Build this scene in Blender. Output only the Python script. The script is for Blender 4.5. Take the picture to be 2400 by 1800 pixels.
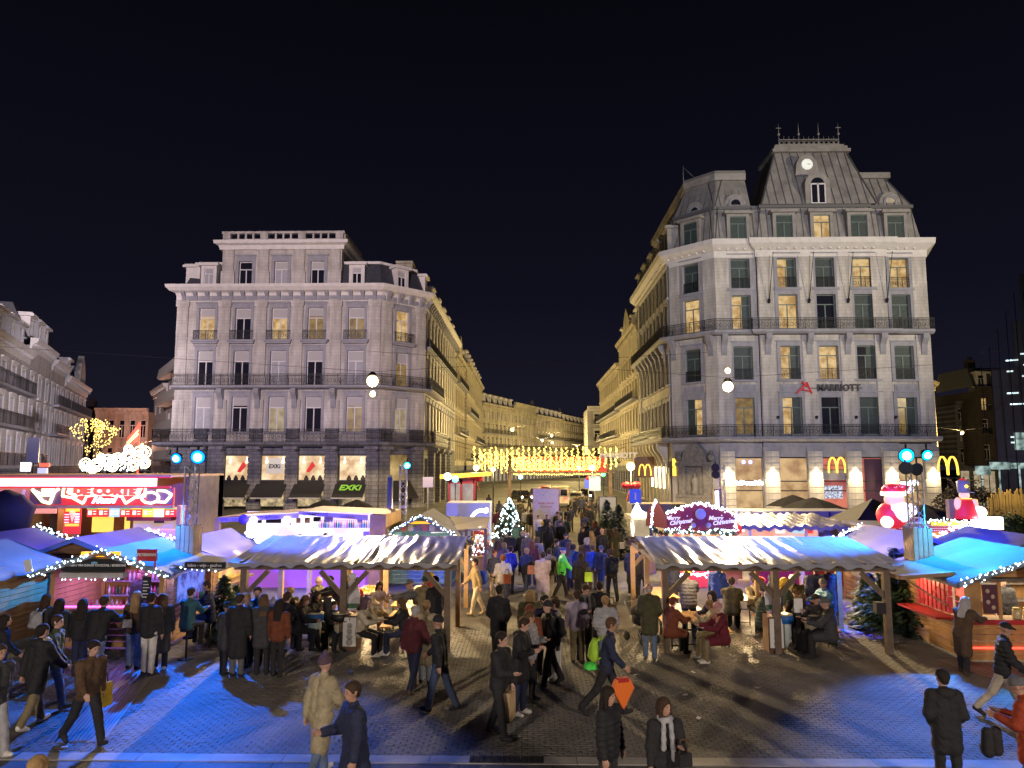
import bpy, math, random
import numpy as np
from mathutils import Vector, Matrix
R = math.radians
rnd = random.Random(7)
SC = bpy.context.scene
for o in list(bpy.data.objects):
 bpy.data.objects.remove(o)
COL = SC.collection
# ------------------------------------------------------------------ camera
FPX, CAMZ, YAW, PITCH = 1700.0, 4.8, math.atan(35 / 1700), math.atan(188 / 1700)
cam = bpy.data.cameras.new('camera')
cam.sensor_width = 36
cam.lens = FPX / 2400 * 36
cam.clip_start, cam.clip_end = 0.1, 2000
camo = bpy.data.objects.new('camera', cam)
COL.objects.link(camo)
camo.location = (0, 0, CAMZ)
camo.rotation_euler = (R(90) + PITCH, 0, YAW)
SC.camera = camo
_f = Vector((-math.sin(YAW) * math.cos(PITCH), math.cos(YAW) * math.cos(PITCH), math.sin(PITCH)))
_r = Vector((math.cos(YAW), math.sin(YAW), 0))
_u = _r.cross(_f)
def ray(px, py):
 return _f + _r * ((px - 1200) / FPX) + _u * ((900 - py) / FPX)
def at(px, py, Y):
 """point at depth Y seen at photo pixel px, py"""
 d = ray(px, py)
 return Vector((0, 0, CAMZ)) + d * (Y / d.y)
def G(px, py, z=0.0):
 """point of the ground seen at photo pixel px, py"""
 d = ray(px, py)
 return Vector((0, 0, CAMZ)) + d * ((z - CAMZ) / d.z)
def zat(py, Y, px=1200):
 return at(px, py, Y).z
def xat(px, Y, py=1000):
 return at(px, py, Y).x
# ------------------------------------------------------------------ night sky
w = bpy.data.worlds.new('World')
SC.world = w
w.use_nodes = True
nt = w.node_tree
nt.nodes.clear()
out = nt.nodes.new('ShaderNodeOutputWorld')
bg = nt.nodes.new('ShaderNodeBackground')
tc = nt.nodes.new('ShaderNodeTexCoord')
sp = nt.nodes.new('ShaderNodeSeparateXYZ')
cr = nt.nodes.new('ShaderNodeValToRGB')
nt.links.new(tc.outputs['Generated'], sp.inputs[0])
nt.links.new(sp.outputs['Z'], cr.inputs[0])
cr.color_ramp.elements[0].position = 0.0
cr.color_ramp.elements[0].color = (0.0115, 0.0105, 0.021, 1)
cr.color_ramp.elements[1].position = 0.55
cr.color_ramp.elements[1].color = (0.0022, 0.0022, 0.0046, 1)
e = cr.color_ramp.elements.new(0.22)
e.color = (0.0050, 0.0049, 0.0112, 1)
nt.links.new(cr.outputs[0], bg.inputs[0])
bg.inputs[1].default_value = 1.0
nt.links.new(bg.outputs[0], out.inputs[0])
SC.view_settings.view_transform = 'Standard'
SC.view_settings.look = 'None'
SC.view_settings.exposure = 0.0
SC.view_settings.gamma = 1.0
SC.view_settings.use_curve_mapping = False
SC.render.engine = 'CYCLES'
cy = SC.cycles
cy.max_bounces = 5
cy.diffuse_bounces = 2
cy.glossy_bounces = 3
cy.transmission_bounces = 3
cy.transparent_max_bounces = 6
cy.caustics_reflective = cy.caustics_refractive = False
cy.sample_clamp_indirect = 3.0
cy.use_denoising = True
try:
 cy.denoiser = 'OPENIMAGEDENOISE'
except Exception:
 pass
# ------------------------------------------------------------------ lamps that carry the square
def lamp(name, kind, loc, power, color, target=None, size=0.15, angle=None, blend=0.5, parent=None, batwing=False):
 l = bpy.data.lights.new(name, kind)
 l.energy = power
 l.color = color
 if kind == 'SPOT':
  l.spot_size = R(angle)
  l.spot_blend = blend
  l.shadow_soft_size = size
 elif kind == 'POINT':
  l.shadow_soft_size = size
 elif kind == 'AREA':
  l.shape = 'RECTANGLE'
  l.size, l.size_y = size if isinstance(size, tuple) else (size, size)
 o = bpy.data.objects.new(name, l)
 COL.objects.link(o)
 o.location = loc
 if target is not None:
  o.rotation_euler = (Vector(target) - Vector(loc)).to_track_quat('-Z', 'Y').to_euler()
 if parent:
  o.parent = parent
 if batwing:   # street luminaire: the beam is strongest far out to the sides, weak straight below
  l.use_nodes = True
  t = l.node_tree
  em = t.nodes['Emission']
  sx = t.nodes.new('ShaderNodeSeparateXYZ')
  t.links.new(t.nodes.new('ShaderNodeTexCoord').outputs['Normal'], sx.inputs[0])
  def mth(op, a, b_=None):
   m = t.nodes.new('ShaderNodeMath')
   m.operation = op
   for i, v in enumerate((a, b_)):
    if v is None:
     continue
    if isinstance(v, (int, float)):
     m.inputs[i].default_value = v
    else:
     t.links.new(v, m.inputs[i])
   return m.outputs[0]
  c_ = mth('ADD', mth('ABSOLUTE', sx.outputs['Z']), .10)
  t.links.new(mth('DIVIDE', .13, mth('POWER', c_, 2.2)), em.inputs['Strength'])
 return o
# floodlights on the roof behind the camera, aimed at the upper storeys
lamp('facade_floodlight', 'SPOT', (-22, -16, 21), 250000, (1.0, 0.80, 0.86), (-27, 78, 22), 0.5, 34, 0.8)
lamp('facade_floodlight', 'SPOT', (18, -16, 21), 160000, (0.90, 0.87, 1.0), (26, 76, 22), 0.5, 36, 0.8)
lamp('facade_floodlight', 'SPOT', (75, 10, 16), 130000, (1.0, 0.84, 0.55), (34, 76, 28), 0.4, 30, 0.7)
lamp('front_fill', 'POINT', (-9, -5, 6.5), 7000, (1, .82, .66), size=.5)  # unseen fill lights added behind the camera to brighten fronts facing it
lamp('front_fill', 'POINT', (13, -5, 6.5), 7000, (1, .84, .70), size=.5)
lamp('facade_floodlight', 'SPOT', (-10, -16, 21), 160000, (1.0, 0.82, 0.90), (-55, 85, 15), 0.5, 22, 0.7)  # extra unseen flood, added as fill for the left row of houses
# ------------------------------------------------------------------ materials
MATS = {}
def M(name, col=(.5, .5, .5), rough=.75, metal=0., emit=None, es=0., var=None, bump=None, spec=.4, alpha=None, coat=0.,
  sample=True, trans=0.):
 if name in MATS:
  return MATS[name]
 m = bpy.data.materials.new(name)
 MATS[name] = m
 m.use_nodes = True
 t = m.node_tree
 b = t.nodes['Principled BSDF']
 b.inputs['Base Color'].default_value = (*col, 1)
 b.inputs['Roughness'].default_value = rough
 b.inputs['Metallic'].default_value = metal
 b.inputs['Specular IOR Level'].default_value = spec
 if coat:
  b.inputs['Coat Weight'].default_value = coat
 if trans:
  b.inputs['Transmission Weight'].default_value = trans
 if emit:
  b.inputs['Emission Color'].default_value = (*emit, 1)
  b.inputs['Emission Strength'].default_value = es
  if not sample:
   m.cycles.emission_sampling = 'NONE'
 co = None
 if var or bump:
  co = t.nodes.new('ShaderNodeTexCoord').outputs['Object']
 if var:
  sc, amt = var
  n = t.nodes.new('ShaderNodeTexNoise')
  n.inputs['Scale'].default_value = sc
  n.inputs['Detail'].default_value = 5
  n.inputs['Roughness'].default_value = .65
  t.links.new(co, n.inputs['Vector'])
  mr = t.nodes.new('ShaderNodeMapRange')
  mr.inputs['From Min'].default_value = .3
  mr.inputs['From Max'].default_value = .7
  mr.inputs['To Min'].default_value = 1 - amt
  mr.inputs['To Max'].default_value = 1 + amt
  t.links.new(n.outputs[0], mr.inputs[0])
  mx = t.nodes.new('ShaderNodeMix')
  mx.data_type = 'RGBA'
  mx.blend_type = 'MULTIPLY'
  mx.inputs[0].default_value = 1
  mx.inputs[6].default_value = (*col, 1)
  t.links.new(mr.outputs[0], mx.inputs[7])
  t.links.new(mx.outputs[2], b.inputs['Base Color'])
 if bump:
  sc, st = bump
  n = t.nodes.new('ShaderNodeTexNoise')
  n.inputs['Scale'].default_value = sc
  n.inputs['Detail'].default_value = 4
  t.links.new(co, n.inputs['Vector'])
  bp = t.nodes.new('ShaderNodeBump')
  bp.inputs['Strength'].default_value = st
  bp.inputs['Distance'].default_value = .05
  t.links.new(n.outputs[0], bp.inputs['Height'])
  t.links.new(bp.outputs[0], b.inputs['Normal'])
 return m
def brick_mat(name, col, mortar, bw, bh, rough=.8, var=.25, ms=.012, bump=.3, swap=None):
 """coursed stone: Brick texture on object coordinates (x,z of the wall, or x,y of the ground)"""
 m = M(name, col, rough)
 t = m.node_tree
 b = t.nodes['Principled BSDF']
 co = t.nodes.new('ShaderNodeTexCoord').outputs['Object']
 s = t.nodes.new('ShaderNodeSeparateXYZ')
 t.links.new(co, s.inputs[0])
 c = t.nodes.new('ShaderNodeCombineXYZ')
 if swap == 'ground':
  t.links.new(s.outputs['X'], c.inputs[0])
  t.links.new(s.outputs['Y'], c.inputs[1])
 else:
  t.links.new(s.outputs['X'], c.inputs[0])
  t.links.new(s.outputs['Z'], c.inputs[1])
 br = t.nodes.new('ShaderNodeTexBrick')
 br.inputs['Scale'].default_value = 1
 br.inputs['Brick Width'].default_value = bw
 br.inputs['Row Height'].default_value = bh
 br.inputs['Mortar Size'].default_value = ms
 br.inputs['Color1'].default_value = (*[x * (1 + var) for x in col], 1)
 br.inputs['Color2'].default_value = (*[x * (1 - var) for x in col], 1)
 br.inputs['Mortar'].default_value = (*mortar, 1)
 t.links.new(c.outputs[0], br.inputs['Vector'])
 n = t.nodes.new('ShaderNodeTexNoise')
 n.inputs['Scale'].default_value = .35
 n.inputs['Detail'].default_value = 6
 t.links.new(co, n.inputs['Vector'])
 mr = t.nodes.new('ShaderNodeMapRange')
 mr.inputs['From Min'].default_value = .3
 mr.inputs['From Max'].default_value = .7
 mr.inputs['To Min'].default_value = .72
 mr.inputs['To Max'].default_value = 1.2
 t.links.new(n.outputs[0], mr.inputs[0])
 mx = t.nodes.new('ShaderNodeMix')
 mx.data_type = 'RGBA'
 mx.blend_type = 'MULTIPLY'
 mx.inputs[0].default_value = 1
 t.links.new(br.outputs[0], mx.inputs[6])
 t.links.new(mr.outputs[0], mx.inputs[7])
 mp = t.nodes.new('ShaderNodeMapping')
 mp.inputs['Scale'].default_value = (1.6, 1.6, .14) if swap is None else (.5, .5, .5)
 t.links.new(co, mp.inputs[0])
 n2 = t.nodes.new('ShaderNodeTexNoise')
 n2.inputs['Scale'].default_value = 1
 n2.inputs['Detail'].default_value = 7
 n2.inputs['Roughness'].default_value = .7
 t.links.new(mp.outputs[0], n2.inputs['Vector'])
 mr2 = t.nodes.new('ShaderNodeMapRange')
 mr2.inputs['From Min'].default_value = .36
 mr2.inputs['From Max'].default_value = .6
 mr2.inputs['To Min'].default_value = .66
 mr2.inputs['To Max'].default_value = 1.06
 t.links.new(n2.outputs[0], mr2.inputs[0])
 m2 = t.nodes.new('ShaderNodeMix')
 m2.data_type = 'RGBA'
 m2.blend_type = 'MULTIPLY'
 m2.inputs[0].default_value = 1
 t.links.new(mx.outputs[2], m2.inputs[6])
 t.links.new(mr2.outputs[0], m2.inputs[7])
 t.links.new(m2.outputs[2], b.inputs['Base Color'])
 bp = t.nodes.new('ShaderNodeBump')
 bp.inputs['Strength'].default_value = bump
 bp.inputs['Distance'].default_value = .02
 bp.invert = True
 t.links.new(br.outputs['Fac'], bp.inputs['Height'])
 t.links.new(bp.outputs[0], b.inputs['Normal'])
 return m
def room_mat(name, ca, cb, strength, scale=1.5, sample=True):
 """a lit room seen through a pane: uneven warm glow"""
 m = M(name, (.02, .02, .02), .25)
 t = m.node_tree
 b = t.nodes['Principled BSDF']
 co = t.nodes.new('ShaderNodeTexCoord').outputs['Object']
 gi = t.nodes.new('ShaderNodeObjectInfo')
 ad = t.nodes.new('ShaderNodeVectorMath')
 ad.operation = 'ADD'
 t.links.new(co, ad.inputs[0])
 t.links.new(gi.outputs['Location'], ad.inputs[1])
 n = t.nodes.new('ShaderNodeTexNoise')
 n.inputs['Scale'].default_value = scale
 n.inputs['Detail'].default_value = 3
 t.links.new(ad.outputs[0], n.inputs['Vector'])
 cr = t.nodes.new('ShaderNodeValToRGB')
 cr.color_ramp.elements[0].position = .36
 cr.color_ramp.elements[1].position = .62
 cr.color_ramp.elements[0].color = (*cb, 1)
 cr.color_ramp.elements[1].color = (*ca, 1)
 t.links.new(n.outputs[0], cr.inputs[0])
 t.links.new(cr.outputs[0], b.inputs['Emission Color'])
 b.inputs['Emission Strength'].default_value = strength
 if not sample:
  m.cycles.emission_sampling = 'NONE'
 return m
# ------------------------------------------------------------------ mesh helpers
class MB:
 def __init__(s):
  s.v, s.f, s.m, s.s = [], [], [], []
 def add(s, vs, fs, mi=0, smooth=False):
  o = len(s.v)
  s.v += [tuple(v) for v in vs]
  s.f += [tuple(i + o for i in f) for f in fs]
  s.m += [mi] * len(fs)
  s.s += [smooth] * len(fs)
  return s
 def box(s, x0, x1, y0, y1, z0, z1, mi=0):
  vs = [(x0, y0, z0), (x1, y0, z0), (x1, y1, z0), (x0, y1, z0), (x0, y0, z1), (x1, y0, z1), (x1, y1, z1), (x0, y1, z1)]
  return s.add(vs, [(0, 3, 2, 1), (4, 5, 6, 7), (0, 1, 5, 4), (1, 2, 6, 5), (2, 3, 7, 6), (3, 0, 4, 7)], mi)
 def beam(s, p0, p1, w, h, mi=0):
  p0, p1 = Vector(p0), Vector(p1)
  d = (p1 - p0).normalized()
  a = d.cross(Vector((0, 0, 1)))
  if a.length < 1e-4:
   a = Vector((1, 0, 0))
  a.normalize()
  b = a.cross(d).normalized()
  vs = []
  for p in (p0, p1):
   for i, j in ((-1, -1), (1, -1), (1, 1), (-1, 1)):
    vs.append(p + a * (w / 2 * i) + b * (h / 2 * j))
  return s.add(vs, [(0, 1, 2, 3), (7, 6, 5, 4), (0, 4, 5, 1), (1, 5, 6, 2), (2, 6, 7, 3), (3, 7, 4, 0)], mi)
 def tube(s, p0, p1, r0, r1=None, n=8, mi=0, smooth=True, caps=True):
  r1 = r0 if r1 is None else r1
  p0, p1 = Vector(p0), Vector(p1)
  d = (p1 - p0).normalized()
  a = d.cross(Vector((0, 0, 1)))
  if a.length < 1e-4:
   a = Vector((1, 0, 0))
  a.normalize()
  b = d.cross(a)
  vs, fs = [], []
  for p, r in ((p0, r0), (p1, r1)):
   for k in range(n):
    t = 2 * math.pi * k / n
    vs.append(p + a * (r * math.cos(t)) + b * (r * math.sin(t)))
  for k in range(n):
   fs.append((k, (k + 1) % n, n + (k + 1) % n, n + k))
  s.add(vs, fs, mi, smooth)
  if caps:
   o = len(s.v) - 2 * n
   s.f += [tuple(range(o + n - 1, o - 1, -1)), tuple(range(o + n, o + 2 * n))]
   s.m += [mi, mi]
   s.s += [False, False]
  return s
 def path(s, pts, r, n=6, mi=0):
  for a, b in zip(pts[:-1], pts[1:]):
   s.tube(a, b, r, r, n, mi)
  return s
 def lathe(s, prof, n=12, c=(0, 0, 0), mi=0, smooth=True):
  vs, fs = [], []
  for r, z in prof:
   for k in range(n):
    t = 2 * math.pi * k / n
    vs.append((c[0] + r * math.cos(t), c[1] + r * math.sin(t), c[2] + z))
  for i in range(len(prof) - 1):
   for k in range(n):
    fs.append((i * n + k, i * n + (k + 1) % n, (i + 1) * n + (k + 1) % n, (i + 1) * n + k))
  fs.append(tuple(range(n - 1, -1, -1)))
  fs.append(tuple((len(prof) - 1) * n + k for k in range(n)))
  return s.add(vs, fs, mi, smooth)
 def prism(s, poly, y0, y1, mi=0, axis='y'):
  """polygon in x,z (counter-clockwise seen from -y) pulled from y0 to y1"""
  n = len(poly)
  if axis == 'y':
   vs = [(x, y0, z) for x, z in poly] + [(x, y1, z) for x, z in poly]
  else:
   vs = [(y0, x, z) for x, z in poly] + [(y1, x, z) for x, z in poly]
  fs = [tuple(range(n)), tuple(range(2 * n - 1, n - 1, -1))]
  fs += [(i, n + i, n + (i + 1) % n, (i + 1) % n) for i in range(n)]
  return s.add(vs, fs, mi)
 def quad(s, a, b, c, d, mi=0):
  return s.add([a, b, c, d], [(0, 1, 2, 3)], mi)
 def bulb(s, p, r, mi=0):
  x, y, z = p
  return s.add([(x + r, y, z), (x - r, y, z), (x, y + r, z), (x, y - r, z), (x, y, z + r), (x, y, z - r)],
      [(0, 2, 4), (2, 1, 4), (1, 3, 4), (3, 0, 4), (2, 0, 5), (1, 2, 5), (3, 1, 5), (0, 3, 5)], mi, True)
 def ball(s, c, r, n=10, m=6, mi=0, sq=(1, 1, 1)):
  vs, fs = [], []
  for i in range(m + 1):
   t = math.pi * i / m
   for k in range(n):
    p = 2 * math.pi * k / n
    vs.append((c[0] + sq[0] * r * math.sin(t) * math.cos(p), c[1] + sq[1] * r * math.sin(t) * math.sin(p), c[2] + sq[2] * r * math.cos(t)))
  for i in range(m):
   for k in range(n):
    fs.append((i * n + k, (i + 1) * n + k, (i + 1) * n + (k + 1) % n, i * n + (k + 1) % n))
  return s.add(vs, fs, mi, True)
 def mesh(s, name, mats):
  me = bpy.data.meshes.new(name)
  me.from_pydata(s.v, [], s.f)
  for m in (mats if isinstance(mats, (list, tuple)) else [mats]):
   me.materials.append(m)
  if len(set(s.m)) > 1:
   me.polygons.foreach_set('material_index', s.m)
  me.polygons.foreach_set('use_smooth', s.s)
  me.update()
  return me
 def build(s, name, mats, parent=None, loc=(0, 0, 0), rz=0., **tags):
  return link(name, s.mesh(name, mats), parent, loc, rz, **tags)
def link(name, me, parent=None, loc=(0, 0, 0), rz=0., **tags):
 o = bpy.data.objects.new(name, me)
 COL.objects.link(o)
 o.location = loc
 o.rotation_euler = (0, 0, rz)
 if parent:
  o.parent = parent
 for k, v in tags.items():
  o[k] = v
 return o
def thing(name, label, cat, loc=(0, 0, 0), rz=0., group=None):
 o = bpy.data.objects.new(name, None)
 COL.objects.link(o)
 o.empty_display_size = .1
 o.location = loc
 o.rotation_euler = (0, 0, rz)
 o['label'] = label
 o['category'] = cat
 if group:
  o['group'] = group
 return o
def tag(o, label, cat, group=None):
 o['label'] = label
 o['category'] = cat
 if group:
  o['group'] = group
 return o
def structure(o):
 o['kind'] = 'structure'
 return o
def lettering(s, size, mat, parent=None, loc=(0, 0, 0), rz=0., extrude=.02, bold=0., shear=0., align='CENTER', name='lettering',
    tilt=90, sx=1., wrap=None):
 c = bpy.data.curves.new(name, 'FONT')
 c.body = s
 c.size = size
 c.extrude = extrude
 c.offset = bold
 c.shear = shear
 c.align_x = align
 c.align_y = 'CENTER'
 c.resolution_u = 2
 c.materials.append(mat)
 t = bpy.data.objects.new('tmp', c)
 COL.objects.link(t)
 bpy.context.view_layer.update()
 me = bpy.data.meshes.new_from_object(t.evaluated_get(bpy.context.evaluated_depsgraph_get()))
 bpy.data.objects.remove(t)
 me.name = name
 if sx != 1 or wrap:
  for v in me.vertices:
   v.co.x *= sx
   if wrap:
    v.co.y += wrap(v.co.x)
 o = link(name, me, parent, loc)
 o.rotation_euler = (R(tilt), 0, rz)
 return o
def sweep(mb, path, prof, mi=0, closed=True):
 """profile (outward, z) carried along a ground path that runs left to right seen from outside"""
 P = [Vector(p[:2]) for p in path]
 nrm = []
 for i in range(len(P)):
  ds = []
  if i > 0:
   ds.append((P[i] - P[i - 1]).normalized())
  if i < len(P) - 1:
   ds.append((P[i + 1] - P[i]).normalized())
  ns = [Vector((d.y, -d.x)) for d in ds]
  if len(ns) == 2:
   b = ns[0] + ns[1]
   b = b / max(.25, b.dot(ns[0]))
  else:
   b = ns[0]
  nrm.append(b)
 n = len(prof)
 vs = [(P[i].x + nrm[i].x * o_, P[i].y + nrm[i].y * o_, z) for i in range(len(P)) for o_, z in prof]
 fs = []
 for i in range(len(P) - 1):
  for k in range(n if closed else n - 1):
   k2 = (k + 1) % n
   fs.append((i * n + k, (i + 1) * n + k, (i + 1) * n + k2, i * n + k2))
 if closed:
  fs.append(tuple(range(n - 1, -1, -1)))
  fs.append(tuple((len(P) - 1) * n + k for k in range(n)))
 return mb.add(vs, fs, mi)
# ------------------------------------------------------------------ shared materials
STONE = brick_mat('pale_stone', (.50, .47, .43), (.36, .34, .31), .9, .36, .85, .05, .015, .25)
STONE2 = brick_mat('cream_stone', (.46, .41, .31), (.34, .30, .24), .9, .36, .85, .06, .015, .25)
GREY = M('grey_stone', (.27, .27, .30), .8, var=(1.2, .2))
DARKSTONE = brick_mat('dark_stone', (.15, .15, .175), (.06, .06, .07), 1.1, .42, .85, .12, .03, .6)
TRIM = M('cornice_paint', (.62, .59, .56), .75, var=(1.5, .12))
SLATE = M('slate', (.045, .047, .06), .55, var=(3, .3))
ZINC = M('zinc_sheet', (.25, .235, .22), .55, var=(.8, .3), bump=(2, .15))
ZINCSEAM = M('zinc_seam', (.10, .10, .105), .5)
IRON = M('wrought_iron', (.022, .022, .027), .5, metal=.3)
WHITEFRAME = M('white_frame', (.62, .60, .60), .5)
GREENFRAME = M('grey_green_frame', (.12, .165, .15), .5)
DARKFRAME = M('dark_frame', (.03, .03, .035), .4)
GLASS = M('dark_glass', (.012, .013, .022), .12, spec=.6)
CURTAIN = M('net_curtain', (.34, .34, .36), .7, var=(6, .2))
GCURTAIN = M('green_curtain', (.042, .060, .057), .6, var=(5, .35))
BLIND = M('blind', (.40, .39, .38), .8, var=(8, .08))
LIT = room_mat('lit_room', (.95, .66, .30), (.55, .30, .09), .75, 1.6, False)
LITDIM = room_mat('dim_room', (.42, .27, .09), (.20, .115, .035), .65, 1.4, False)
LITPALE = room_mat('pale_room', (.62, .50, .33), (.38, .28, .16), .7, 1.2, False)
PANES = {'dark': GLASS, 'curtain': CURTAIN, 'lit': LIT, 'dim': LITDIM, 'pale': LITPALE, 'green': GCURTAIN}
# ------------------------------------------------------------------ ground
ASPH = M('asphalt_paving', (.072, .072, .078), .62, var=(1.3, .25), bump=(14, .35))
JOINT = M('joint_bed', (.035, .034, .033), .9)
PAVE = brick_mat('paver_field', (.125, .118, .110), (.04, .04, .04), .22, .11, .72, .22, .008, .6, 'ground')
PAVER = M('paver_stone', (.125, .119, .112), .60, spec=.3, var=(.45, .45), bump=(30, .3))
KERB = M('kerb_stone', (.30, .29, .28), .6, var=(2, .2))
structure(MB().quad((-400, -30, -.035), (400, -30, -.035), (400, 600, -.035), (-400, 600, -.035)).build('ground', JOINT))
KY = 12.42
o = structure(MB().quad((-40, -6, 0), (40, -6, 0), (40, KY - .16, 0), (-40, KY - .16, 0)).build('pavement', ASPH))
jm = MB()
for i in range(-12, 13):
 jm.beam((i * 1.5 + .4, 9.2, .002), (i * 1.5 + .4, KY - .17, .002), .012, .004)
jm.build('slab_joint', JOINT, o, kind='stuff')
PY0, PY1 = KY + .16, 22.0
sq = structure(MB().quad((-90, PY1, 0), (90, PY1, 0), (90, 330, 0), (-90, 330, 0)).build('paved_square', PAVE))
# long pale kerb stones between the pavement and the square
kb = thing('kerb', 'pale stone kerb line crossing the front of the square', 'kerb', (0, KY, 0))
del kb['category']
kb['kind'] = 'structure'
ks = MB().box(-.595, .595, -.15, .15, -.03, .012).mesh('kerb_stone', [KERB])
for i in range(-8, 9):
 link('kerb_stone', ks, kb, (i * 1.2 + .2, 0, rnd.uniform(-.003, .003)))
# brick pavers of the near square, each one a stone
pw, ph, gap = .20, .10, .006
def paver_mesh(L, W):
 b = .006
 t = MB()
 t.add([(-L / 2, -W / 2, -.03), (L / 2, -W / 2, -.03), (L / 2, W / 2, -.03), (-L / 2, W / 2, -.03),
   (-L / 2 + b, -W / 2 + b, 0), (L / 2 - b, -W / 2 + b, 0), (L / 2 - b, W / 2 - b, 0), (-L / 2 + b, W / 2 - b, 0)],
   [(4, 5, 6, 7), (0, 1, 5, 4), (1, 2, 6, 5), (2, 3, 7, 6), (3, 0, 4, 7)])
 return t
pv_shared = paver_mesh(pw - gap, ph - gap).mesh('paver', [PAVER])
loose = MB()
single = 0
pr = random.Random(3)
row = 0
y = PY0 + ph / 2
while y < PY1:
 xm = y * .78 + 1
 x = -math.ceil(xm / pw) * pw + (pw / 2 if row % 2 else 0)
 while x < xm:
  dz, tx, ty = pr.uniform(-.0025, .0015), pr.uniform(-.009, .009), pr.uniform(-.014, .014)
  if single < 296 and y < PY0 + .62 and abs(x + .2) < 9.2:
   o = link('paver', pv_shared, sq, (x, y, dz))
   o.rotation_euler = (ty, tx, pr.uniform(-.02, .02))
   single += 1
  else:
   L, W, b = pw - gap, ph - gap, .006
   c = [(-L / 2 + b, -W / 2 + b), (L / 2 - b, -W / 2 + b), (L / 2 - b, W / 2 - b), (-L / 2 + b, W / 2 - b)]
   d = [(-L / 2, -W / 2), (L / 2, -W / 2), (L / 2, W / 2), (-L / 2, W / 2)]
   loose.add([(x + a, y + e_, -.03) for a, e_ in d] + [(x + a, y + e_, dz + a * tx + e_ * ty) for a, e_ in c],
      [(4, 5, 6, 7), (0, 1, 5, 4), (1, 2, 6, 5), (3, 0, 4, 7)])
  x += pw
 y += ph
 row += 1
loose.build('pavers', PAVER, sq, kind='stuff')
# ribbed reddish strips let into the paving on the left, and a plain red one on the right
RIB = M('red_ribbed_stone', (.13, .075, .062), .5, var=(2, .3))
RIBG = M('grey_ribbed_stone', (.19, .18, .19), .5, var=(2, .2))
def ribbed_strip(p0, p1, width, label, n=6):
 p0, p1 = Vector(p0), Vector(p1)
 d = p1 - p0
 L = d.length
 a = math.atan2(d.y, d.x)
 st = structure(MB().box(0, L, -width / 2, width / 2, -.02, .006).build('paving_strip', RIB, None, (p0.x, p0.y, 0), a, label=label))
 rb = MB().box(0, L, -.018, .018, .006, .016).mesh('rib', [RIBG])
 for k in range(n):
  link('rib', rb, st, (0, (-.5 + (k + .5) / n) * width, 0))
 return st
ribbed_strip(G(165, 1740), G(330, 1545), .62, 'broad ribbed red paving strip', 9)
ribbed_strip(G(118, 1740), G(300, 1545), .2, 'narrow red paving strip', 2)
ribbed_strip(G(222, 1740), G(372, 1545), .3, 'ribbed grey paving strip', 5)
ribbed_strip(G(2225, 1545), G(2395, 1600), .8, 'red paving strip by the snack chalet', 5)
# litter lying about
LIT_W = M('paper_scrap', (.75, .74, .70), .7)
for k, (px, py, d) in enumerate([(1605, 1630, 'below the right-hand pavilion'), (1637, 1685, 'near the woman with the scarf'), (1625, 1577, 'in the lit patch of paving'),
         (1050, 1663, 'in front of the walkers in the middle'), (152, 1753, 'on the kerb at the left')]):
 p = G(px, py)
 s = MB().add([(-.06, -.03, .012), (.05, -.04, .016), (.06, .03, .03), (-.03, .04, .014)], [(0, 1, 2, 3)])
 s.add([(-.06, -.03, .008), (.05, -.04, .01), (.06, .03, .02), (-.03, .04, .009)], [(3, 2, 1, 0)])
 tag(s.build('paper_scrap', LIT_W, None, (p.x, p.y, .004), k), 'small white paper scrap lying on the paving ' + d, 'litter', 'litter on the paving')
o = structure(MB().box(-.6, .6, -.13, .13, -.02, .014).build('drain_cover', JOINT, None, (G(1190, 1742).x, KY, .004)))
for k in range(14):
 MB().box(-.02, .02, -.11, .11, .014, .022).build('drain_bar', IRON, o, (-.56 + k * .086, 0, 0))
# ------------------------------------------------------------------ facade kit
WCACHE = {}
class Fac:
 """a facade plane: local x to the right seen from outside, local y into the house"""
 def __init__(s, root, X, Y, a):
  s.root, s.X, s.Y, s.a = root, X, Y, a
  s.rl = Vector((X, Y, 0)) - root.location
 def loc(s, x, y, z):
  c, n = math.cos(s.a), math.sin(s.a)
  return (s.rl.x + x * c - y * n, s.rl.y + x * n + y * c, s.rl.z + z)
 def put(s, name, me, x=0, y=0, z=0, **t):
  return link(name, me, s.root, s.loc(x, y, z), s.a, **t)
 def build(s, mb, name, mats, x=0, y=0, z=0, **t):
  return s.put(name, mb.mesh(name, mats), x, y, z, **t)
def wall_mb(x0, x1, z0, z1, ops, depth=.35, mb=None, mi=0, y=0.):
 mb = mb or MB()
 ops = [(max(a, x0), min(b, x1), max(c, z0), min(d, z1)) for a, b, c, d in ops if a < x1 and b > x0 and c < z1 and d > z0]
 xs = sorted({x0, x1, *[v for o in ops for v in o[:2]]})
 zs = sorted({z0, z1, *[v for o in ops for v in o[2:]]})
 for i in range(len(xs) - 1):
  for j in range(len(zs) - 1):
   cx, cz = (xs[i] + xs[i + 1]) / 2, (zs[j] + zs[j + 1]) / 2
   if any(a < cx < b and c < cz < d for a, b, c, d in ops):
    continue
   mb.quad((xs[i], y, zs[j]), (xs[i + 1], y, zs[j]), (xs[i + 1], y, zs[j + 1]), (xs[i], y, zs[j + 1]), mi)
 for a, b, c, d in ops:
  mb.quad((a, y, c), (a, y + depth, c), (a, y + depth, d), (a, y, d), mi)
  mb.quad((b, y, c), (b, y, d), (b, y + depth, d), (b, y + depth, c), mi)
  mb.quad((a, y, d), (a, y + depth, d), (b, y + depth, d), (b, y, d), mi)
  mb.quad((a, y, c), (b, y, c), (b, y + depth, c), (a, y + depth, c), mi)
 return mb
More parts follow.
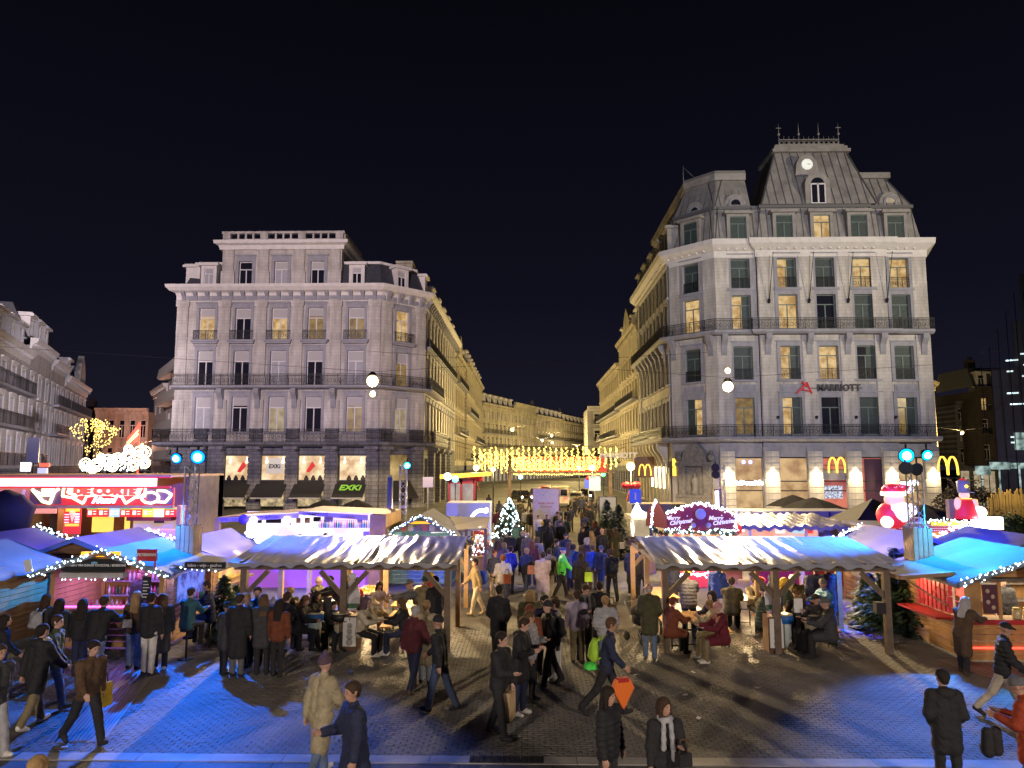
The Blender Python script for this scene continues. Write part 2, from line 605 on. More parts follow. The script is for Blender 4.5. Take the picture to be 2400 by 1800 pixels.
def win_mesh(w_, h_, fm, tr=.30, bar=.075):
 k = ('f', round(w_, 2), round(h_, 2), fm.name, tr)
 if k not in WCACHE:
  m = MB()
  b = bar
  m.box(-w_ / 2, -w_ / 2 + b, 0, .08, 0, h_)
  m.box(w_ / 2 - b, w_ / 2, 0, .08, 0, h_)
  m.box(-w_ / 2 + b, w_ / 2 - b, 0, .08, 0, b)
  m.box(-w_ / 2 + b, w_ / 2 - b, 0, .08, h_ - b, h_)
  zt = h_ * (1 - tr)
  if tr > 0:
   m.box(-w_ / 2 + b, w_ / 2 - b, -.01, .08, zt - b * .7, zt + b * .7)
  else:
   zt = h_ - b
  m.box(-b * .75, b * .75, -.015, .08, b, zt - b * .7)
  WCACHE[k] = m.mesh('window', [fm])
 return WCACHE[k]
def pane_mesh(w_, h_, mat):
 k = ('p', round(w_, 2), round(h_, 2), mat.name)
 if k not in WCACHE:
  WCACHE[k] = MB().box(-w_ / 2 + .03, w_ / 2 - .03, .045, .06, .03, h_ - .03).mesh('pane', [mat])
 return WCACHE[k]
def blind_mesh(w_, h_, mat=None):
 k = ('b', round(w_, 2), round(h_, 2))
 if k not in WCACHE:
  WCACHE[k] = MB().box(-w_ / 2 + .08, w_ / 2 - .08, .012, .03, 0, h_).mesh('blind', [BLIND])
 return WCACHE[k]
def window(F, x, z, w_, h_, fm=WHITEFRAME, pane='dark', blind=0., tr=.30, y=.28, half=None):
 f = F.put('window', win_mesh(w_, h_, fm, tr), x, y, z)
 link('pane', pane_mesh(w_, h_, PANES[pane]), f)
 if blind:
  bh = h_ * tr * blind
  link('blind', blind_mesh(w_, bh), f, (0, 0, h_ - .08 - bh))
 if half:   # a drawn curtain hides one side of the room
  k = ('h', round(w_, 2), round(h_, 2), half)
  if k not in WCACHE:
   s = 1 if half > 0 else -1
   WCACHE[k] = MB().box(*sorted((s * w_ / 2 - s * .07, s * w_ * .06)), .035, .043, .06, h_ - .06).mesh('curtain', [GCURTAIN])
  link('curtain', WCACHE[k], f)
 return f
def surround_mesh(w_, h_, mat, t=.28, p=.09, top=.5):
 k = ('s', round(w_, 2), round(h_, 2), mat.name, t, top)
 if k not in WCACHE:
  m = MB()
  m.box(-w_ / 2 - t, -w_ / 2, -p, .02, 0, h_ + top)
  m.box(w_ / 2, w_ / 2 + t, -p, .02, 0, h_ + top)
  m.box(-w_ / 2, w_ / 2, -p, .02, h_, h_ + top)
  m.box(-w_ / 2 - t - .08, w_ / 2 + t + .08, -p - .1, .02, h_ + top, h_ + top + .14)
  m.box(-w_ / 2 - t - .05, w_ / 2 + t + .05, -p - .12, .02, -.2, 0)
  WCACHE[k] = m.mesh('window_surround', [mat])
 return WCACHE[k]
def railing_mb(L, h_, fancy=True, pitch=.13, mb=None, x0=0., y=0., z0=0.):
 m = mb or MB()
 m.box(x0, x0 + L, y - .03, y + .03, z0 + h_ - .05, z0 + h_)
 m.box(x0, x0 + L, y - .02, y + .02, z0 + h_ * .8, z0 + h_ * .8 + .03)
 m.box(x0, x0 + L, y - .02, y + .02, z0 + .04, z0 + .08)
 n = max(2, int(L / pitch))
 for i in range(n + 1):
  x = x0 + L * i / n
  t = .03 if i % 12 == 0 else .012
  m.box(x - t, x + t, y - t, y + t, z0, z0 + h_ - .05)
 if fancy:
  k = max(1, int(L / .42))
  for i in range(k):
   cx = x0 + L * (i + .5) / k
   pts = [(cx + .15 * math.cos(t), y, z0 + h_ * .42 + .19 * math.sin(t)) for t in [q * math.pi / 4 for q in range(9)]]
   for a, b in zip(pts[:-1], pts[1:]):
    m.beam(a, b, .03, .03)
 return m
RCACHE = {}
def small_rail(F, x, z, w_, h_=.95, y=-.12):
 k = (round(w_, 2), round(h_, 2))
 if k not in RCACHE:
  m = railing_mb(w_, h_, True, .11, None, -w_ / 2)
  m.box(-w_ / 2, -w_ / 2 + .03, 0, .3, h_ - .05, h_)
  m.box(w_ / 2 - .03, w_ / 2, 0, .3, h_ - .05, h_)
  RCACHE[k] = m.mesh('window_railing', [IRON])
 return F.put('window_railing', RCACHE[k], x, y, z)
def long_balcony(root, path, outw, z, h_=1.05, th=.32, mat=GREY, brackets=None, local=(0, 0)):
 """slab and iron railing following the corner path"""
 P = [(p[0] - root.location.x, p[1] - root.location.y) for p in path]
 m = MB()
 sweep(m, P, [(-.05, z - th), (outw * .75, z - th), (outw, z - th * .55), (outw, z), (-.05, z)])
 b = m.build('balcony', mat, root)
 rm = MB()
 Q = [Vector(p) for p in P]
 # offset path
 nr = []
 for i in range(len(Q)):
  ds = [(Q[j + 1] - Q[j]).normalized() for j in (i - 1, i) if 0 <= j < len(Q) - 1]
  ns = [Vector((d.y, -d.x)) for d in ds]
  v = ns[0] + ns[-1]
  v = v / max(.25, v.dot(ns[0]))
  nr.append(Q[i] + v * (outw - .06))
 for a, c in zip(nr[:-1], nr[1:]):
  L = (c - a).length
  an = math.atan2(c.y - a.y, c.x - a.x)
  t = railing_mb(L, h_, True, .15)
  cs, sn = math.cos(an), math.sin(an)
  rm.add([(a.x + x * cs - y * sn, a.y + x * sn + y * cs, z + zz) for x, y, zz in t.v], t.f)
 rm.build('railing', IRON, b)
 return b
def bracket_mesh(d=.7, h_=1.0, w_=.4, mat=GREY):
 k = ('br', d, h_, w_, mat.name)
 if k not in WCACHE:
  WCACHE[k] = MB().prism([(0, 0), (0, -h_), (-.12, -h_), (-.18, -h_ * .75), (-d * .35, -h_ * .5), (-d * .9, -h_ * .22), (-d, 0)], -w_ / 2, w_ / 2, 0, 'x').mesh('bracket', [mat])
 return WCACHE[k]
def put_dormer(F, x, z, w_, h_, fm=WHITEFRAME, wallm=TRIM, pane='dark', y=.25, depth=1.6, blind=True):
 """stone dormer standing on the cornice; its window and pane are pieces of it"""
 k = ('d', w_, h_, wallm.name)
 if k not in WCACHE:
  m = MB()
  t = .34
  m.box(-w_ / 2 - t, -w_ / 2, 0, depth, 0, h_ + .25)
  m.box(w_ / 2, w_ / 2 + t, 0, depth, 0, h_ + .25)
  m.box(-w_ / 2, w_ / 2, .03, depth, h_, h_ + .25)
  m.box(-w_ / 2 - t - .28, w_ / 2 + t + .28, -.3, depth, h_ + .25, h_ + .5)
  m.box(-w_ / 2 - t - .16, w_ / 2 + t + .16, -.16, depth, h_ + .5, h_ + .62)
  WCACHE[k] = m.mesh('dormer', [wallm])
 d = F.put('dormer', WCACHE[k], x, y, z)
 f = link('dormer_window', win_mesh(w_, h_, fm), d, (0, .14, 0))
 link('dormer_pane', pane_mesh(w_, h_, PANES[pane]), d, (0, .14, 0))
 if blind:
  link('dormer_blind', blind_mesh(w_, h_ * .24), d, (0, .14, h_ * .72))
 return d
# ================================================================== left corner building
DL = 78.0
XL0, XL1 = xat(418, DL, 740), xat(893, DL, 760)
CHL = XL1 + 4.25
zl = lambda py: zat(py, DL, 650)
SY1 = 118.0
LB = thing('corner_building', 'pale corner building with black cafe awnings and a balustraded attic, left of the street', 'building', ((XL0 + XL1) / 2, DL, 0))
LP = [(XL0 + .6, DL + 18), (XL0, DL), (XL1, DL), (CHL, DL + 4.25), (CHL, SY1)]
lrel = [(p[0] - LB.location.x, p[1] - LB.location.y) for p in LP]
FLf = Fac(LB, XL0, DL, 0)
FLc = Fac(LB, XL1, DL, R(45))
FLs = Fac(LB, CHL, DL + 4.25, R(90))
FLk = Fac(LB, LP[0][0], LP[0][1], math.atan2(LP[1][1] - LP[0][1], LP[1][0] - LP[0][0]))
ZC = zl(700)             # underside of the cornice
rows = [(zl(797), zl(722)), (zl(902), zl(822)), (zl(1013), zl(930))]
ZB2, ZB1, ZG = zl(905), zl(1036), zl(1040)
fcols = [xat(p, DL, 760) - XL0 for p in (485, 569.5, 655, 740, 835)]
ww = 1.75
clen = 6.0
ccols = [clen * .48]
slen = SY1 - DL - 4.25
scols = [2.2 + i * 3.05 for i in range(11)]
klen = 18.0
kcols = [2.5 + i * 3.7 for i in range(4)]
UP = ZG
for F, L, cols in ((FLf, XL1 - XL0, fcols), (FLc, clen, ccols), (FLs, slen, scols), (FLk, klen, kcols)):
 ops = [(c - ww / 2, c + ww / 2, a, b) for c in cols for a, b in rows]
 F.build(wall_mb(0, L, UP, ZC + .3, ops), 'wall', STONE)
panes = [['lit', 'dark', 'lit', 'dim', 'dim'], ['dark', 'dark', 'curtain', 'dark', 'curtain'], ['curtain', 'dark', 'pale', 'dark', 'dim']]
for ri, (a, b) in enumerate(rows):
 for ci, c in enumerate(fcols):
  window(FLf, c, a, ww, b - a, WHITEFRAME, panes[ri][ci], 1.0 if (ri + ci) % 3 else .75)
  FLf.put('window_surround', surround_mesh(ww, b - a, GREY), c, 0, a)
 window(FLc, ccols[0], a, ww, b - a, WHITEFRAME, ['lit', 'dim', 'pale'][ri], 0 if ri == 0 else 1)
 FLc.put('window_surround', surround_mesh(ww, b - a, GREY), ccols[0], 0, a)
 for i, c in enumerate(scols):
  window(FLs, c, a, ww, b - a, WHITEFRAME, 'dark', 1)
  FLs.put('window_surround', surround_mesh(ww, b - a, GREY), c, 0, a)
 for i, c in enumerate(kcols):
  window(FLk, c, a, ww, b - a, WHITEFRAME, 'pale' if (ri, i) == (1, 3) else 'dark', 0)
# iron window guards of the third storey stand on little stone sills
silm = MB().box(-1.5, 1.5, -.55, 0, -.22, 0).box(-1.35, 1.35, -.4, 0, -.42, -.22).mesh('balcony_sill', [GREY])
for F, cols in ((FLf, fcols), (FLc, ccols), (FLs, scols)):
 for c in cols:
  F.put('balcony_sill', silm, c, 0, rows[0][0])
  small_rail(F, c, rows[0][0], 2.5, 1.05, -.45)
# pilasters through the two upper storeys and below the second balcony
edges = [.55] + [(fcols[i] + fcols[i + 1]) / 2 for i in range(4)] + [XL1 - XL0 - .65]
pz0, pz1 = ZB2 + .05, ZC - .15
pm = MB().box(-.62, .62, -.22, 0, pz0, pz1 - .75).box(-.72, .72, -.30, 0, pz1 - .75, pz1).box(-.72, .72, -.3, 0, pz0, pz0 + .9).mesh('pilaster', [STONE])
pm2 = MB().box(-.62, .62, -.2, 0, ZB1 + .1, ZB2 - 1.5).box(-.7, .7, -.28, 0, ZB1 + .1, ZB1 + .9).mesh('pilaster', [STONE])
for e_ in edges:
 FLf.put('pilaster', pm, e_)
 FLf.put('pilaster', pm2, e_)
for F, xs in ((FLc, (.7, clen - .7)), (FLs, [scols[i] + 1.52 for i in range(0, 10)])):
 for e_ in xs:
  F.put('pilaster', pm, e_)
  F.put('pilaster', pm2, e_)
long_balcony(LB, [LP[1], LP[2], LP[3], (CHL, DL + 16)], 1.0, ZB2, 1.25)
long_balcony(LB, [(XL0, DL + 4), LP[1], LP[2], LP[3], (CHL, DL + 16)], 1.5, ZB1, 1.35, .5, DARKSTONE)
for e_ in edges[1:5]:
 FLf.put('bracket', bracket_mesh(.8, 2.1, .55), e_, -.2, ZB2 - .32)
# cornice: frieze, panels, brackets, dentils, crown
m = MB()
sweep(m, lrel, [(0, ZC - .35), (.18, ZC - .35), (.22, ZC + .3), (.3, ZC + .62), (.75, ZC + .8), (1.05, ZC + 1.15), (1.12, ZC + 1.45), (0, ZC + 1.5)])
CORN = m.build('cornice', TRIM, LB)
bm_ = MB().prism([(0, 0), (0, -.95), (-.2, -.95), (-.3, -.5), (-.62, -.18), (-.68, 0)], -.2, .2, 0, 'x').mesh('cornice_bracket', [GREY])
pn = MB().box(-.42, .42, -.24, -.18, -.75, -.2).mesh('frieze_panel', [GREY])
dn = MB()
for F, L in ((FLf, XL1 - XL0), (FLc, clen), (FLs, slen)):
 n = int(L / 1.31)
 for i in range(n):
  x = (i + .5) * L / n
  F.put('cornice_bracket', bm_, x, -.12, ZC + .72)
  if F is not FLs:
   F.put('frieze_panel', pn, x + L / n / 2, 0, ZC + .5)
 for i in range(int(L / .26)):
  x = i * .26 + .1
  q = F.loc(x, -.36, ZC + .62)
  c_, s_ = math.cos(F.a), math.sin(F.a)
  dn.beam((q[0], q[1], q[2] + .01), (q[0], q[1], q[2] + .17), .13, .13)
dn.build('dentils', TRIM, LB, kind='stuff')
# attic over the three middle bays
AX0, AX1 = xat(519, DL, 640) - XL0, xat(800, DL, 640) - XL0
ZA0, ZA1 = ZC + 1.5, zl(583)
acols = [xat(p, DL, 640) - XL0 for p in (574.5, 658, 743.5)]
aw, az0, az1 = 1.5, zl(665), zl(612)
am = wall_mb(AX0, AX1, ZA0, ZA1, [(c - aw / 2, c + aw / 2, az0, az1) for c in acols], .3)
am.quad((AX0, 9, ZA0), (AX0, 0, ZA0), (AX0, 0, ZA1), (AX0, 9, ZA1))
am.quad((AX1, 0, ZA0), (AX1, 9, ZA0), (AX1, 9, ZA1), (AX1, 0, ZA1))
FLf.build(am, 'attic_wall', STONE, 0, .1)
for c, p, bl in zip(acols, ('dark', 'curtain', 'dark'), (0, 1, 1)):
 window(FLf, c, az0, aw, az1 - az0, WHITEFRAME, p, bl, .34, .35)
 FLf.put('window_surround', surround_mesh(aw, az1 - az0, GREY, .35, .1, .6), c, .1, az0)
apm = MB().box(-.6, .6, -.2, 0, ZA0, ZA1).box(-.75, .75, -.28, 0, ZA0, ZA0 + 1.6).mesh('attic_pilaster', [STONE])
for x in (AX0 + .75, (acols[0] + acols[1]) / 2, (acols[1] + acols[2]) / 2, AX1 - .75):
 FLf.put('attic_pilaster', apm, x, .1)
ap = [(XL0 + AX0, DL + 9), (XL0 + AX0, DL + .1), (XL0 + AX1, DL + .1), (XL0 + AX1, DL + 9)]
m = MB()
sweep(m, [(p[0] - LB.location.x, p[1] - LB.location.y) for p in ap], [(-.05, ZA1 - .1), (.25, ZA1 - .1), (.35, ZA1 + .35), (.75, ZA1 + .5), (.8, ZA1 + .85), (-.05, ZA1 + .9)])
m.build('attic_cornice', TRIM, LB)
zb0, zb1 = ZA1 + .9, zl(541)
m = MB()
m.box(AX0 - .1, AX1 + .1, .05, .45, zb0, zb0 + .3)
m.box(AX0 - .2, AX1 + .2, 0, .5, zb1 - .25, zb1)
for k in range(4):
 xx = AX0 + .35 + k * (AX1 - AX0 - .7) / 3
 m.box(xx - .42, xx + .42, 0, .48, zb0 + .3, zb1 - .25)
 if k < 3:
  st = (AX1 - AX0 - .7) / 3
  for q in range(1, 4):
   x2 = xx + .42 + (st - .84) * q / 4
   m.box(x2 - .1, x2 + .1, .12, .36, zb0 + .3, zb1 - .25)
m.box(AX1 - .1, AX1 + .2, .5, 9, zb0, zb1)
FLf.build(m, 'balustrade', STONE, 0, .1)
# slate mansard and dormers
zm0, zm1 = ZC + 1.5, zl(611)
m = MB()
sweep(m, lrel, [(-.35, zm0), (-1.3, zm1), (-6, zm1 + .4), (-6, zm0)])
m.build('roof', SLATE, LB)
m = MB()
sweep(m, lrel, [(-1.05, zm1 - .12), (-1.05, zm1 + .16), (-1.5, zm1 + .16), (-1.5, zm1 - .12)])
m.build('roof_curb', TRIM, LB)
dh = zl(620) - zl(668)
put_dormer(FLf, xat(487, DL, 640) - XL0, zm0 - .05, 1.05, dh * .92, pane='curtain', blind=False)
put_dormer(FLf, xat(835, DL, 640) - XL0, zm0 - .05, 1.05, dh * .92)
put_dormer(FLc, clen * .48, zm0 - .05, 1.05, dh * .92)
for i in range(0, 11, 2):
 put_dormer(FLs, scols[i], zm0 - .05, 1.05, dh * .92)
put_dormer(FLk, klen - 1.6, zm0 - .05, 1.05, dh * .9, blind=False)
FLs.build(MB().box(8.5, 10.5, -.0, 2, zm1 - .5, zm1 + 3.2).box(8.3, 10.7, -.1, 2.1, zm1 + 3.2, zm1 + 3.5), 'chimney', STONE2, 0, 3)
# ground storey: dark rusticated piers, upper shop windows, awnings
gz0, gz1 = zl(1127), zl(1066)
sw = 3.15
gcols = [xat(p, DL, 1100) - XL0 for p in (475, 569, 643, 728, 823, 918)]
gcols = [xat(p, DL, 1100) - XL0 for p in (557, 642, 730, 826)]
ops = [(c - sw / 2, c + sw / 2, gz0, gz1) for c in gcols] + [(c - sw / 2, c + sw / 2, 0, zl(1150)) for c in gcols]
FLf.build(wall_mb(0, XL1 - XL0, 0, UP, ops, .6), 'ground_storey_wall', DARKSTONE, 0, -.02)
FLc.build(wall_mb(0, clen, 0, UP, [(.9, 4.1, gz0, gz1)], .6), 'ground_storey_wall', DARKSTONE, 0, -.02)
FLs.build(wall_mb(0, slen, 0, UP, [(c - 1.2, c + 1.2, .3, zl(1075)) for c in scols[:8:2]], .6), 'ground_storey_wall', DARKSTONE)
FLk.build(wall_mb(0, klen, 0, UP, [], .6), 'ground_storey_wall', DARKSTONE)
gm = MB().box(-.62, .62, -.55, 0, 0, gz1 + .35)
for k in range(14):
 gm.box(-.68, .68, -.62, -.04, k * .62 + .05, k * .62 + .57)
gm.box(-.5, .5, -.95, 0, gz1 + .35, UP - .55).box(-.75, .75, -1.15, 0, UP - .62, UP - .3)
gm = gm.mesh('pier', [DARKSTONE])
gm2 = None
for c in [gcols[0] - 4.0, gcols[0] - 2.05] + [(gcols[i] + gcols[i + 1]) / 2 for i in range(3)] + [gcols[3] + 2.2]:
 FLf.put('pier', gm, c)
for x in (.45, 4.7):
 FLc.put('pier', gm, x)
for c in scols[1:9:2]:
 FLs.put('pier', gm, c)
CAFE = room_mat('cafe_interior', (1.0, .80, .50), (.60, .36, .18), 1.15, .9)
CAFE2 = room_mat('cafe_lower', (.80, .60, .32), (.06, .05, .04), .9, 1.6)
AWN = M('black_awning', (.012, .012, .016), .8, var=(3, .2))
GREENL = M('green_letter', (.16, .38, .05), .6, emit=(.22, .55, .06), es=.35)
REDSIGN = M('red_pennant', (.6, .03, .03), .6, emit=(.7, .03, .03), es=.5)
PALES = M('pale_sign', (.5, .5, .46), .6, emit=(.8, .7, .5), es=.35)
BULBW = M('warm_bulb', (1, .8, .5), .5, emit=(1, .8, .45), es=14, sample=False)
shopframe = MB()
for a in (-1.5, 1.5):
 shopframe.box(a - .06, a + .06, -.04, .06, gz0, gz1)
shopframe.box(-1.5, 1.5, -.04, .06, gz0, gz0 + .1).box(-1.5, 1.5, -.04, .06, gz1 - .1, gz1)
shopframe = shopframe.mesh('shop_window', [DARKFRAME])
shoppane = MB().box(-1.45, 1.45, .02, .05, gz0 + .1, gz1 - .1).mesh('pane', [CAFE])
shoplow = MB().box(-1.5, 1.5, .02, .06, .3, zl(1152)).mesh('lower_pane', [CAFE2])
awm = MB().prism([(-.0, zl(1127)), (-1.9, zl(1163)), (-1.9, zl(1166)), (0, zl(1131))], -1.62, 1.62, 0, 'x').mesh('awning', [AWN])
awbar = MB().box(-1.66, 1.66, -1.96, -1.86, zl(1167), zl(1164)).mesh('awning_bar', [GREY])
pend = MB()
for c in (-.9, .9):
 pend.tube((c, 0, 0), (c, 0, .5), .02, .02, 5, 0).ball((c, 0, 0), .12, 8, 5, 0)
pend = pend.mesh('pendant_lamp', [BULBW])
for i, c in enumerate(gcols):
 s = FLf.put('shop_window', shopframe, c, .3)
 link('pane', shoppane, s)
 FLf.put('lower_pane', shoplow, c, .35)
 link('pendant_lamp', pend, s, (0, -.12, gz1 - .75))
 aw_ = FLf.put('awning', awm, c, -.25)
 link('awning_bar', awbar, aw_)
 if i == 3:
  t_ = lettering('EXKi', 1.05, GREENL, aw_, (.1, -1.12, zl(1145) + .12), 0, .02, .03, .15, tilt=44, sx=1.05)
 if i == 1:
  q = link('hanging_sign', MB().box(-.95, .95, -.1, -.06, gz1 - 2.0, gz1 - .35).mesh('hanging_sign', [PALES]), s)
  lettering('EXKi', .6, DARKFRAME, s, (0, -.16, gz1 - 1.25), 0, .01, .02, .1)
 if i in (0, 2):
  link('pennant', MB().prism([(-.55, 0), (-.2, -.12), (.45, .6), (.1, 1.1)], -.1, -.06).mesh('pennant', [REDSIGN]), s, (-.1 + .5 * (i == 0), 0, gz0 + 1.0))
 if i in (0, 2, 3):   # guests seen behind the glass
  gb = MB()
  for q in range(3):
   gx = -1.0 + q * .75 + .2 * i
   gb.ball((gx, -.08, gz0 + .45), .15, 8, 5).ball((gx, -.08, gz0 + .2), .26, 8, 5)
  gb.build('diner_silhouette', M('dark_clothes', (.03, .028, .03), .8), s, kind='stuff')
FLc.put('pane', MB().box(-1.5, 1.5, .3, .35, gz0, gz1).mesh('pane', [LITDIM]), 2.5)
FLc.put('awning', MB().prism([(0, zl(1127)), (-1.7, zl(1166)), (-1.7, zl(1169)), (0, zl(1131))], -1.6, 1.6, 0, 'x').mesh('awning', [AWN]), 2.4, -.2)
FLf.build(MB().box(1.2, 4.2, -.35, -.1, .2, zl(1120)), 'shop_front', M('shop_glass_blue', (.06, .07, .14), .3))
for i, c in enumerate(scols[:8:2]):
 FLs.put('lower_pane', MB().box(-1.2, 1.2, .4, .45, .3, zl(1075)).mesh('pane', [LITPALE]), c)
lamp('cafe_glow', 'AREA', (XL0 + 20, DL - 2.5, 2.6), 160, (1, .75, .4), (XL0 + 20, DL - 5, 0), (14, 1))
# ================================================================== right corner building (hotel)
DR = 76.0
zr = lambda py: zat(py, DR, 1850)
XR1, XR2, XR3, XR4 = xat(1680, DR, 800), xat(1776, DR, 760), xat(2078, DR, 760), xat(2179, DR, 771)
CHX, CHY = XR1 - 4.2, DR + 4.2
RSY = 103.0
HB = thing('hotel_building', 'tall pale corner hotel with zinc pavilion roof, clock and cresting, burger restaurant below', 'building', ((XR1 + XR4) / 2, DR, 0))
RP = [(CHX, RSY), (CHX, CHY), (XR1, DR), (XR2, DR), (XR2, DR - .35), (XR3, DR - .35), (XR3, DR), (XR4, DR), (XR4 + 6, DR + 16)]
rrel = [(p[0] - HB.location.x, p[1] - HB.location.y) for p in RP]
FRs = Fac(HB, CHX, RSY, R(-90))
FRc = Fac(HB, CHX, CHY, R(-45))
FRa = Fac(HB, XR1, DR, 0)
FRm = Fac(HB, XR2, DR - .35, 0)
FRr = Fac(HB, XR3, DR, 0)
FRk = Fac(HB, XR4, DR, math.atan2(16, 6))
ZRC = zr(600)
rrows = [(zr(676), zr(607)), (zr(772), zr(692)), (zr(890), zr(812)), (zr(1018), zr(931))]
ZRB2, ZRB1 = zr(776), zr(1024)
ZRG = zr(1028)
rw = 2.0
crc = [clen * .5]
arc = [xat(1738, DR, 740) - XR1]
mrc = [xat(p, DR, 740) - XR2 for p in (1845, 1934, 2022)]
rrc = [xat(2113, DR, 740) - XR3]
src = [1.7 + i * 2.55 for i in range(9)]
krc = [3 + i * 3.6 for i in range(4)]
for F, L, cols in ((FRs, RSY - CHY, src), (FRc, clen, crc), (FRa, XR2 - XR1, arc), (FRm, XR3 - XR2, mrc), (FRr, XR4 - XR3, rrc), (FRk, 17, krc)):
 wd = 1.5 if F is FRs else rw
 F.build(wall_mb(0, L, ZRG, ZRC + .3, [(c - wd / 2, c + wd / 2, a, b) for c in cols for a, b in rrows], .4), 'wall', STONE)
RPAN = {  # per row: chamfer, a, m0, m1, m2, r
 0: [('green', 0), ('green', 0), ('lit', 1), ('green', 0), ('lit', 0), ('lit', 0)],
 1: [('lit', 0), ('lit', 1), ('lit', 0), ('dark', 0), ('green', 0), ('green', 0)],
 2: [('green', 0), ('green', 0), ('lit', 1), ('lit', 0), ('dark', 1), ('green', 0)],
 3: [('lit', -1), ('dim', 0), ('lit', 1), ('dark', 0), ('green', 0), ('dim', 1)]}
for ri, (a, b) in enumerate(rrows):
 k = 0
 for F, cols in ((FRc, crc), (FRa, arc), (FRm, mrc), (FRr, rrc)):
  for c in cols:
   p, hf = RPAN[ri][k]
   k += 1
   window(F, c, a, rw, b - a, GREENFRAME, p, 0, .28, .32, hf or None)
   F.put('window_surround', surround_mesh(rw, b - a, GREY, .36, .1, .45), c, 0, a)
   if ri in (0, 2):
    small_rail(F, c, a, rw, 1.2, .1)
   if ri == 2:   # framed panel below the storey
    F.put('spandrel_panel', MB().box(-1.2, 1.2, -.08, 0, -1.9, -.5).box(-1.0, 1.0, -.11, -.08, -1.7, -.7).mesh('spandrel_panel', [GREY]), c, 0, a)
 for c in src:
  window(FRs, c, a, 1.5, b - a, GREENFRAME, 'green' if rnd.random() < .8 else 'dim', 0, .28, .32)
  FRs.put('window_surround', surround_mesh(1.5, b - a, GREY, .3, .1, .45), c, 0, a)
 for c in krc:
  window(FRk, c, a, rw, b - a, GREENFRAME, 'green', 0, .28, .32)
rp = MB().box(-.75, .75, -.12, 0, ZRB2 + .1, ZRC).mesh('pilaster', [STONE])
rp2 = MB().box(-.75, .75, -.16, 0, ZRB1 + .1, ZRB2 - .5).mesh('pilaster', [STONE])
for F, xs in ((FRm, (.8, (mrc[0] + mrc[1]) / 2, (mrc[1] + mrc[2]) / 2, XR3 - XR2 - .8)), (FRr, (XR4 - XR3 - .8,)), (FRa, (.7,)), (FRc, (.7, clen - .7))):
 for x in xs:
  F.put('pilaster', rp, x)
  F.put('pilaster', rp2, x)
  F.put('bracket', bracket_mesh(.75, 2.2, .6), x, -.1, ZRB2 - .4)
for i in range(8):
 FRs.put('pilaster', MB().box(-.35, .35, -.25, 0, ZRB1 + .1, ZRC).mesh('pilaster', [STONE]) if i == 0 else WCACHE['srp'], (src[i] + src[i + 1]) / 2)
 if i == 0:
  WCACHE['srp'] = HB.children[-1].data
 FRs.put('bracket', bracket_mesh(.75, 2.2, .6), (src[i] + src[i + 1]) / 2, -.1, ZRB2 - .4)
 FRs.put('ground_console', bracket_mesh(1.2, 3.4, .55, STONE), (src[i] + src[i + 1]) / 2, -.1, ZRB1 - .5)
long_balcony(HB, RP[:8], 1.0, ZRB2, 1.2, .45)
long_balcony(HB, RP[:8], 1.15, ZRB1, 1.25, .5)
m = MB()
sweep(m, rrel, [(0, ZRC - .2), (.15, ZRC - .2), (.2, ZRC + .5), (.55, ZRC + .75), (.95, ZRC + 1.1), (1.0, ZRC + 1.65), (0, ZRC + 1.7)])
m.build('cornice', TRIM, HB)
md = MB()
for F, L in ((FRs, RSY - CHY), (FRc, clen), (FRa, XR2 - XR1), (FRm, XR3 - XR2), (FRr, XR4 - XR3)):
 for i in range(int(L / .9)):
  q = F.loc(.45 + i * .9, -.42, ZRC + .55)
  md.beam(q, (q[0], q[1], q[2] + .22), .22, .22)
md.build('modillions', TRIM, HB, kind='stuff')
# lower mansard: nearly upright zinc, with windows
ZM0, ZM1 = ZRC + 1.7, zr(480)
m = MB()
sweep(m, rrel, [(-.25, ZM0), (-1.0, ZM1), (-6, ZM1), (-6, ZM0)])
m.build('roof', ZINC, HB)
m = MB()
sweep(m, rrel, [(-.75, ZM1 - .15), (-.72, ZM1 + .18), (-1.4, ZM1 + .2), (-1.4, ZM1 - .15)])
m.build('roof_curb', ZINCSEAM, HB)
k = 0
for F, cols in ((FRc, crc), (FRa, arc), (FRm, mrc), (FRr, rrc)):
 for c in cols:
  put_dormer(F, c, ZM0 + .05, 1.75, zr(499) - zr(556), GREENFRAME, ZINC, 'lit' if k == 3 else 'green', .05, 1.2, False)
  k += 1
for c in src[::2]:
 put_dormer(FRs, c, ZM0 + .05, 1.3, zr(505) - zr(556), GREENFRAME, ZINC, 'green', .05, 1.2, False)
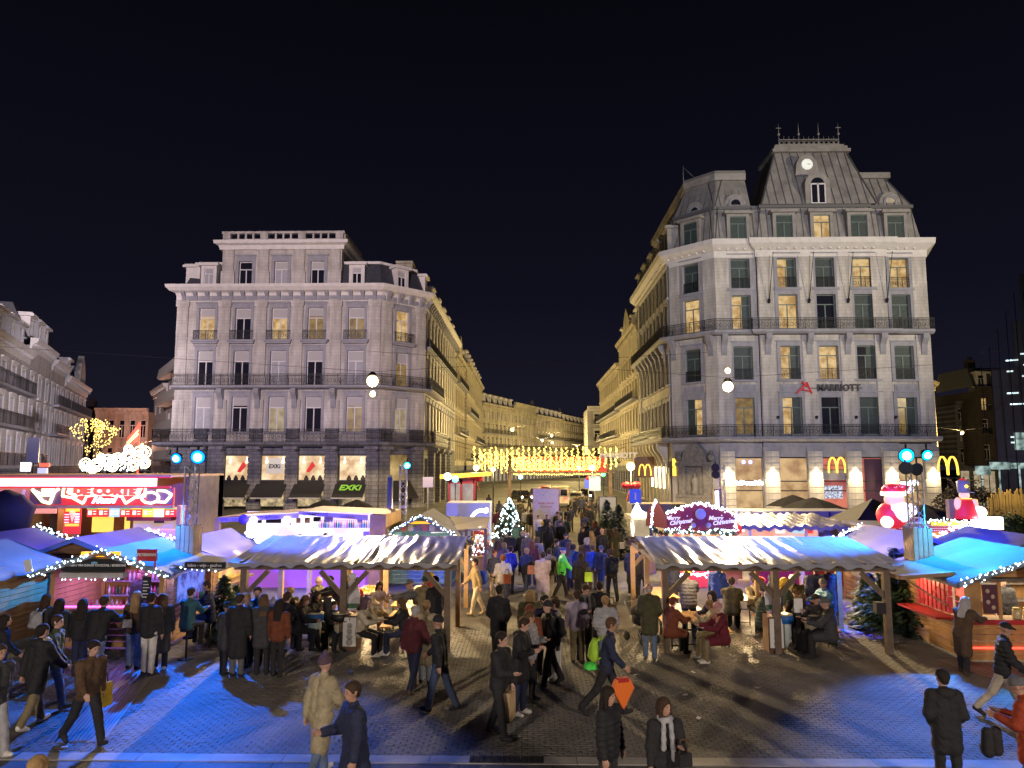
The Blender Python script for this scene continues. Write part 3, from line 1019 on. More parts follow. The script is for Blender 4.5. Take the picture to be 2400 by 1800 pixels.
# seams of the zinc as raised rolls on the lower mansard
sm = MB()
for F, L in ((FRc, clen), (FRa, XR2 - XR1), (FRm, XR3 - XR2), (FRr, XR4 - XR3)):
 for i in range(int(L / .75) + 1):
  x = i * .75
  sm.beam(F.loc(x, .23, ZM0), F.loc(x, .98, ZM1), .07, .07)
sm.build('roof_seams', ZINCSEAM, HB, kind='stuff')
def roof_body(name, base, top, z0, z1, seam=.8, mat=ZINC):
 """steep hipped roof: base and top rectangles (x0,x1,y0,y1) joined by sloping sides, with standing seams"""
 a, b = base, top
 vs = [(a[0], a[2], z0), (a[1], a[2], z0), (a[1], a[3], z0), (a[0], a[3], z0), (b[0], b[2], z1), (b[1], b[2], z1), (b[1], b[3], z1), (b[0], b[3], z1)]
 vs = [(x - HB.location.x, y - HB.location.y, z) for x, y, z in vs]
 r_ = MB().add(vs, [(0, 1, 5, 4), (1, 2, 6, 5), (2, 3, 7, 6), (3, 0, 4, 7), (4, 5, 6, 7)]).build(name, mat, HB)
 s = MB()
 n = int((a[1] - a[0]) / seam)
 V = [Vector(v) for v in vs]
 for i in range(n + 1):
  t = i / n
  # seams run parallel, clipped by the hips
  xb = V[0].x + (V[1].x - V[0].x) * t
  xt0, xt1 = V[4].x, V[5].x
  if xb < xt0:
   u = (xb - V[0].x) / max(.01, xt0 - V[0].x)
  elif xb > xt1:
   u = (V[1].x - xb) / max(.01, V[1].x - xt1)
  else:
   u = 1
  if u < .08:
   continue
  p0 = Vector((xb, V[0].y - .02, V[0].z))
  p1 = p0.lerp(Vector((xb, V[4].y - .02, V[4].z)), u)
  s.beam(p0, p1, .07, .1)
 for i, j in ((0, 4), (1, 5)):
  s.beam(V[i], V[j], .16, .16)
 s.build('standing_seams', ZINCSEAM, r_, kind='stuff')
 return r_
YR = DR + .9
# left shoulder with two bull's-eyes, right shoulder with one, centre pavilion
ZS = zat(418, DR + 2.4, 1720)
m = MB()
sweep(m, rrel[:4], [(-1.0, ZM1 + .2), (-2.7, ZS), (-7, ZS + .2), (-7, ZM1)])
m.build('upper_roof', ZINC, HB)
m = MB()
sweep(m, rrel[:4], [(-2.3, ZS - .2), (-2.2, ZS + .5), (-2.4, ZS + .9), (-3.4, ZS + .9), (-3.4, ZS - .2)])
m.build('upper_roof_curb', ZINC, HB)
sm = MB()
for F, L in ((FRc, clen), (FRa, XR2 - XR1)):
 for i in range(int(L / .75)):
  sm.beam(F.loc(.4 + i * .75, .98, ZM1 + .2), F.loc(.4 + i * .75, 2.68, ZS - .2), .07, .07)
sm.build('roof_seams', ZINCSEAM, HB, kind='stuff')
x0, x1 = xat(1999, DR, 470), XR4 - .7
roof_body('upper_roof', (x0 - 1, x1, YR, YR + 9), (x0 - 1, x1 - 1.6, YR + 1.9, YR + 7), ZM1 + .2, zat(420, YR + 1.9, 2060))
cb = MB().box(x0 - HB.location.x - 1, x1 - 1.2 - HB.location.x, YR + 1.5 - DR, YR + 8 - DR, zat(420, YR + 1.9, 2060), zat(407, YR + 1.9, 2060))
cb.build('upper_roof_curb', ZINC, HB)
TY = YR + 2.6
tx0, tx1 = xat(1787, DR, 480), xat(2058, DR, 480)
ux0, ux1 = xat(1815, TY, 355), xat(1982, TY, 355)
zt_ = lambda py: zat(py, TY, 1900)
roof_body('pavilion_roof', (tx0, tx1, YR - .6, YR + 10), (ux0, ux1, YR + 2.6, YR + 7), ZM1 + .2, zt_(357), .85)
HX, HY = HB.location.x, HB.location.y
m = MB()
m.box(ux0 - .35 - HX, ux1 + .35 - HX, YR + 2.1 - HY, YR + 7.4 - HY, zt_(359), zt_(352))
m.box(ux0 - .1 - HX, ux1 + .1 - HX, YR + 2.3 - HY, YR + 7.2 - HY, zt_(352), zt_(344))
m.box(ux0 + .1 - HX, ux1 - .2 - HX, YR + 2.5 - HY, YR + 7 - HY, zt_(344), zt_(339))
m.build('pavilion_crown', ZINC, HB)
# iron cresting with four tall finials
cz = zt_(339)
cx0, cx1 = xat(1826, TY, 340) - HX, xat(1966, TY, 340) - HX
yy = YR + 2.6 - HY
m = MB()
m.box(cx0, cx1, yy - .05, yy + .05, cz, cz + .1).box(cx0, cx1, yy - .05, yy + .05, cz + .55, cz + .64)
for i in range(13):
 x = cx0 + (cx1 - cx0) * i / 12
 big = i % 4 == 0
 m.tube((x, yy, cz), (x, yy, cz + (1.3 if big else 1.0)), .06 if big else .04, .03, 6)
 m.ball((x, yy, cz + (1.25 if big else .62)), .17 if big else .08, 6, 4)
 if big:
  m.tube((x, yy, cz + 1.2), (x, yy, cz + 2.6), .045, .012, 5)
 if i in (0, 12):
  m.box(x - .28, x + .28, yy - .03, yy + .03, cz + 1.95, cz + 2.03)
 if i < 12:
  w2 = (cx1 - cx0) / 24
  pts = [(x + w2 + w2 * .75 * math.cos(t), yy, cz + .12 + .34 * math.sin(t)) for t in [q * math.pi / 5 for q in range(6)]]
  for a, b in zip(pts[:-1], pts[1:]):
   m.beam(a, b, .05, .05)
m.build('roof_cresting', ZINC, HB)
def bulls_eye(F, x, z, y, r=.62, pane=GLASS, back=2.0):
 m = MB()
 n = 18
 pts = [(-1.15, -1.5), (1.15, -1.5)] + [(1.15 * math.cos(t), 1.15 * math.sin(t)) for t in [q * math.pi / 10 for q in range(11)]]
 m.prism(pts, 0, back)
 ring = MB()
 for k_ in range(n):
  a, b = 2 * math.pi * k_ / n, 2 * math.pi * (k_ + 1) / n
  ring.beam((r * math.cos(a), -.06, r * math.sin(a)), (r * math.cos(b), -.06, r * math.sin(b)), .16, .2)
 d = F.build(m, 'round_dormer', ZINC, x, y, z)
 ring.build('round_frame', GREY, d)
 MB().prism([(r * math.cos(2 * math.pi * q / n), r * math.sin(2 * math.pi * q / n)) for q in range(n)], -.03, -.012).build('round_pane', pane, d)
 return d
bulls_eye(FRc, clen * .5, zr(474), 1.15)
bulls_eye(FRa, xat(1731, DR, 470) - XR1, zr(469), 1.15)
bulls_eye(FRr, xat(2098, DR, 465) - XR3, zr(467), 1.1, .62, LITPALE)
# arched dormer and the clock on the pavilion roof
m = MB()
dx = xat(1919, DR, 450) - XR2
pts = [(-1.35, 0), (1.35, 0)] + [(1.35 * math.cos(t), 2.2 + 1.3 * math.sin(t)) for t in [q * math.pi / 8 for q in range(9)]]
m.prism(pts, 0, 2.5)
d = FRm.build(m, 'arched_dormer', ZINC, dx, .55, ZM1 + .2)
MB().prism([(-.72, .1), (.72, .1)] + [(.72 * math.cos(t), 2.2 + .72 * math.sin(t)) for t in [q * math.pi / 8 for q in range(9)]], -.02, -.01).build('arched_pane', GLASS, d)
MB().box(-.8, -.68, -.08, -.02, .1, 2.2).box(.68, .8, -.08, -.02, .1, 2.2).box(-.09, .09, -.08, -.02, .1, 2.2).box(-.68, .68, -.08, -.02, 2.1, 2.25).box(-.8, .8, -.08, -.02, 0, .1).build('arched_frame', WHITEFRAME, d)
m = MB()
m.prism([(-1.3, -1.25), (1.3, -1.25), (1.15, .1)] + [(1.05 * math.cos(t), .1 + 1.05 * math.sin(t)) for t in [q * math.pi / 8 for q in range(1, 8)]] + [(-1.15, .1)], 0, 1.6)
cl = FRm.build(m, 'clock_housing', ZINC, xat(1906, DR, 389) - XR2, 2.0, zat(388, DR + 2, 1906))
CLOCKF = M('clock_face', (.7, .72, .68), .5, emit=(.75, .8, .7), es=.5)
MB().prism([(.62 * math.cos(2 * math.pi * q / 24), .62 * math.sin(2 * math.pi * q / 24)) for q in range(24)], -.05, -.01).build('clock_face', CLOCKF, cl)
hd = MB().beam((0, -.07, 0), (.42, -.07, .02), .05, .02).beam((0, -.075, 0), (.26, -.075, -.03), .07, .02)
for q in range(12):
 a = q * math.pi / 6
 hd.beam((.5 * math.sin(a), -.065, .5 * math.cos(a)), (.57 * math.sin(a), -.065, .57 * math.cos(a)), .03, .02)
hd.build('clock_hands', DARKFRAME, cl)
# flagpoles on the front, a fixed mast on the roof
fp = MB().beam((0, -.05, 0), (0, -.3, .35), .25, .2).tube((0, -.25, .2), (.12, -1.6, 4.9), .05, .03, 6).ball((.12, -1.6, 4.95), .08, 6, 4).mesh('flagpole', [IRON])
for px in (1798, 1891, 1982, 2072):
 FRm.put('flagpole', fp, xat(px, DR, 710) - XR2, -.1, zr(712))
MB().tube((0, 0, 0), (0, 0, 2.2), .06, .05, 6).tube((0, 0, 2.0), (1.6, 0, .4), .04, .04, 5).build('roof_mast', ZINCSEAM, HB, (CHX + 2.2 - HX, CHY + .5 - HY, ZS + .3))
# drainpipes and small wall lamps
for F, x in ((FRs, RSY - CHY - .25), (FRc, .1)):
 pass
FRc.build(MB().tube((0, -.22, ZRB1 + .2), (0, -.22, ZRC), .09, .09, 6), 'drainpipe', ZINCSEAM, .25)
sc_ = MB().box(-.09, .09, -.3, 0, -.15, .15).ball((0, -.34, .05), .12, 6, 4).mesh('wall_lantern', [IRON])
for px in (1818, 1908, 2000, 2092):
 FRm.put('wall_lantern', sc_, xat(px, DR, 980) - XR2, -.16, zr(979))
# hotel sign
SIGNR = M('red_sign_letter', (.45, .02, .03), .5, emit=(.5, .01, .02), es=.25)
SIGNK = M('black_sign_letter', (.02, .02, .025), .5)
ax = xat(1936, DR, 910) - XR2
sg = FRm.build(MB().box(-1.0, 4.5, .0, .05, -.04, .04), 'hotel_sign', SIGNK, ax - 1.0, -.24, zr(911))
lettering('MARRIOTT', .98, SIGNK, sg, (2.05, -.05, 0), 0, .05, .03, sx=.92)
em = MB()
em.beam((-2.3, -.06, -.55), (-1.2, -.06, .6), .3, .12).beam((-1.25, -.06, .6), (-.75, -.06, -.55), .3, .12).beam((-1.9, -.09, -.1), (-.95, -.09, -.35), .28, .1).beam((-1.75, -.1, .65), (-1.2, -.1, .1), .25, .1)
em.build('emblem', SIGNR, sg)
# ground storey
gzt = zr(1071)
gops = [(c - 1.75, c + 1.75, .2, gzt) for c in mrc] + []
FRm.build(wall_mb(0, XR3 - XR2, 0, ZRG, gops, .7), 'ground_storey_wall', GREY)
FRa.build(wall_mb(0, XR2 - XR1, 0, ZRG, [(arc[0] - 1.65, arc[0] + 1.65, .2, gzt)], .7), 'ground_storey_wall', GREY)
FRr.build(wall_mb(0, XR4 - XR3, 0, ZRG, [(rrc[0] - 1.75, rrc[0] + 1.75, .2, gzt)], .7), 'ground_storey_wall', GREY)
FRc.build(wall_mb(0, clen, 0, ZRG, [], .7), 'ground_storey_wall', GREY)
FRs.build(wall_mb(0, RSY - CHY, 0, ZRG, [(c - .75, c + .75, .3, zr(1080)) for c in src], .7), 'ground_storey_wall', STONE2)
FRk.build(wall_mb(0, 17, 0, ZRG, [], .7), 'ground_storey_wall', GREY)
bz = MB().box(-.8, .8, -.3, 0, 0, zr(1048)).mesh('pier', [GREY])
rus = MB().box(-.74, .74, -.36, -.28, 0, .55).mesh('pier_block', [STONE])
hoodm = MB().prism([(-.95, 0), (.95, 0), (.8, .5), (.2, 1.0), (-.2, 1.0), (-.8, .5)], -.55, -.25).mesh('panel_arch', [GREY])
SCONCE = M('sconce_glow', (1, .8, .45), .5, emit=(1, .80, .42), es=9, sample=False)
scm = MB().box(-.5, .5, -.62, -.36, -.25, .35).prism([(-.35, .35), (.35, .35), (0, .9)], -.58, -.4).mesh('wall_light', [SCONCE])
PIERX = [(FRa, .65), (FRm, .7), (FRm, (mrc[0] + mrc[1]) / 2), (FRm, (mrc[1] + mrc[2]) / 2), (FRm, XR3 - XR2 - .7), (FRr, XR4 - XR3 - .8)]
for F, x in PIERX:
 p = F.put('pier', bz, x)
 for q in range(10):
  link('pier_block', rus, p, (0, 0, q * .62))
 F.put('wall_light', scm, x, 0, zr(1116))
 q = F.loc(x, -1.0, zr(1122))
 lamp('wall_light_glow', 'POINT', Vector(q) + HB.location, 160, (1, .78, .4), size=.15)
BURG = room_mat('burger_interior', (.95, .62, .30), (.48, .26, .12), .75, .7)
BURGR = room_mat('burger_red', (.95, .25, .16), (.45, .10, .10), .75, .5)
MENU = room_mat('menu_screens', (.8, .85, 1.0), (.06, .06, .16), 1.1, 5)
GOLD = M('golden_sign', (1, .62, .08), .4, emit=(1, .60, .07), es=2.2)
SIGNW = M('white_light_sign', (1, 1, 1), .4, emit=(.85, .92, 1), es=6, sample=False)
BLUEL = M('blue_light', (.2, .2, 1), .4, emit=(.25, .28, 1), es=5, sample=False)
swf = MB()
H = gzt - .2
for a in (-1.7, 1.7):
 swf.box(a - .07, a + .07, -.05, .08, .2, gzt)
for z in (.2, H * .38, H * .56, gzt - .14):
 swf.box(-1.7, 1.7, -.05, .08, z, z + .12)
swf = swf.mesh('shop_window', [DARKFRAME])
swp = {k: MB().box(-1.65, 1.65, .03, .06, .25, gzt - .05).mesh('pane', [mm]) for k, mm in (('a', BURG), ('b', BURGR))}
SH = []
for F, c, kind in [(FRa, arc[0], 'a'), (FRm, mrc[0], 'a'), (FRm, mrc[1], 'b'), (FRm, mrc[2], 'b'), (FRr, rrc[0], 'a')]:
 s = F.put('shop_window', swf, c, .35)
 link('pane', swp[kind], s)
 SH.append(s)
link('menu_screen', MB().box(-1.2, .9, -.02, .02, 1.3, 2.6).mesh('menu_screen', [MENU]), SH[2])
link('grey_panel', MB().box(-1.6, 1.6, -.06, -.02, 3.2, 4.3).mesh('grey_panel', [GREY]), SH[2])
link('dark_panel', MB().box(-.7, 1.6, -.04, -.01, .4, gzt - .2).mesh('dark_panel', [M('plum_panel', (.07, .03, .06), .5)]), SH[3])
for s, sx_ in ((SH[0], 0), (SH[4], -.9)):
 lettering("McDonald's", .62, SIGNW, s, (.1 + sx_, -.1, zr(1132)), 0, .03, .03, sx=1.1)
for k_, x_ in ((0, -.35), (1, .35)):
 link('round_light', MB().ball((0, 0, 0), .2, 8, 6).mesh('round_light', [BLUEL]), SH[0], (x_ + .1, -.1, zr(1083)))
def golden_m(parent, loc, s=1., rz=0., bars=True):
 m = MB()
 for sg_ in (-1, 1):
  pts = []
  for q in range(11):
   t = math.pi * q / 10
   pts.append((sg_ * .34 + .34 * math.cos(t) * s / s, 0, 1.0 * math.sin(t) ** .8 if 0 < q < 10 else 0))
  for a, b in zip(pts[:-1], pts[1:]):
   m.beam((a[0] * s, 0, a[2] * s * 1.25), (b[0] * s, 0, b[2] * s * 1.25), .17 * s, .1)
 o = link('arch_logo', m.mesh('arch_logo', [GOLD]), parent, loc, rz)
 return o
golden_m(SH[2], (.3, -.35, zr(1108)), 1.25)
link('sign_bar', MB().box(-2.2, 2.2, -.3, -.26, zr(1091), zr(1089.5)).box(-2.2, 2.2, -.3, -.26, zr(1102), zr(1100.5)).mesh('sign_bar', [IRON]), SH[2])
# blade signs on the street front and on the far right corner
sb = FRs.build(MB().box(-.05, .05, -3.0, -.6, -.8, 1.7), 'blade_sign', M('brown_sign_box', (.10, .05, .02), .5), 15.2, 0, zr(1106))
golden_m(sb, (-.12, -1.75, -.55), 1.05, R(90))
golden_m(sb, (.12, -1.75, -.55), 1.05, R(-90))
gs = FRc.build(MB().box(-.06, .06, -.9, -.1, 0, .1), 'sign_arm', IRON, .6, 0, zr(1096))
link('blade_light', MB().box(-.12, .12, -.62, -.3, -.9, .95).mesh('blade_light', [GOLD]), gs)
sb2 = FRr.build(MB().box(-1.9, .3, -.1, -.04, -.35, -.25), 'sign_arm', IRON, XR4 - XR3 + 1.5, -.2, zr(1113))
golden_m(sb2, (-.75, -.1, 0), 1.5)
# pale strip lights between the piers of the street front
stl = MB().box(-.12, .12, -.5, -.35, 0, 2.4).mesh('strip_light', [SCONCE])
for i in (8, 7, 6, 5):
 FRs.put('strip_light', stl, (src[i] + src[i - 1]) / 2, -.1, zr(1150))
# wall fountain with a carved niche on the chamfer
NICHE = M('fountain_stone', (.17, .165, .165), .8, var=(3, .35))
m = MB()
m.box(-2.3, 2.3, -.5, 0, 0, 1.6).box(-1.9, -1.1, -.6, 0, 1.6, 4.6).box(1.1, 1.9, -.6, 0, 1.6, 4.6).box(-2.2, 2.2, -.75, 0, 4.6, 5.0)
m.prism([(-1.6, 5.0), (1.6, 5.0), (1.2, 6.2), (.4, 7.0), (-.4, 7.0), (-1.2, 6.2)], -.6, 0)
m.prism([(-1.1, 1.6), (1.1, 1.6), (1.1, 4.6), (-1.1, 4.6)], -.15, 0)
m.box(-2.1, 2.1, -.7, 0, 1.3, 1.6)
fo = FRc.build(m, 'wall_fountain', NICHE, clen * .52, -.05, 0)
MB().lathe([(.5, 1.6), (.42, 1.9), (.3, 2.4), (.42, 2.9), (.36, 3.3), (.12, 3.45), (.2, 3.6), (.17, 3.85), (.02, 3.95)], 10, (0, -.4, 0)).build('carved_bust', NICHE, fo)
for sx_ in (-1, 1):
 MB().ball((sx_ * 2.0, -.4, 5.5), .4, 8, 6).ball((sx_ * 2.0, -.4, 6.0), .22, 8, 6).build('carved_figure', NICHE, fo)
# ------------------------------------------------------------------ plainer houses along the streets
def townhouse(label, X, Y, a, W, nb, rows, ztop, wallm=STONE2, fm=WHITEFRAME, ww=1.3, balc=(), dormers=0, roof=SLATE, hroof=3.2, lit=.05,
    group=None, depth=11, gz=4.6, gable=None, surr=True, name='town_house', shop=LITPALE, guard=()):
 c_, s_ = math.cos(a), math.sin(a)
 root = thing(name, label, 'house', (X, Y, 0), 0, group)
 F = Fac(root, X, Y, a)
 pitch = W / nb
 cols = [pitch * (i + .5) for i in range(nb)]
 ops = [(c - ww / 2, c + ww / 2, z, z + h) for c in cols for z, h in rows]
 m = wall_mb(0, W, gz, ztop, ops, .3)
 m.quad((0, depth, gz), (0, 0, gz), (0, 0, ztop), (0, depth, ztop))
 m.quad((W, 0, gz), (W, depth, gz), (W, depth, ztop), (W, 0, ztop))
 F.build(m, 'wall', wallm)
 gops = [(c - pitch * .36, c + pitch * .36, .3, gz - .9) for c in cols]
 g = wall_mb(0, W, 0, gz, gops, .4)
 F.build(g, 'ground_storey_wall', DARKSTONE)
 gp = MB().box(-pitch * .36, pitch * .36, .25, .3, .3, gz - .9).mesh('shop_pane', [shop])
 for c in cols:
  F.put('shop_pane', gp, c)
 for z, h in rows:
  for c in cols:
   p = 'lit' if rnd.random() < lit else ('curtain' if rnd.random() < .25 else 'dark')
   f = F.put('window', win_mesh(ww, h, fm), c, .22, z)
   link('pane', pane_mesh(ww, h, PANES[p]), f)
   if surr:
    F.put('window_surround', surround_mesh(ww, h, TRIM if wallm is STONE else wallm, .2, .08, .3), c, 0, z)
 pl = [(0, 0), (W, 0)]
 P = [(x * c_ - y * s_, x * s_ + y * c_) for x, y in pl]
 m = MB()
 sweep(m, P, [(0, ztop - .5), (.15, ztop - .5), (.2, ztop), (.6, ztop + .3), (.7, ztop + .65), (0, ztop + .7)])
 for i in range(int(W / .8)):
  q = F.loc(.4 + i * .8, -.35, ztop - .05)
  m.beam(q, (q[0], q[1], q[2] + .28), .25, .25)
 m.build('cornice', TRIM if wallm is STONE else wallm, root)
 if roof:
  m = MB().add([(0, .3, ztop + .7), (W, .3, ztop + .7), (W, 1.6, ztop + .7 + hroof), (0, 1.6, ztop + .7 + hroof), (0, depth, ztop + .7), (W, depth, ztop + .7),
      (W, depth - 1, ztop + .7 + hroof), (0, depth - 1, ztop + .7 + hroof)], [(0, 1, 2, 3), (3, 2, 6, 7), (0, 3, 7, 4), (1, 5, 6, 2)])
  F.build(m, 'roof', roof)
  if dormers:
   for i in range(dormers):
    put_dormer(F, W * (i + .5) / dormers, ztop + .7, 1.0, 1.9, fm, TRIM, 'dark', .3, 1.3, False)
  m = MB().box(W * .3, W * .3 + 1.2, 4, 5.2, ztop + hroof, ztop + hroof + 2.4)
  for q in range(3):
   m.tube((W * .3 + .25 + q * .35, 4.6, ztop + hroof + 2.4), (W * .3 + .25 + q * .35, 4.6, ztop + hroof + 3.0), .13, .11, 6)
  F.build(m, 'chimney', wallm)
 for r_ in balc:
  z = rows[r_][0] - .1
  b = F.build(MB().box(.2, W - .2, -.9, 0, z - .25, z), 'balcony', GREY)
  railing_mb(W - .4, 1.05, False, .2, None, .2, -.84, z).build('railing', IRON, b)
 for r_ in guard:
  for c in cols:
   small_rail(F, c, rows[r_][0], ww + .5, 1.0, -.3)
 if gable:
  gx, gw, gh = gable
  F.build(MB().prism([(gx - gw / 2, ztop + .6), (gx + gw / 2, ztop + .6), (gx + gw / 2, ztop + gh * .5), (gx + gw * .3, ztop + gh * .75), (gx, ztop + gh), (gx - gw * .3, ztop + gh * .75), (gx - gw / 2, ztop + gh * .5)], -.1, .6), 'gable', wallm)
 return root
r4 = [(6.0, 3.0), (10.3, 2.9), (14.6, 2.7), (18.6, 2.3)]
r4b = [(5.6, 3.2), (10.0, 3.0), (14.3, 2.8), (18.4, 2.5)]
YST = dict(wallm=STONE2, group='houses along the lit street')
townhouse('ornate cream house with gabled dormers next after the corner cafe building', CHL, SY1 + .05, R(90), 18, 6, r4b, 22.5, balc=(1, 3), dormers=3, gable=(9, 6, 5), **YST)
townhouse('cream house with two balconies, second beyond the cafe building', CHL + .4, SY1 + 18.1, R(90), 22, 7, r4, 23.5, balc=(0, 2), dormers=4, **YST)
townhouse('farthest cream house on the left side of the lit street', CHL, SY1 + 40.2, R(90), 30, 9, r4b, 24, balc=(1,), dormers=5, **YST)
townhouse('tall cream house with pointed gables just beyond the hotel', CHX, 124, R(-90), 20.9, 7, r4b, 24.5, balc=(2,), dormers=4, gable=(10, 7, 5), **YST)
townhouse('cream house with two continuous dark balconies on the right street side', CHX, 158, R(-90), 33.9, 11, [(5.6, 3), (9.8, 3), (14, 2.8), (18, 2.4)], 21.5, balc=(0, 1, 2), roof=None, **YST)
townhouse('narrow white rounded house at the far right end of the lit street', xat(1377, 168), 168, 0, 4.5, 1, [(6, 2.6), (10, 2.6), (14, 2.4)], 17.5, wallm=STONE, roof=None, guard=(0, 1, 2), group='houses along the lit street')
# the long curved row that closes the street
cx0_, cy0_ = xat(1130, 190), 190
cdir = Vector((35.4, 100)).normalized()
ca = math.atan2(cdir.y, cdir.x)
rr = [(5.5, 2.8), (9.4, 2.8), (13.2, 2.6), (16.9, 2.2)]
q = 0
for i, (W, zt, nd, lab, bal) in enumerate([(24, 20.4, 6, 'long house with slate dormers closing the street, nearest part of the curved row', (1, 2)),
           (20, 22.3, 0, 'flat-topped house without dormers in the curved row closing the street', (1,)),
           (30, 20.0, 6, 'house with tall dormers, third along the curved row closing the street', (0, 1, 2)),
           (36, 19.6, 7, 'last and smallest-looking house of the curved row closing the street', (0, 1, 2))]):
 townhouse(lab, cx0_ + cdir.x * q, cy0_ + cdir.y * q, ca, W - .05, int(W / 3), rr, zt, STONE2, balc=bal, dormers=nd, roof=SLATE if nd else None, group='curved row closing the street', ww=1.2, surr=False)
 q += W
# houses at the left edge of the square, receding to the left-hand street
la = R(114)
ld = Vector((math.cos(la), math.sin(la)))
E = Vector((-60.5, 98))
for s0, W, nb, zt, lab, dm, bl, gb in [(0, 16.8, 5, 14.4, 'grey house with a round-topped dormer and brick frieze at the end of the left row', 2, (2,), (12.2, 4.0, 4.6)),
          (17, 8.0, 3, 15.2, 'narrow grey house with dark iron balconies second from the end of the left row', 0, (1, 2), None),
          (25.1, 10.5, 3, 15.8, 'pale house with pointed dormers in the row at the left edge', 3, (), None),
          (35.7, 14, 4, 14.4, 'nearest pale carved house of the row at the left edge', 4, (0, 1, 2), None)]:
 p = E - ld * (s0 + W)
 townhouse(lab, p.x, p.y, la, W, nb, [(4.8, 2.4), (8.1, 2.3), (11.2, 1.9)], zt, STONE, balc=bl, dormers=dm, group='row of houses at the left edge', gable=gb, shop=GLASS, lit=.0, guard=(0,) if not bl else ())
# street on the left between the row and the corner building
PINK = brick_mat('rendered_wall', (.50, .40, .34), (.45, .36, .3), 3, 1.2, .9, .04, .004, .1)
townhouse('orange-lit rendered building with arched windows at the end of the left street', xat(222, 130), 130, R(6), 9.3, 5, [(4.6, 3.2), (9.6, 3.2)], 14.3, PINK, roof=None, ww=.95, surr=False, lit=0, shop=GLASS)
townhouse('low brown house beside the orange building at the end of the left street', xat(150, 136), 136, 0, 6.0, 3, [(5, 2.2), (9, 2.2)], 13.3, M('brown_render', (.16, .10, .09), .9), roof=SLATE, hroof=1.5, surr=False, lit=0, shop=GLASS)
BW = M('balcony_white', (.50, .47, .43), .7)
bx, by = XL0 - .3, DL + 4
bd = Vector((-11.2, 16.6)).normalized()
p = Vector((bx, by)) + bd * 17
bb = townhouse('modern flats with white wrap-round balconies behind the cafe building', p.x, p.y, math.atan2(-bd.y, -bd.x), 17, 4, [(6, 2), (9.6, 2), (13.2, 2)], 16.5, BW, roof=None, ww=1.9, surr=False, lit=.1, name='apartment_building', shop=GLASS)
Fb = Fac(bb, p.x, p.y, math.atan2(-bd.y, -bd.x))
for z in (5.4, 9.0, 12.6, 16.2):
 Fb.build(MB().prism([(0, z), (0, z + 1.1), (-1.3, z + 1.1), (-1.5, z), (-1.3, z - .25), (0, z - .25)], .5, 16.5, 0, 'x'), 'balcony', BW)
p2 = p + bd * 14
townhouse('plain cream house with small windows farther down the left street', p2.x, p2.y, math.atan2(-bd.y, -bd.x), 13.8, 3, [(5, 1.6), (8.6, 1.6), (12, 1.6)], 15.0, BW, roof=SLATE, hroof=1.4, ww=1.2, surr=False, lit=0)
# street on the right
rd = Vector((math.sin(R(40)), math.cos(R(40))))
p = Vector((XR4 + 1.0, DR + 9))
WARMW = brick_mat('warm_rendered_wall', (.50, .40, .24), (.44, .35, .2), 3, 1.5, .9, .03, .004, .1)
townhouse('yellow-lit house with small balconies in the street right of the hotel', p.x, p.y, R(50), 9, 4, [(5.5, 2.2), (9, 2.2), (12.5, 2.2), (15.8, 1.8)], 18.5, WARMW, roof=SLATE, ww=1, guard=(0, 1, 2), surr=False)
p += rd * 9.05
townhouse('lower yellow-lit house farther down the street right of the hotel', p.x, p.y, R(50), 10, 4, [(5.5, 2.2), (9, 2.2), (12.2, 2.0)], 15.2, WARMW, roof=None, ww=1, surr=False)
BRK = brick_mat('dark_brick', (.085, .065, .055), (.05, .045, .04), .5, .2, .9, .15, .01, .2)
townhouse('dark brick house with slate dormers and a few lit arched windows, far right', xat(2290, 118), 118, 0, 5.6, 2, [(5.5, 2.4), (9.6, 2.4), (13.4, 2.0)], 16.6, BRK, dormers=2, ww=.9, lit=.45, guard=(1, 2), surr=False)
townhouse('dim grey house in the gap left of the dark brick house', xat(2240, 122), 122, 0, 4.2, 2, [(5, 2.4), (8.6, 2.4), (12, 2)], 14.6, DARKSTONE, roof=None, ww=.9, lit=0, surr=False)
# dark unlit office block at the right edge, its slits of light showing
ob = thing('office_block', 'black glass office block under scaffolding at the right edge, thin slits of light', 'office block', (xat(2333, 84), 84, 0), R(-36))
DG = M('black_cladding', (.018, .02, .026), .35)
ox0 = 0.0
MB().box(ox0, ox0 + 24, 0, 18, 0, zat(870, 84)).box(ox0 + 2.2, ox0 + 24, 1, 18, zat(870, 84), zat(760, 84)).box(ox0 + 3.2, ox0 + 20, 2, 17, zat(760, 84), zat(650, 84)).build('cladding', DG, ob)
SLIT = M('office_slit_light', (.8, .9, 1), .4, emit=(.75, .95, .95), es=1.1, sample=False)
slb = [MB().box(0, w_, -.08, -.02, 0, .16).mesh('light_slit', [SLIT]) for w_ in (.6, 1.1, 1.7)]
for k in range(34):
 link('light_slit', slb[k % 3], ob, (ox0 + 1.2 + rnd.choice((0, 1.6, 2.2, 3.3)) + rnd.random() * .4, .0, zat(840 + (k % 17) * 12.5, 84)))
sm = MB()
for k in range(9):
 x = ox0 - .9 + k * .9
 sm.tube((x, -.7, 0), (x, -.7, zat(700 + max(0, 4 - k) * 40, 84)), .05, .05, 5)
for k in range(9):
 z = 1.6 + k * 2
 sm.beam((ox0 - .9, -.7, z), (ox0 + 6.3, -.7, z), .05, .05)
 sm.beam((ox0 - .9 + (k % 4) * 1.8, -.7, z), (ox0 + .9 + (k % 4) * 1.8, -.7, z + 2), .04, .04)
sm.build('scaffolding', IRON, ob)
GSHOP = room_mat('mint_shop', (.75, 1.0, .92), (.1, .16, .16), .6, 1.2, False)
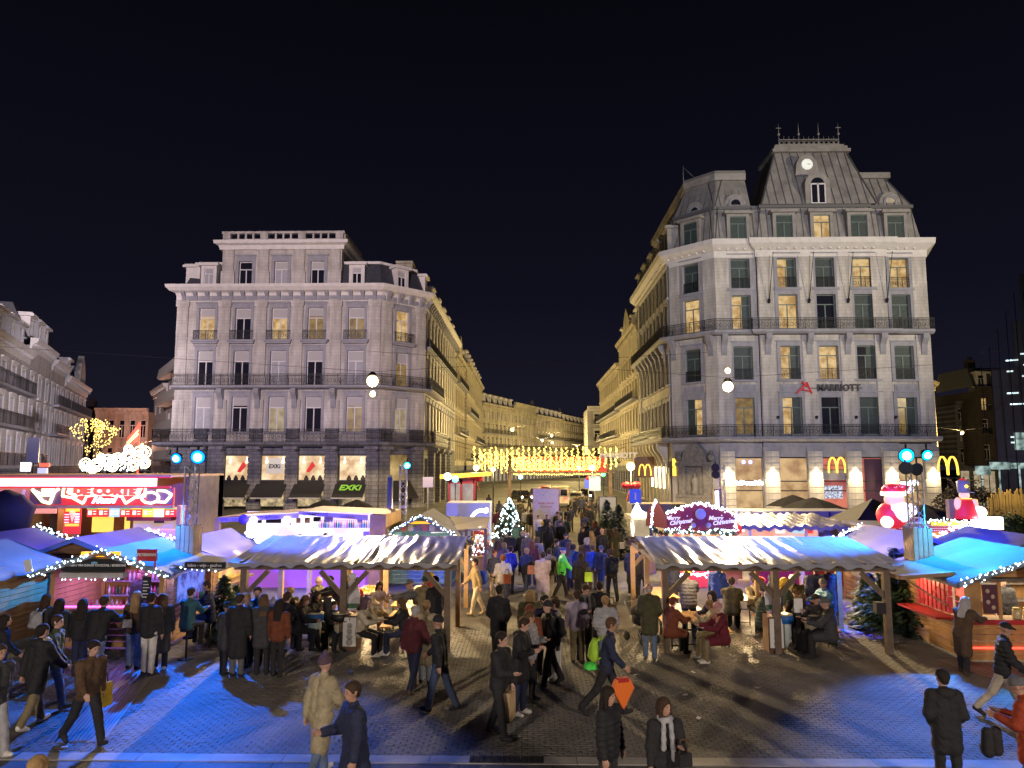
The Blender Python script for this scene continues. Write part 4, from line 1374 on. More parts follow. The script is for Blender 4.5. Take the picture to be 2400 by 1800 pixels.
for x0_, x1_, y0_, y1_ in ((2268, 2300, 1092, 1112), (2302, 2345, 1083, 1100), (2360, 2395, 1015, 1055), (2350, 2390, 1085, 1098)):
 a_, b_ = at(x0_, y1_, 84), at(x1_, y0_, 84)
 tag(MB().box(-(b_.x - a_.x) / 2, (b_.x - a_.x) / 2, -.1, .1, a_.z, b_.z).box(-.06, .06, .1, .25, 0, a_.z).build('lit_shop_sign', GSHOP, None, ((a_.x + b_.x) / 2, 82.5, 0)), 'mint lit sign panel, ' + {2268: 'leftmost of the low ones', 2302: 'second of the low ones', 2360: 'tall one high on the dark office block', 2350: 'rightmost of the low ones'}[x0_], 'lit sign', 'mint lit shop signs')
# ------------------------------------------------------------------ lamps
GLOBE = M('lamp_globe', (1, .85, .5), .4, emit=(1, .72, .26), es=8, sample=False)
GLOBE2 = M('lamp_globe_soft', (1, .85, .5), .4, emit=(1, .70, .22), es=3.2, sample=False)
for lab, px, py, Y, r_, pw_ in [('bright hanging street lamp in front of the cafe building', 873, 893, 50, .40, 48000), ('bright hanging street lamp in front of the hotel', 1706, 906, 50, .36, 44000)]:
 c = at(px, py, Y)
 h = thing('hanging_lamp', lab, 'street lamp', (c.x, c.y, c.z), 0, 'lamps hung over the square')
 MB().ball((0, 0, 0), r_, 16, 10).build('globe', GLOBE, h)
 MB().lathe([(.05, .62), (.12, .6), (.3, .42), (.33, .36)], 12, (0, 0, r_ - .36)).build('lamp_cap', IRON, h)
 MB().ball((.03, 0, -.92 if px < 1000 else 1.1), .2, 8, 6).build('small_bulb', GLOBE, h)
 sgn = -1 if px < 1000 else 1
 MB().path([(-30 if px < 1000 else -26, 4, 3.2), (0, 0, r_ + .25), (24, 3, 2.4)], .012, 4).build('suspension_wire', IRON, h)
 lamp('street_lamp_light', 'SPOT', c + Vector((0, -.02, -r_ - .1)), pw_, (1, .72, .36), c + Vector((0, .001, -8)), .2, 158, .06, batwing=True)
 lamp('street_lamp_light', 'POINT', c + Vector((0, -.02, -r_ - .15)), pw_ * .008, (1, .70, .34), size=.3)
# lamp posts with round heads down the street
bow = M('red_bow', (.45, .015, .02), .6)
for px, py, Y, lab, rb in [(1478, 1093, 44, 'lamp post with a red bow at the right kerb of the street', 1), (1388, 1096, 66, 'lamp post farther down the right kerb', 1), (1116, 1096, 62, 'lamp post on the left kerb beside the terrace', 1),
      (1357, 1096, 92, 'lamp post near the middle far down the street', 0), (1156, 1099, 78, 'brightly shining lamp post left of the gantry', 0)]:
 c = at(px, py, Y)
 h = thing('street_lamp', lab, 'street lamp', (c.x, c.y, 0), 0, 'lamp posts along the street')
 MB().tube((0, 0, 0), (0, 0, 1), .11, .08, 8).tube((0, 0, 1), (0, 0, c.z - .25), .06, .05, 8).build('post', IRON, h)
 MB().ball((0, 0, c.z), .26, 12, 8).build('globe', GLOBE2, h)
 if rb:
  b = MB()
  for s_ in (-1, 1):
   b.ball((s_ * .3, -.1, 3.55), .3, 8, 5, 0, (1, .4, .7)).beam((0, -.1, 3.5), (s_ * .3, -.1, 2.6), .2, .04)
  b.ball((0, -.14, 3.55), .14, 6, 4).build('bow', bow, h)
 lamp('street_lamp_light', 'POINT', (c.x, c.y - .35, c.z - .2), 900, (1, .72, .30), size=.25)
# lamps hung down the boulevard that paint the house fronts yellow
for x, y, z, pw_ in [(-2, 98, 9.5, 9500), (4, 118, 9.5, 11000), (3, 142, 9.5, 12500), (6, 172, 10, 16000), (14, 205, 10, 18000), (24, 245, 10, 17000), (58, 98, 9, 6000), (-62, 116, 8, 12000)]:
 col = (1, .74, .30)
 if x == -62:
  col = (1, .5, .34)
 h = thing('boulevard_lamp', 'small lamp hung on a wire over ' + {98: 'the street just past the gantry', 118: 'the street, second past the gantry', 142: 'the middle of the far street', 172: 'the start of the curved row', 205: 'the bend of the street', 245: 'the farthest stretch of the street', 116: 'the left-hand street'}[y] if x != 58 else 'small lamp hung over the street right of the hotel', 'street lamp', (x, y, z), 0, 'lamps hung over the far street')
 MB().ball((0, 0, 0), .22, 8, 6).build('globe', GLOBE2, h)
 MB().path([(-8, 0, 1.4), (0, 0, .25), (8, 0, 1.4)], .012, 4).build('suspension_wire', IRON, h)
 lamp('street_lamp_light', 'POINT', (x, y, z - .35), pw_, col, size=.3)
# ------------------------------------------------------------------ Christmas lights across the street
YBULB = M('yellow_bulb', (1, .8, .3), .4, emit=(1, .66, .12), es=3.6, sample=False)
gy = 72
gt = thing('light_gantry', 'timber gantry across the street hung with golden light curtains', 'gantry', (xat(1311, gy), gy, 0))
gx = gt.location.x
GW = M('gantry_timber', (.10, .07, .045), .8, var=(2, .3))
m = MB()
for px in (1194, 1428):
 x = xat(px, gy) - gx
 m.box(x - .16, x + .16, -.16, .16, 0, zat(1066, gy))
m.build('post', GW, gt)
x0, x1 = xat(1192, gy) - gx, xat(1440, gy) - gx
for py in (1067, 1106):
 MB().box(x0, x1, -.12, .12, zat(py, gy) - .14, zat(py, gy)).build('beam', GW, gt)
cr_ = random.Random(5)
def curtain(px0, px1, py0, py1, Y, step, n, label, bulb=.055):
 t = thing('light_curtain', label, 'light curtain', (xat((px0 + px1) / 2, Y), Y, 0), 0, 'golden light curtains over the street')
 k = int((px1 - px0) / step)
 me = []
 for q in range(5):
  b = MB()
  z1, z0 = zat(py0, Y), zat(py1 + cr_.uniform(-6, 10), Y)
  for i in range(n):
   b.bulb((cr_.gauss(0, .05), cr_.gauss(0, .05), z1 + (z0 - z1) * (i + cr_.random() * .6) / n), bulb * cr_.uniform(.8, 1.5))
  b.tube((0, 0, z1 + .1), (0, 0, z0), .008, .008, 3, 1)
  me.append(b.mesh('light_string', [YBULB, IRON]))
 for i in range(k + 1):
  x = xat(px0 + (px1 - px0) * i / k, Y) - t.location.x
  link('light_string', me[i % 5], t, (x, cr_.uniform(-.1, .1), cr_.uniform(-.15, .15)))
 MB().path([(xat(px0, Y) - t.location.x - 3, 0, zat(py0, Y) + .9), (xat(px0, Y) - t.location.x, 0, zat(py0, Y) + .12), (xat(px1, Y) - t.location.x, 0, zat(py0, Y) + .12), (xat(px1, Y) - t.location.x + 3, 0, zat(py0, Y) + .9)], .02, 4).build('wire', IRON, t)
curtain(1112, 1443, 1049, 1096, 68, 12.5, 13, 'nearest golden curtain of hanging light strings across the street', .075)
curtain(1130, 1225, 1062, 1104, 86, 7, 12, 'dense golden curtain at the left behind the first', .085)
curtain(1222, 1400, 1078, 1104, 98, 5, 10, 'long golden curtain before the red banner', .075)
curtain(1205, 1395, 1069, 1076, 73, 9, 3, 'short golden fringe under the upper beam of the gantry', .07)
bl = MB()
for i in range(110):
 bl.bulb((xat(1205 + 190 * i / 110, 73) - gx, cr_.uniform(.5, .9), zat(1100, 73) + cr_.gauss(0, .06)), .08)
for i in range(40):
 bl.bulb((xat(1205 + 205 * i / 40, 73) - gx, -.2, zat(1111, 73) + cr_.gauss(0, .04)), .09)
bl.build('bulb_row', YBULB, gt, kind='stuff')
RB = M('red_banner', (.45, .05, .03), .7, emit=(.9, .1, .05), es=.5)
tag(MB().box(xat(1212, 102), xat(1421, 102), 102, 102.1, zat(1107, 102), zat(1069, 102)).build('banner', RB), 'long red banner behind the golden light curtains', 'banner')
tag(lettering('MARRIOTT', .62, M('white_letter', (.10, .10, .10), .5, emit=(.6, .6, .55), es=.2), None, (xat(1448, 60), 60, zat(1068, 60)), 0, .02, .03, name='blade_lettering'), 'white hotel lettering standing out over the right pavement', 'sign')
lamp('curtain_glow', 'AREA', (xat(1290, 70), 70, 5.2), 1100, (1, .68, .18), (xat(1290, 70), 64, 0), (13, 1.5))
lamp('curtain_glow', 'AREA', (xat(1290, 80), 82, 5.4), 1300, (1, .68, .18), (xat(1290, 90), 90, 0), (13, 1.5))
# ------------------------------------------------------------------ cars and street furniture
TYRE = M('tyre', (.015, .015, .015), .8)
HEAD = M('headlight', (1, 1, .9), .3, emit=(1, .92, .7), es=18, sample=False)
TAIL = M('tail_light', (.6, .02, .02), .3, emit=(1, .03, .03), es=8, sample=False)
PLATE = M('bumper_grey', (.1, .1, .1), .5)
def car(label, px, py, rz, paint, kind='car', lights='head'):
 p = G(px, py)
 t = thing('parked_car' if kind == 'car' else 'delivery_van', label, 'car' if kind == 'car' else 'van', (p.x, p.y, 0), rz, 'cars in the far street')
 m, gl = MB(), MB()
 if kind == 'car':
  L, W_ = 2.1, .88
  low = [(-L, .3), (L, .3), (L + .05, .65), (L - .1, .85), (.9, .95), (-1.5, .98), (-L, .9)]
  m.prism(low, -W_, W_)
  cab = [(1.0, .95), (.35, 1.45), (-1.0, 1.48), (-1.75, .97)]
  m.prism(cab, -W_ + .1, W_ - .1)
  gl.prism([(.92, .97), (.32, 1.4), (-.95, 1.42), (-1.6, .99)], -W_ + .085, W_ - .085)
  gl.add([(1.02, -.65, .97), (1.02, .65, .97), (.37, .62, 1.42), (.37, -.62, 1.42)], [(0, 1, 2, 3)])
  gl.add([(-1.77, -.65, .99), (-1.77, .65, .99), (-1.03, .62, 1.44), (-1.03, -.62, 1.44)], [(3, 2, 1, 0)])
  hz = .68
 else:
  L, W_ = 2.6, .98
  m.prism([(-L, .35), (L, .35), (L, 1.0), (L - .5, 1.25), (L - 1.0, 2.1), (L - 1.3, 2.3), (-L, 2.3)], -W_, W_)
  gl.add([(L - .47, -.8, 1.3), (L - .47, .8, 1.3), (L - .98, .75, 2.05), (L - .98, -.75, 2.05)], [(0, 1, 2, 3)])
  gl.box(-L - .02, -L, -.8, -.05, 1.35, 2.0).box(-L - .02, -L, .05, .8, 1.35, 2.0)
  hz = .85
 m.build('body', paint, t)
 gl.build('windows', GLASS, t)
 wm = MB().lathe([(.05, -.1), (.31, -.1), (.33, -.06), (.33, .06), (.31, .1), (.05, .1)], 14).mesh('wheel', [TYRE])
 for x in (-L * .62, L * .65):
  for y in (-W_, W_):
   o_ = link('wheel', wm, t, (x, y * .95, .33))
   o_.rotation_euler = (R(90), 0, 0)
 hm = MB().ball((0, 0, 0), .13, 8, 5).mesh('headlight', [HEAD])
 tm = MB().box(-.05, .05, -.14, .14, -.09, .09).mesh('tail_light', [TAIL])
 for y in (-W_ * .72, W_ * .72):
  link('headlight', hm, t, (L, y, hz))
  link('tail_light', tm, t, (-L, y, hz + .15))
 MB().box(L - .02, L + .1, -W_ * .9, W_ * .9, .3, .5).box(-L - .1, -L + .02, -W_ * .9, W_ * .9, .3, .5).build('bumper', PLATE, t)
 return t
BLK = M('black_paint', (.012, .012, .014), .25, coat=.5)
SIL = M('silver_paint', (.25, .24, .22), .3, metal=.4, coat=.4)
REDP = M('red_paint', (.30, .02, .02), .3, coat=.5)
CRM = M('cream_paint', (.55, .48, .33), .4, coat=.3)
car('black car with bright headlights left of the white information board', 1222, 1176, R(-70), BLK)
car('black car half hidden behind the white information board', 1262, 1170, R(-75), BLK)
car('red car with brake lights farther up the street', 1282, 1160, R(80), REDP)
car('cream delivery van behind the right edge of the information board', 1315, 1187, R(85), CRM, 'van')
car('silver car with headlights right of the cream van', 1350, 1180, R(-100), SIL)
car('dark car farthest right among the cars in the street', 1376, 1172, R(-100), BLK)
# information board
BW_ = M('board_white', (.62, .58, .68), .6)
p = at(1280, 1240, 47)
ib = thing('information_board', 'large white printed information board standing among the crowd in the street', 'board', (p.x, p.y, 0))
MB().box(-.82, .82, -.05, .05, .35, zat(1146, 47)).build('board', BW_, ib)
MB().box(-.86, -.82, -.07, .07, 0, zat(1146, 47) + .03).box(.82, .86, -.07, .07, 0, zat(1146, 47) + .03).box(-.86, .86, -.07, .07, zat(1146, 47), zat(1146, 47) + .04).build('frame', M('board_frame', (.35, .12, .14), .6), ib)
INK = M('navy_print', (.05, .05, .14), .6)
PINKI = M('rose_print', (.5, .2, .25), .6)
pr_ = MB()
zt = zat(1146, 47)
for k in range(14):
 a0, a1 = k / 14 * 1.3 - .72, (k + 1) / 14 * 1.3 - .72
 pr_.beam((a0, -.056, zt - .28 + .1 * math.sin(k * .9)), (a1, -.056, zt - .28 + .1 * math.sin((k + 1) * .9)), .03, .006)
pr_.lathe([(.09, 0), (.09, .006)], 12, (0, -.056, zt - .62))
for k in range(26):
 pr_.bulb((cr_.uniform(-.7, .7), -.056, zt - cr_.uniform(.1, 1.9)), .025)
pr_.build('printed_ornament', INK, ib)
lettering('Plaisirs d\'Hiver', .17, PINKI, ib, (0, -.056, zt - .9), 0, .003, .004)
lettering('Winterpret', .17, PINKI, ib, (0, -.056, zt - 1.12), 0, .003, .004)
# smaller board and blue signs at the right kerb
p = G(1425, 1235)
b2 = thing('poster_stand', 'dark framed poster stand in front of the bushy fir at the right kerb', 'poster stand', (p.x, p.y, 0))
hz = zat(1163, p.y)
MB().box(-.7, .7, -.06, .06, .1, hz).build('frame', DARKFRAME, b2)
MB().box(-.62, .62, -.09, -.06, .5, hz - .08).build('poster', M('poster_blue_grey', (.25, .27, .34), .6), b2)
SBLUE = M('sign_blue', (.03, .06, .5), .5, emit=(.05, .1, .9), es=.5)
for px, py, Y, s_, lab, tx in [(1489, 1163, 43, .33, 'blue information sign on a thin post below the lamp post', 'i'), (1379, 1133, 70, .35, 'blue arrow sign far down the right kerb', None), (1394, 1133, 64, .5, 'tall pale blue sign panel by the right kerb', None)]:
 c = at(px, py, Y)
 t = thing('street_sign', lab, 'sign', (c.x, c.y, 0), 0, 'blue signs at the right kerb')
 MB().tube((0, .05, 0), (0, .05, c.z + s_), .035, .035, 6).build('post', GREY, t)
 MB().box(-s_, s_, -.03, .03, c.z - s_ * 1.25, c.z + s_ * 1.25).build('panel', SBLUE if tx or px == 1379 else M('pale_blue_panel', (.3, .42, .5), .5, emit=(.4, .6, .7), es=.4), t)
 if tx:
  lettering(tx, .6, M('white_print', (.7, .7, .7), .5), t, (0, -.05, c.z), 0, .01, .02)
p = at(1003, 1130, 56)
t = thing('street_sign', 'plain pale square panel on the corner of the cafe building', 'sign', (p.x, p.y, 0))
MB().tube((0, .05, 0), (0, .05, p.z + .4), .04, .04, 6).build('post', GREY, t)
MB().box(-.4, .4, -.03, .03, p.z - .4, p.z + .4).build('panel', M('lilac_panel', (.35, .33, .5), .6), t)
for px, py, Y, colr, lab in [(1067, 1123, 58, (.1, .8, 1), 'cyan shining pharmacy light left of the terrace'), (1049, 1117, 57, (.7, 1, 1), 'pale lit shop sign at the street corner'), (1414, 1112, 88, (.1, 1, .3), 'small green traffic light far in the street'), (1220, 1118, 88, (.3, .8, 1), 'small cyan sign left of the far cars')]:
 c = at(px, py, Y)
 mm = M('glow_' + lab.split()[0] + str(px), colr, .5, emit=colr, es=5, sample=False)
 o = MB().ball((0, 0, 0), .3 if px < 1060 else .26, 10, 6).tube((0, .1, -c.z), (0, .1, 0), .04, .04, 5, 1).build('lit_sign', [mm, IRON], None, c)
 tag(o, lab, 'lit sign')
# terrace at the left kerb with a glowing awning
p = at(1085, 1120, 60)
t = thing('terrace_awning', 'yellow glowing awning over a red framed cafe terrace at the left kerb', 'awning', (p.x, p.y, 0))
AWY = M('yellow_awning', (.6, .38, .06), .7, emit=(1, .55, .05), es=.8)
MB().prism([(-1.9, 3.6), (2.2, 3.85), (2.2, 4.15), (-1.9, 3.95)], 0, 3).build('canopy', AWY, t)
RF = M('red_shop_frame', (.20, .02, .03), .5)
m = MB()
for x in (-1.2, -.2, .9):
 m.box(x - .09, x + .09, .6, .8, 0, 3.6)
m.box(-1.2, .9, .6, .8, 3.2, 3.6).box(-1.2, .9, .6, .8, 1.5, 1.7)
m.build('frame', RF, t)
MB().box(-1.1, .8, .85, .9, .2, 3.2).build('pane', LITPALE, t)
# ================================================================== Christmas market
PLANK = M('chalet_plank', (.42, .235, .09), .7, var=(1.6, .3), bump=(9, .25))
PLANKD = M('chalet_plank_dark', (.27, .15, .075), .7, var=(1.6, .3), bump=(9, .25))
POSTW = M('weathered_timber', (.155, .115, .085), .8, var=(2.5, .35), bump=(12, .3))
POSTW2 = M('fresh_timber', (.30, .20, .11), .75, var=(2.5, .25), bump=(12, .25))
RAWPLANK = M('raw_cladding_plank', (.50, .40, .28), .8, var=(2, .25), bump=(8, .3))
TABLE = M('beer_table_board', (.55, .31, .10), .4, var=(2, .15))
STEELG = M('green_steel', (.02, .04, .03), .5)
TARP = M('chalet_tarp', (.13, .132, .15), .65, var=(.8, .15), bump=(1.5, .3), spec=.12)
WBULB = M('white_bulb', (1, 1, 1), .4, emit=(.66, .90, 1), es=7, sample=False)
BLACKB = M('black_board', (.015, .015, .018), .6)
WPRINT = M('white_print', (.7, .7, .7), .5)
METAL = M('stall_metal', (.35, .35, .37), .35, metal=.6)
REDB = M('red_board', (.42, .025, .03), .55)
YSIGN = M('amber_sign', (.8, .4, .03), .5, emit=(1, .50, .03), es=1.1)
mr = random.Random(21)
def plank_rows(root, x0, x1, z0, z1, y, mat, h=.145, name='plank', depth=.025, top=None):
 """horizontal boards; under a gable (top = function of z giving half width) each board is cut to length"""
 n = max(1, round((z1 - z0) / h))
 h = (z1 - z0) / n
 shared = None
 for i in range(n):
  za, zb = z0 + i * h, z0 + (i + 1) * h - .012
  if top is None:
   if shared is None:
    shared = MB().prism([(x0, 0), (x1, 0), (x1, h - .016), (x0, h - .016)], -depth, .0).mesh(name, [mat])
   o = link(name, shared, root, (0, y + mr.uniform(-.004, .004), za))
  else:
   wa, wb = top(za), max(.02, top(zb))
   c = (x0 + x1) / 2
   MB().prism([(c - wa, za), (c + wa, za), (c + wb, zb), (c - wb, zb)], -depth, 0).build(name, mat, root, (0, y + mr.uniform(-.004, .004), 0))
def side_planks(root, x, y0, y1, z0, z1, mat, h=.145, sgn=1):
 n = max(1, round((z1 - z0) / h))
 h = (z1 - z0) / n
 me = MB().box(-.0125, .0125, y0, y1, 0, h - .014).mesh('plank', [mat])
 for i in range(n):
  link('plank', me, root, (x + mr.uniform(-.004, .004), 0, z0 + i * h))
def light_string(root, pts, name='light_string', per=16, r=.028, jit=.06, mat=None, droop=0.):
 b = MB()
 P = [Vector(p) for p in pts]
 for a, c in zip(P[:-1], P[1:]):
  L = (c - a).length
  n = max(2, int(L * per))
  for i in range(n):
   p = a.lerp(c, (i + mr.random()) / n)
   b.bulb((p.x + mr.gauss(0, jit * .5), p.y + mr.gauss(0, jit * .4), p.z + mr.gauss(0, jit) - droop * mr.random()), r * mr.uniform(.7, 1.5))
 return b.build(name, mat or WBULB, root, kind='stuff')
def chalet(label, cx, yf, w_, d_, ze, zr_, mode='open', rz=0., roof=TARP, over=.32, side=True, lights=True, wood=PLANK, group='wooden market chalets', glow=None, name='market_chalet',
   counter=1.02):
 """little plank hut with a gabled tarpaulin roof; local y runs into the hut"""
 t = thing(name, label, 'stall', (cx, yf, 0), rz, group)
 hw = w_ / 2
 post = MB().box(-.06, .06, -.06, .06, 0, ze + .02).mesh('corner_post', [wood])
 for x in (-hw + .06, hw - .06):
  for y in (.07, d_ - .07):
   link('corner_post', post, t, (x, y, 0))
 ztop = lambda z: max(0., (hw + .02) * (1 - (z - ze) / (zr_ - ze)))
 if side:
  side_planks(t, -hw, .14, d_ - .14, .05, ze, wood)
  side_planks(t, hw, .14, d_ - .14, .05, ze, wood)
 else:
  MB().box(-hw, -hw + .03, .14, d_ - .14, .05, ze).box(hw - .03, hw, .14, d_ - .14, .05, ze).build('side_wall', wood, t)
 # roof: two tarpaulin covered slopes with sagging hems
 m = MB()
 n = 9
 ex = hw + over
 ez = ze - over * (zr_ - ze) / hw
 for s in (-1, 1):
  top, bot = [], []
  for i in range(n + 1):
   y = -over - .05 + (d_ + 2 * over + .1) * i / n
   sag = .03 * math.sin(i * 2.3 + s)
   top.append((0, y, zr_ + .07))
   bot.append((s * (ex + .02 * math.cos(i * 1.7)), y, ez + .05 + sag * .5))
  hem = [(p[0], p[1], p[2] - .13 - .03 * math.sin(k * 2.1)) for k, p in enumerate(bot)]
  mid = [((a[0] + b[0]) / 2, a[1], (a[2] + b[2]) / 2 - .02 + .02 * math.sin(k * 1.9 + s)) for k, (a, b) in enumerate(zip(top, bot))]
  V = top + mid + bot + hem
  f = []
  for r_ in range(3):
   for i in range(n):
    q = (r_ * (n + 1) + i, (r_ + 1) * (n + 1) + i, (r_ + 1) * (n + 1) + i + 1, r_ * (n + 1) + i + 1)
    f.append(q if s > 0 else q[::-1])
  m.add(V, f, 0, True)
 for y in (-over - .05, d_ + over + .05):
  m.add([(-ex, y, ez + .05), (0, y, zr_ + .07), (ex, y, ez + .05), (ex, y, ez - .09), (0, y, zr_ - .08), (-ex, y, ez - .09)], [(0, 1, 4, 5), (1, 2, 3, 4)])
 m.build('roof_tarpaulin', roof, t)
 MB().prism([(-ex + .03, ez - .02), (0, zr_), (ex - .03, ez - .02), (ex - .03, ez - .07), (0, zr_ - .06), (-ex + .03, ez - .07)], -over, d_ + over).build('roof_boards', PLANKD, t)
 gy0 = -.0
 if mode == 'back':
  plank_rows(t, -hw + .1, hw - .1, .05, ze - .01, .0, wood)
  plank_rows(t, -hw, hw, ze, zr_ - .08, .0, wood, top=ztop)
  MB().box(-hw, hw, d_ - .02, d_, .05, ze).build('back_wall', wood, t)
 else:
  plank_rows(t, -hw, hw, ze, zr_ - .08, .0, wood, top=ztop)
  plank_rows(t, -hw + .1, hw - .1, .05, counter - .04, .0, wood)
  MB().box(-hw - .02, hw + .02, -.22, .4, counter - .03, counter + .03).build('counter_top', POSTW2, t)
  MB().box(-hw + .03, hw - .03, d_ - .05, d_, .05, ze).build('back_wall', wood, t)
  MB().box(-hw + .03, hw - .03, .02, d_, ze + .04, ze + .06).build('ceiling', wood, t)
  if glow:
   col, pw_ = glow
   lamp('stall_glow', 'AREA', (0, d_ * .45, ze - .04), pw_, col, None, (w_ * .7, d_ * .5), parent=t)
 if lights:
  light_string(t, [(-ex, -over - .1, ez), (0, -over - .1, zr_ + .05), (ex, -over - .1, ez)], per=20, r=.021, jit=.05)
 return t
def bottles(root, x0, x1, y, z, n, cols, h=.26, name='bottle'):
 ms = [MB().lathe([(.035, 0), (.036, h * .6), (.014, h * .78), (.013, h), (.015, h)], 7).mesh(name, [c]) for c in cols]
 for i in range(n):
  link(name, ms[(i * 7 + i // 3) % len(ms)], root, (x0 + (x1 - x0) * (i + .5) / n, y + mr.uniform(-.03, .03), z))
BOT = [M('bottle_' + n, c, .15, spec=.7) for n, c in (('clear', (.5, .5, .55)), ('amber', (.3, .12, .02)), ('green', (.03, .12, .04)), ('rose', (.5, .1, .2)))]
JAR = M('glass_jar', (.55, .45, .25), .2, spec=.7)
GLOWP = M('magenta_light', (1, .2, .8), .4, emit=(1, .12, .75), es=4)
GLOWB = M('blue_tube', (.2, .3, 1), .4, emit=(.12, .18, 1), es=3)
# ---- cocktail chalet in front on the left
c1 = chalet('front plank bar chalet with bright blue roof, violet-lit bottles and a dark menu board', (xat(112, 19.4, 1440) + xat(380, 19.4, 1440)) / 2, 19.4, xat(380, 19.4, 1440) - xat(112, 19.4, 1440), 2.5, 2.03, 2.53, 'open', 0, glow=((.5, .22, 1), 110))
MB().box(-1.05, .62, -.32, -.26, 2.02, 2.34).build('menu_board', BLACKB, c1)
lettering('GLÜHWEIN / VIN CHAUD', .078, WPRINT, c1, (-.62, -.335, 2.18), 0, .003, .003, name='board_lettering')
lettering('COCKTAIL / BOISSONS', .078, WPRINT, c1, (.26, -.335, 2.18), 0, .003, .003, name='board_lettering')
MB().ball((-.17, -.33, 2.24), .09, 10, 5, 0, (1, .1, .4)).build('board_emblem', M('sky_print', (.2, .4, .6), .5), c1)
MB().box(-1.05, .62, -.36, -.1, 1.86, 1.99).build('awning_roll', M('awning_grey', (.45, .42, .40), .7), c1)
light_string(c1, [(-1.05, -.38, 1.84), (.62, -.38, 1.84)], per=7, r=.022, jit=.015)
ys = MB().box(-.52, .5, -.36, -.3, 2.4, 2.53).build('name_sign', YSIGN, c1)
lettering('Bonjour - Bar', .12, M('amber_print', (.4, .12, .01), .5), c1, (0, -.37, 2.46), 0, .003, .004, .2)
MB().box(-1.2, .95, 1.9, 2.3, 1.0, 1.03).box(-1.2, .95, 1.95, 2.3, 1.4, 1.43).build('bottle_shelf', METAL, c1)
bottles(c1, -1.15, .9, 2.1, 1.03, 20, BOT)
bottles(c1, -1.15, .9, 2.12, 1.43, 18, BOT)
MB().box(-1.1, .6, -.1, -.06, 1.07, 1.10).build('light_bar', GLOWP, c1)
MB().box(-.95, -.62, 1.6, 1.64, 1.62, 1.78).build('neon_sign', GLOWP, c1)
MB().box(-.3, .9, 2.38, 2.41, 1.72, 1.76).build('blue_tube', GLOWB, c1)
bottles(c1, -.7, .5, .22, 1.05, 9, BOT[:1] + BOT[3:], .16, 'drinking_glass')
MB().box(.98, 1.2, -.05, -.03, 1.25, 1.85).build('price_list', BLACKB, c1)
for k in range(6):
 MB().box(1.0, 1.17 - .03 * (k % 3), -.058, -.05, 1.32 + k * .08, 1.345 + k * .08).build('price_line', WPRINT, c1)
ps = tag(MB().box(-.26, .26, -.02, .02, 0, .3).box(-.24, -.2, -.01, .01, -.3, 0).box(.2, .24, -.01, .01, -.3, 0).build('roof_sign', REDB, None, (c1.location.x + 1.22, 19.05, 2.3)), 'small red sign with white letters on the front edge of the blue chalet roof', 'sign')
lettering('PETERMAN', .1, WPRINT, ps, (0, -.03, .16), 0, .003, .004)
# side hatch on its right with a lit bar
sh = thing('side_hatch', 'raised side hatch with blue top and dark menu strip right of the bar chalet', 'hatch', (c1.location.x + 1.6, 19.6, 0))
MB().add([(0, .1, 2.12), (1.25, .1, 1.98), (1.25, 2.2, 1.98), (0, 2.2, 2.12), (0, .1, 2.07), (1.25, .1, 1.93), (1.25, 2.2, 1.93), (0, 2.2, 2.07)], [(0, 1, 2, 3), (7, 6, 5, 4), (0, 4, 5, 1), (1, 5, 6, 2), (2, 6, 7, 3)]).build('flap', TARP, sh)
MB().box(.35, 1.45, .02, .06, 2.03, 2.2).build('menu_strip', BLACKB, sh)
lettering('bière - wijn - gaufres', .11, WPRINT, sh, (.9, .0, 2.115), 0, .003, .002)
MB().box(.05, .5, .5, 1.9, 1.0, 1.05).build('ledge', POSTW2, sh)
MB().box(.0, .03, .4, 2.0, 1.05, 1.95).build('lit_opening', room_mat('blue_bar', (.15, .25, 1), (.01, .02, .2), 1.0, 3), sh)
bottles(sh, .1, .45, 1.2, 1.05, 5, BOT)
light_string(sh, [(1.3, .05, 1.93), (.1, .05, 2.05)], per=6, r=.022, jit=.02)
lamp('stall_glow', 'POINT', (c1.location.x + 2.1, 20.2, 1.7), 28, (.1, .16, 1), size=.1)
# ---- chalet at the left edge
c0 = chalet('chalet cut by the left edge, blue menu panel and dark side wall', -15.35, 18.9, 3.1, 2.2, 2.03, 2.55, 'open', 0, glow=((.3, .6, 1), 25))
mp = MB().box(.85, 1.5, -.06, -.03, .95, 1.95).build('menu_panel', M('blue_menu', (.05, .2, .4), .5, emit=(.1, .45, .8), es=.55), c0)
for k, s in enumerate(('Hamburger', 'Bacon', 'Cheese', 'Hotdog', 'Nuggets')):
 lettering(s, .1, M('dark_print', (.02, .03, .06), .6), c0, (1.17, -.07, 1.82 - k * .18), 0, .002, .002)
pl = tag(MB().box(-.09, .09, -.01, .01, 0, .32).build('roof_placard', WPRINT, None, (-13.2, 19.4, 1.97), .2), 'small white placard on the eave of the leftmost chalet', 'sign')
pl.rotation_euler = (0, R(-14), .2)
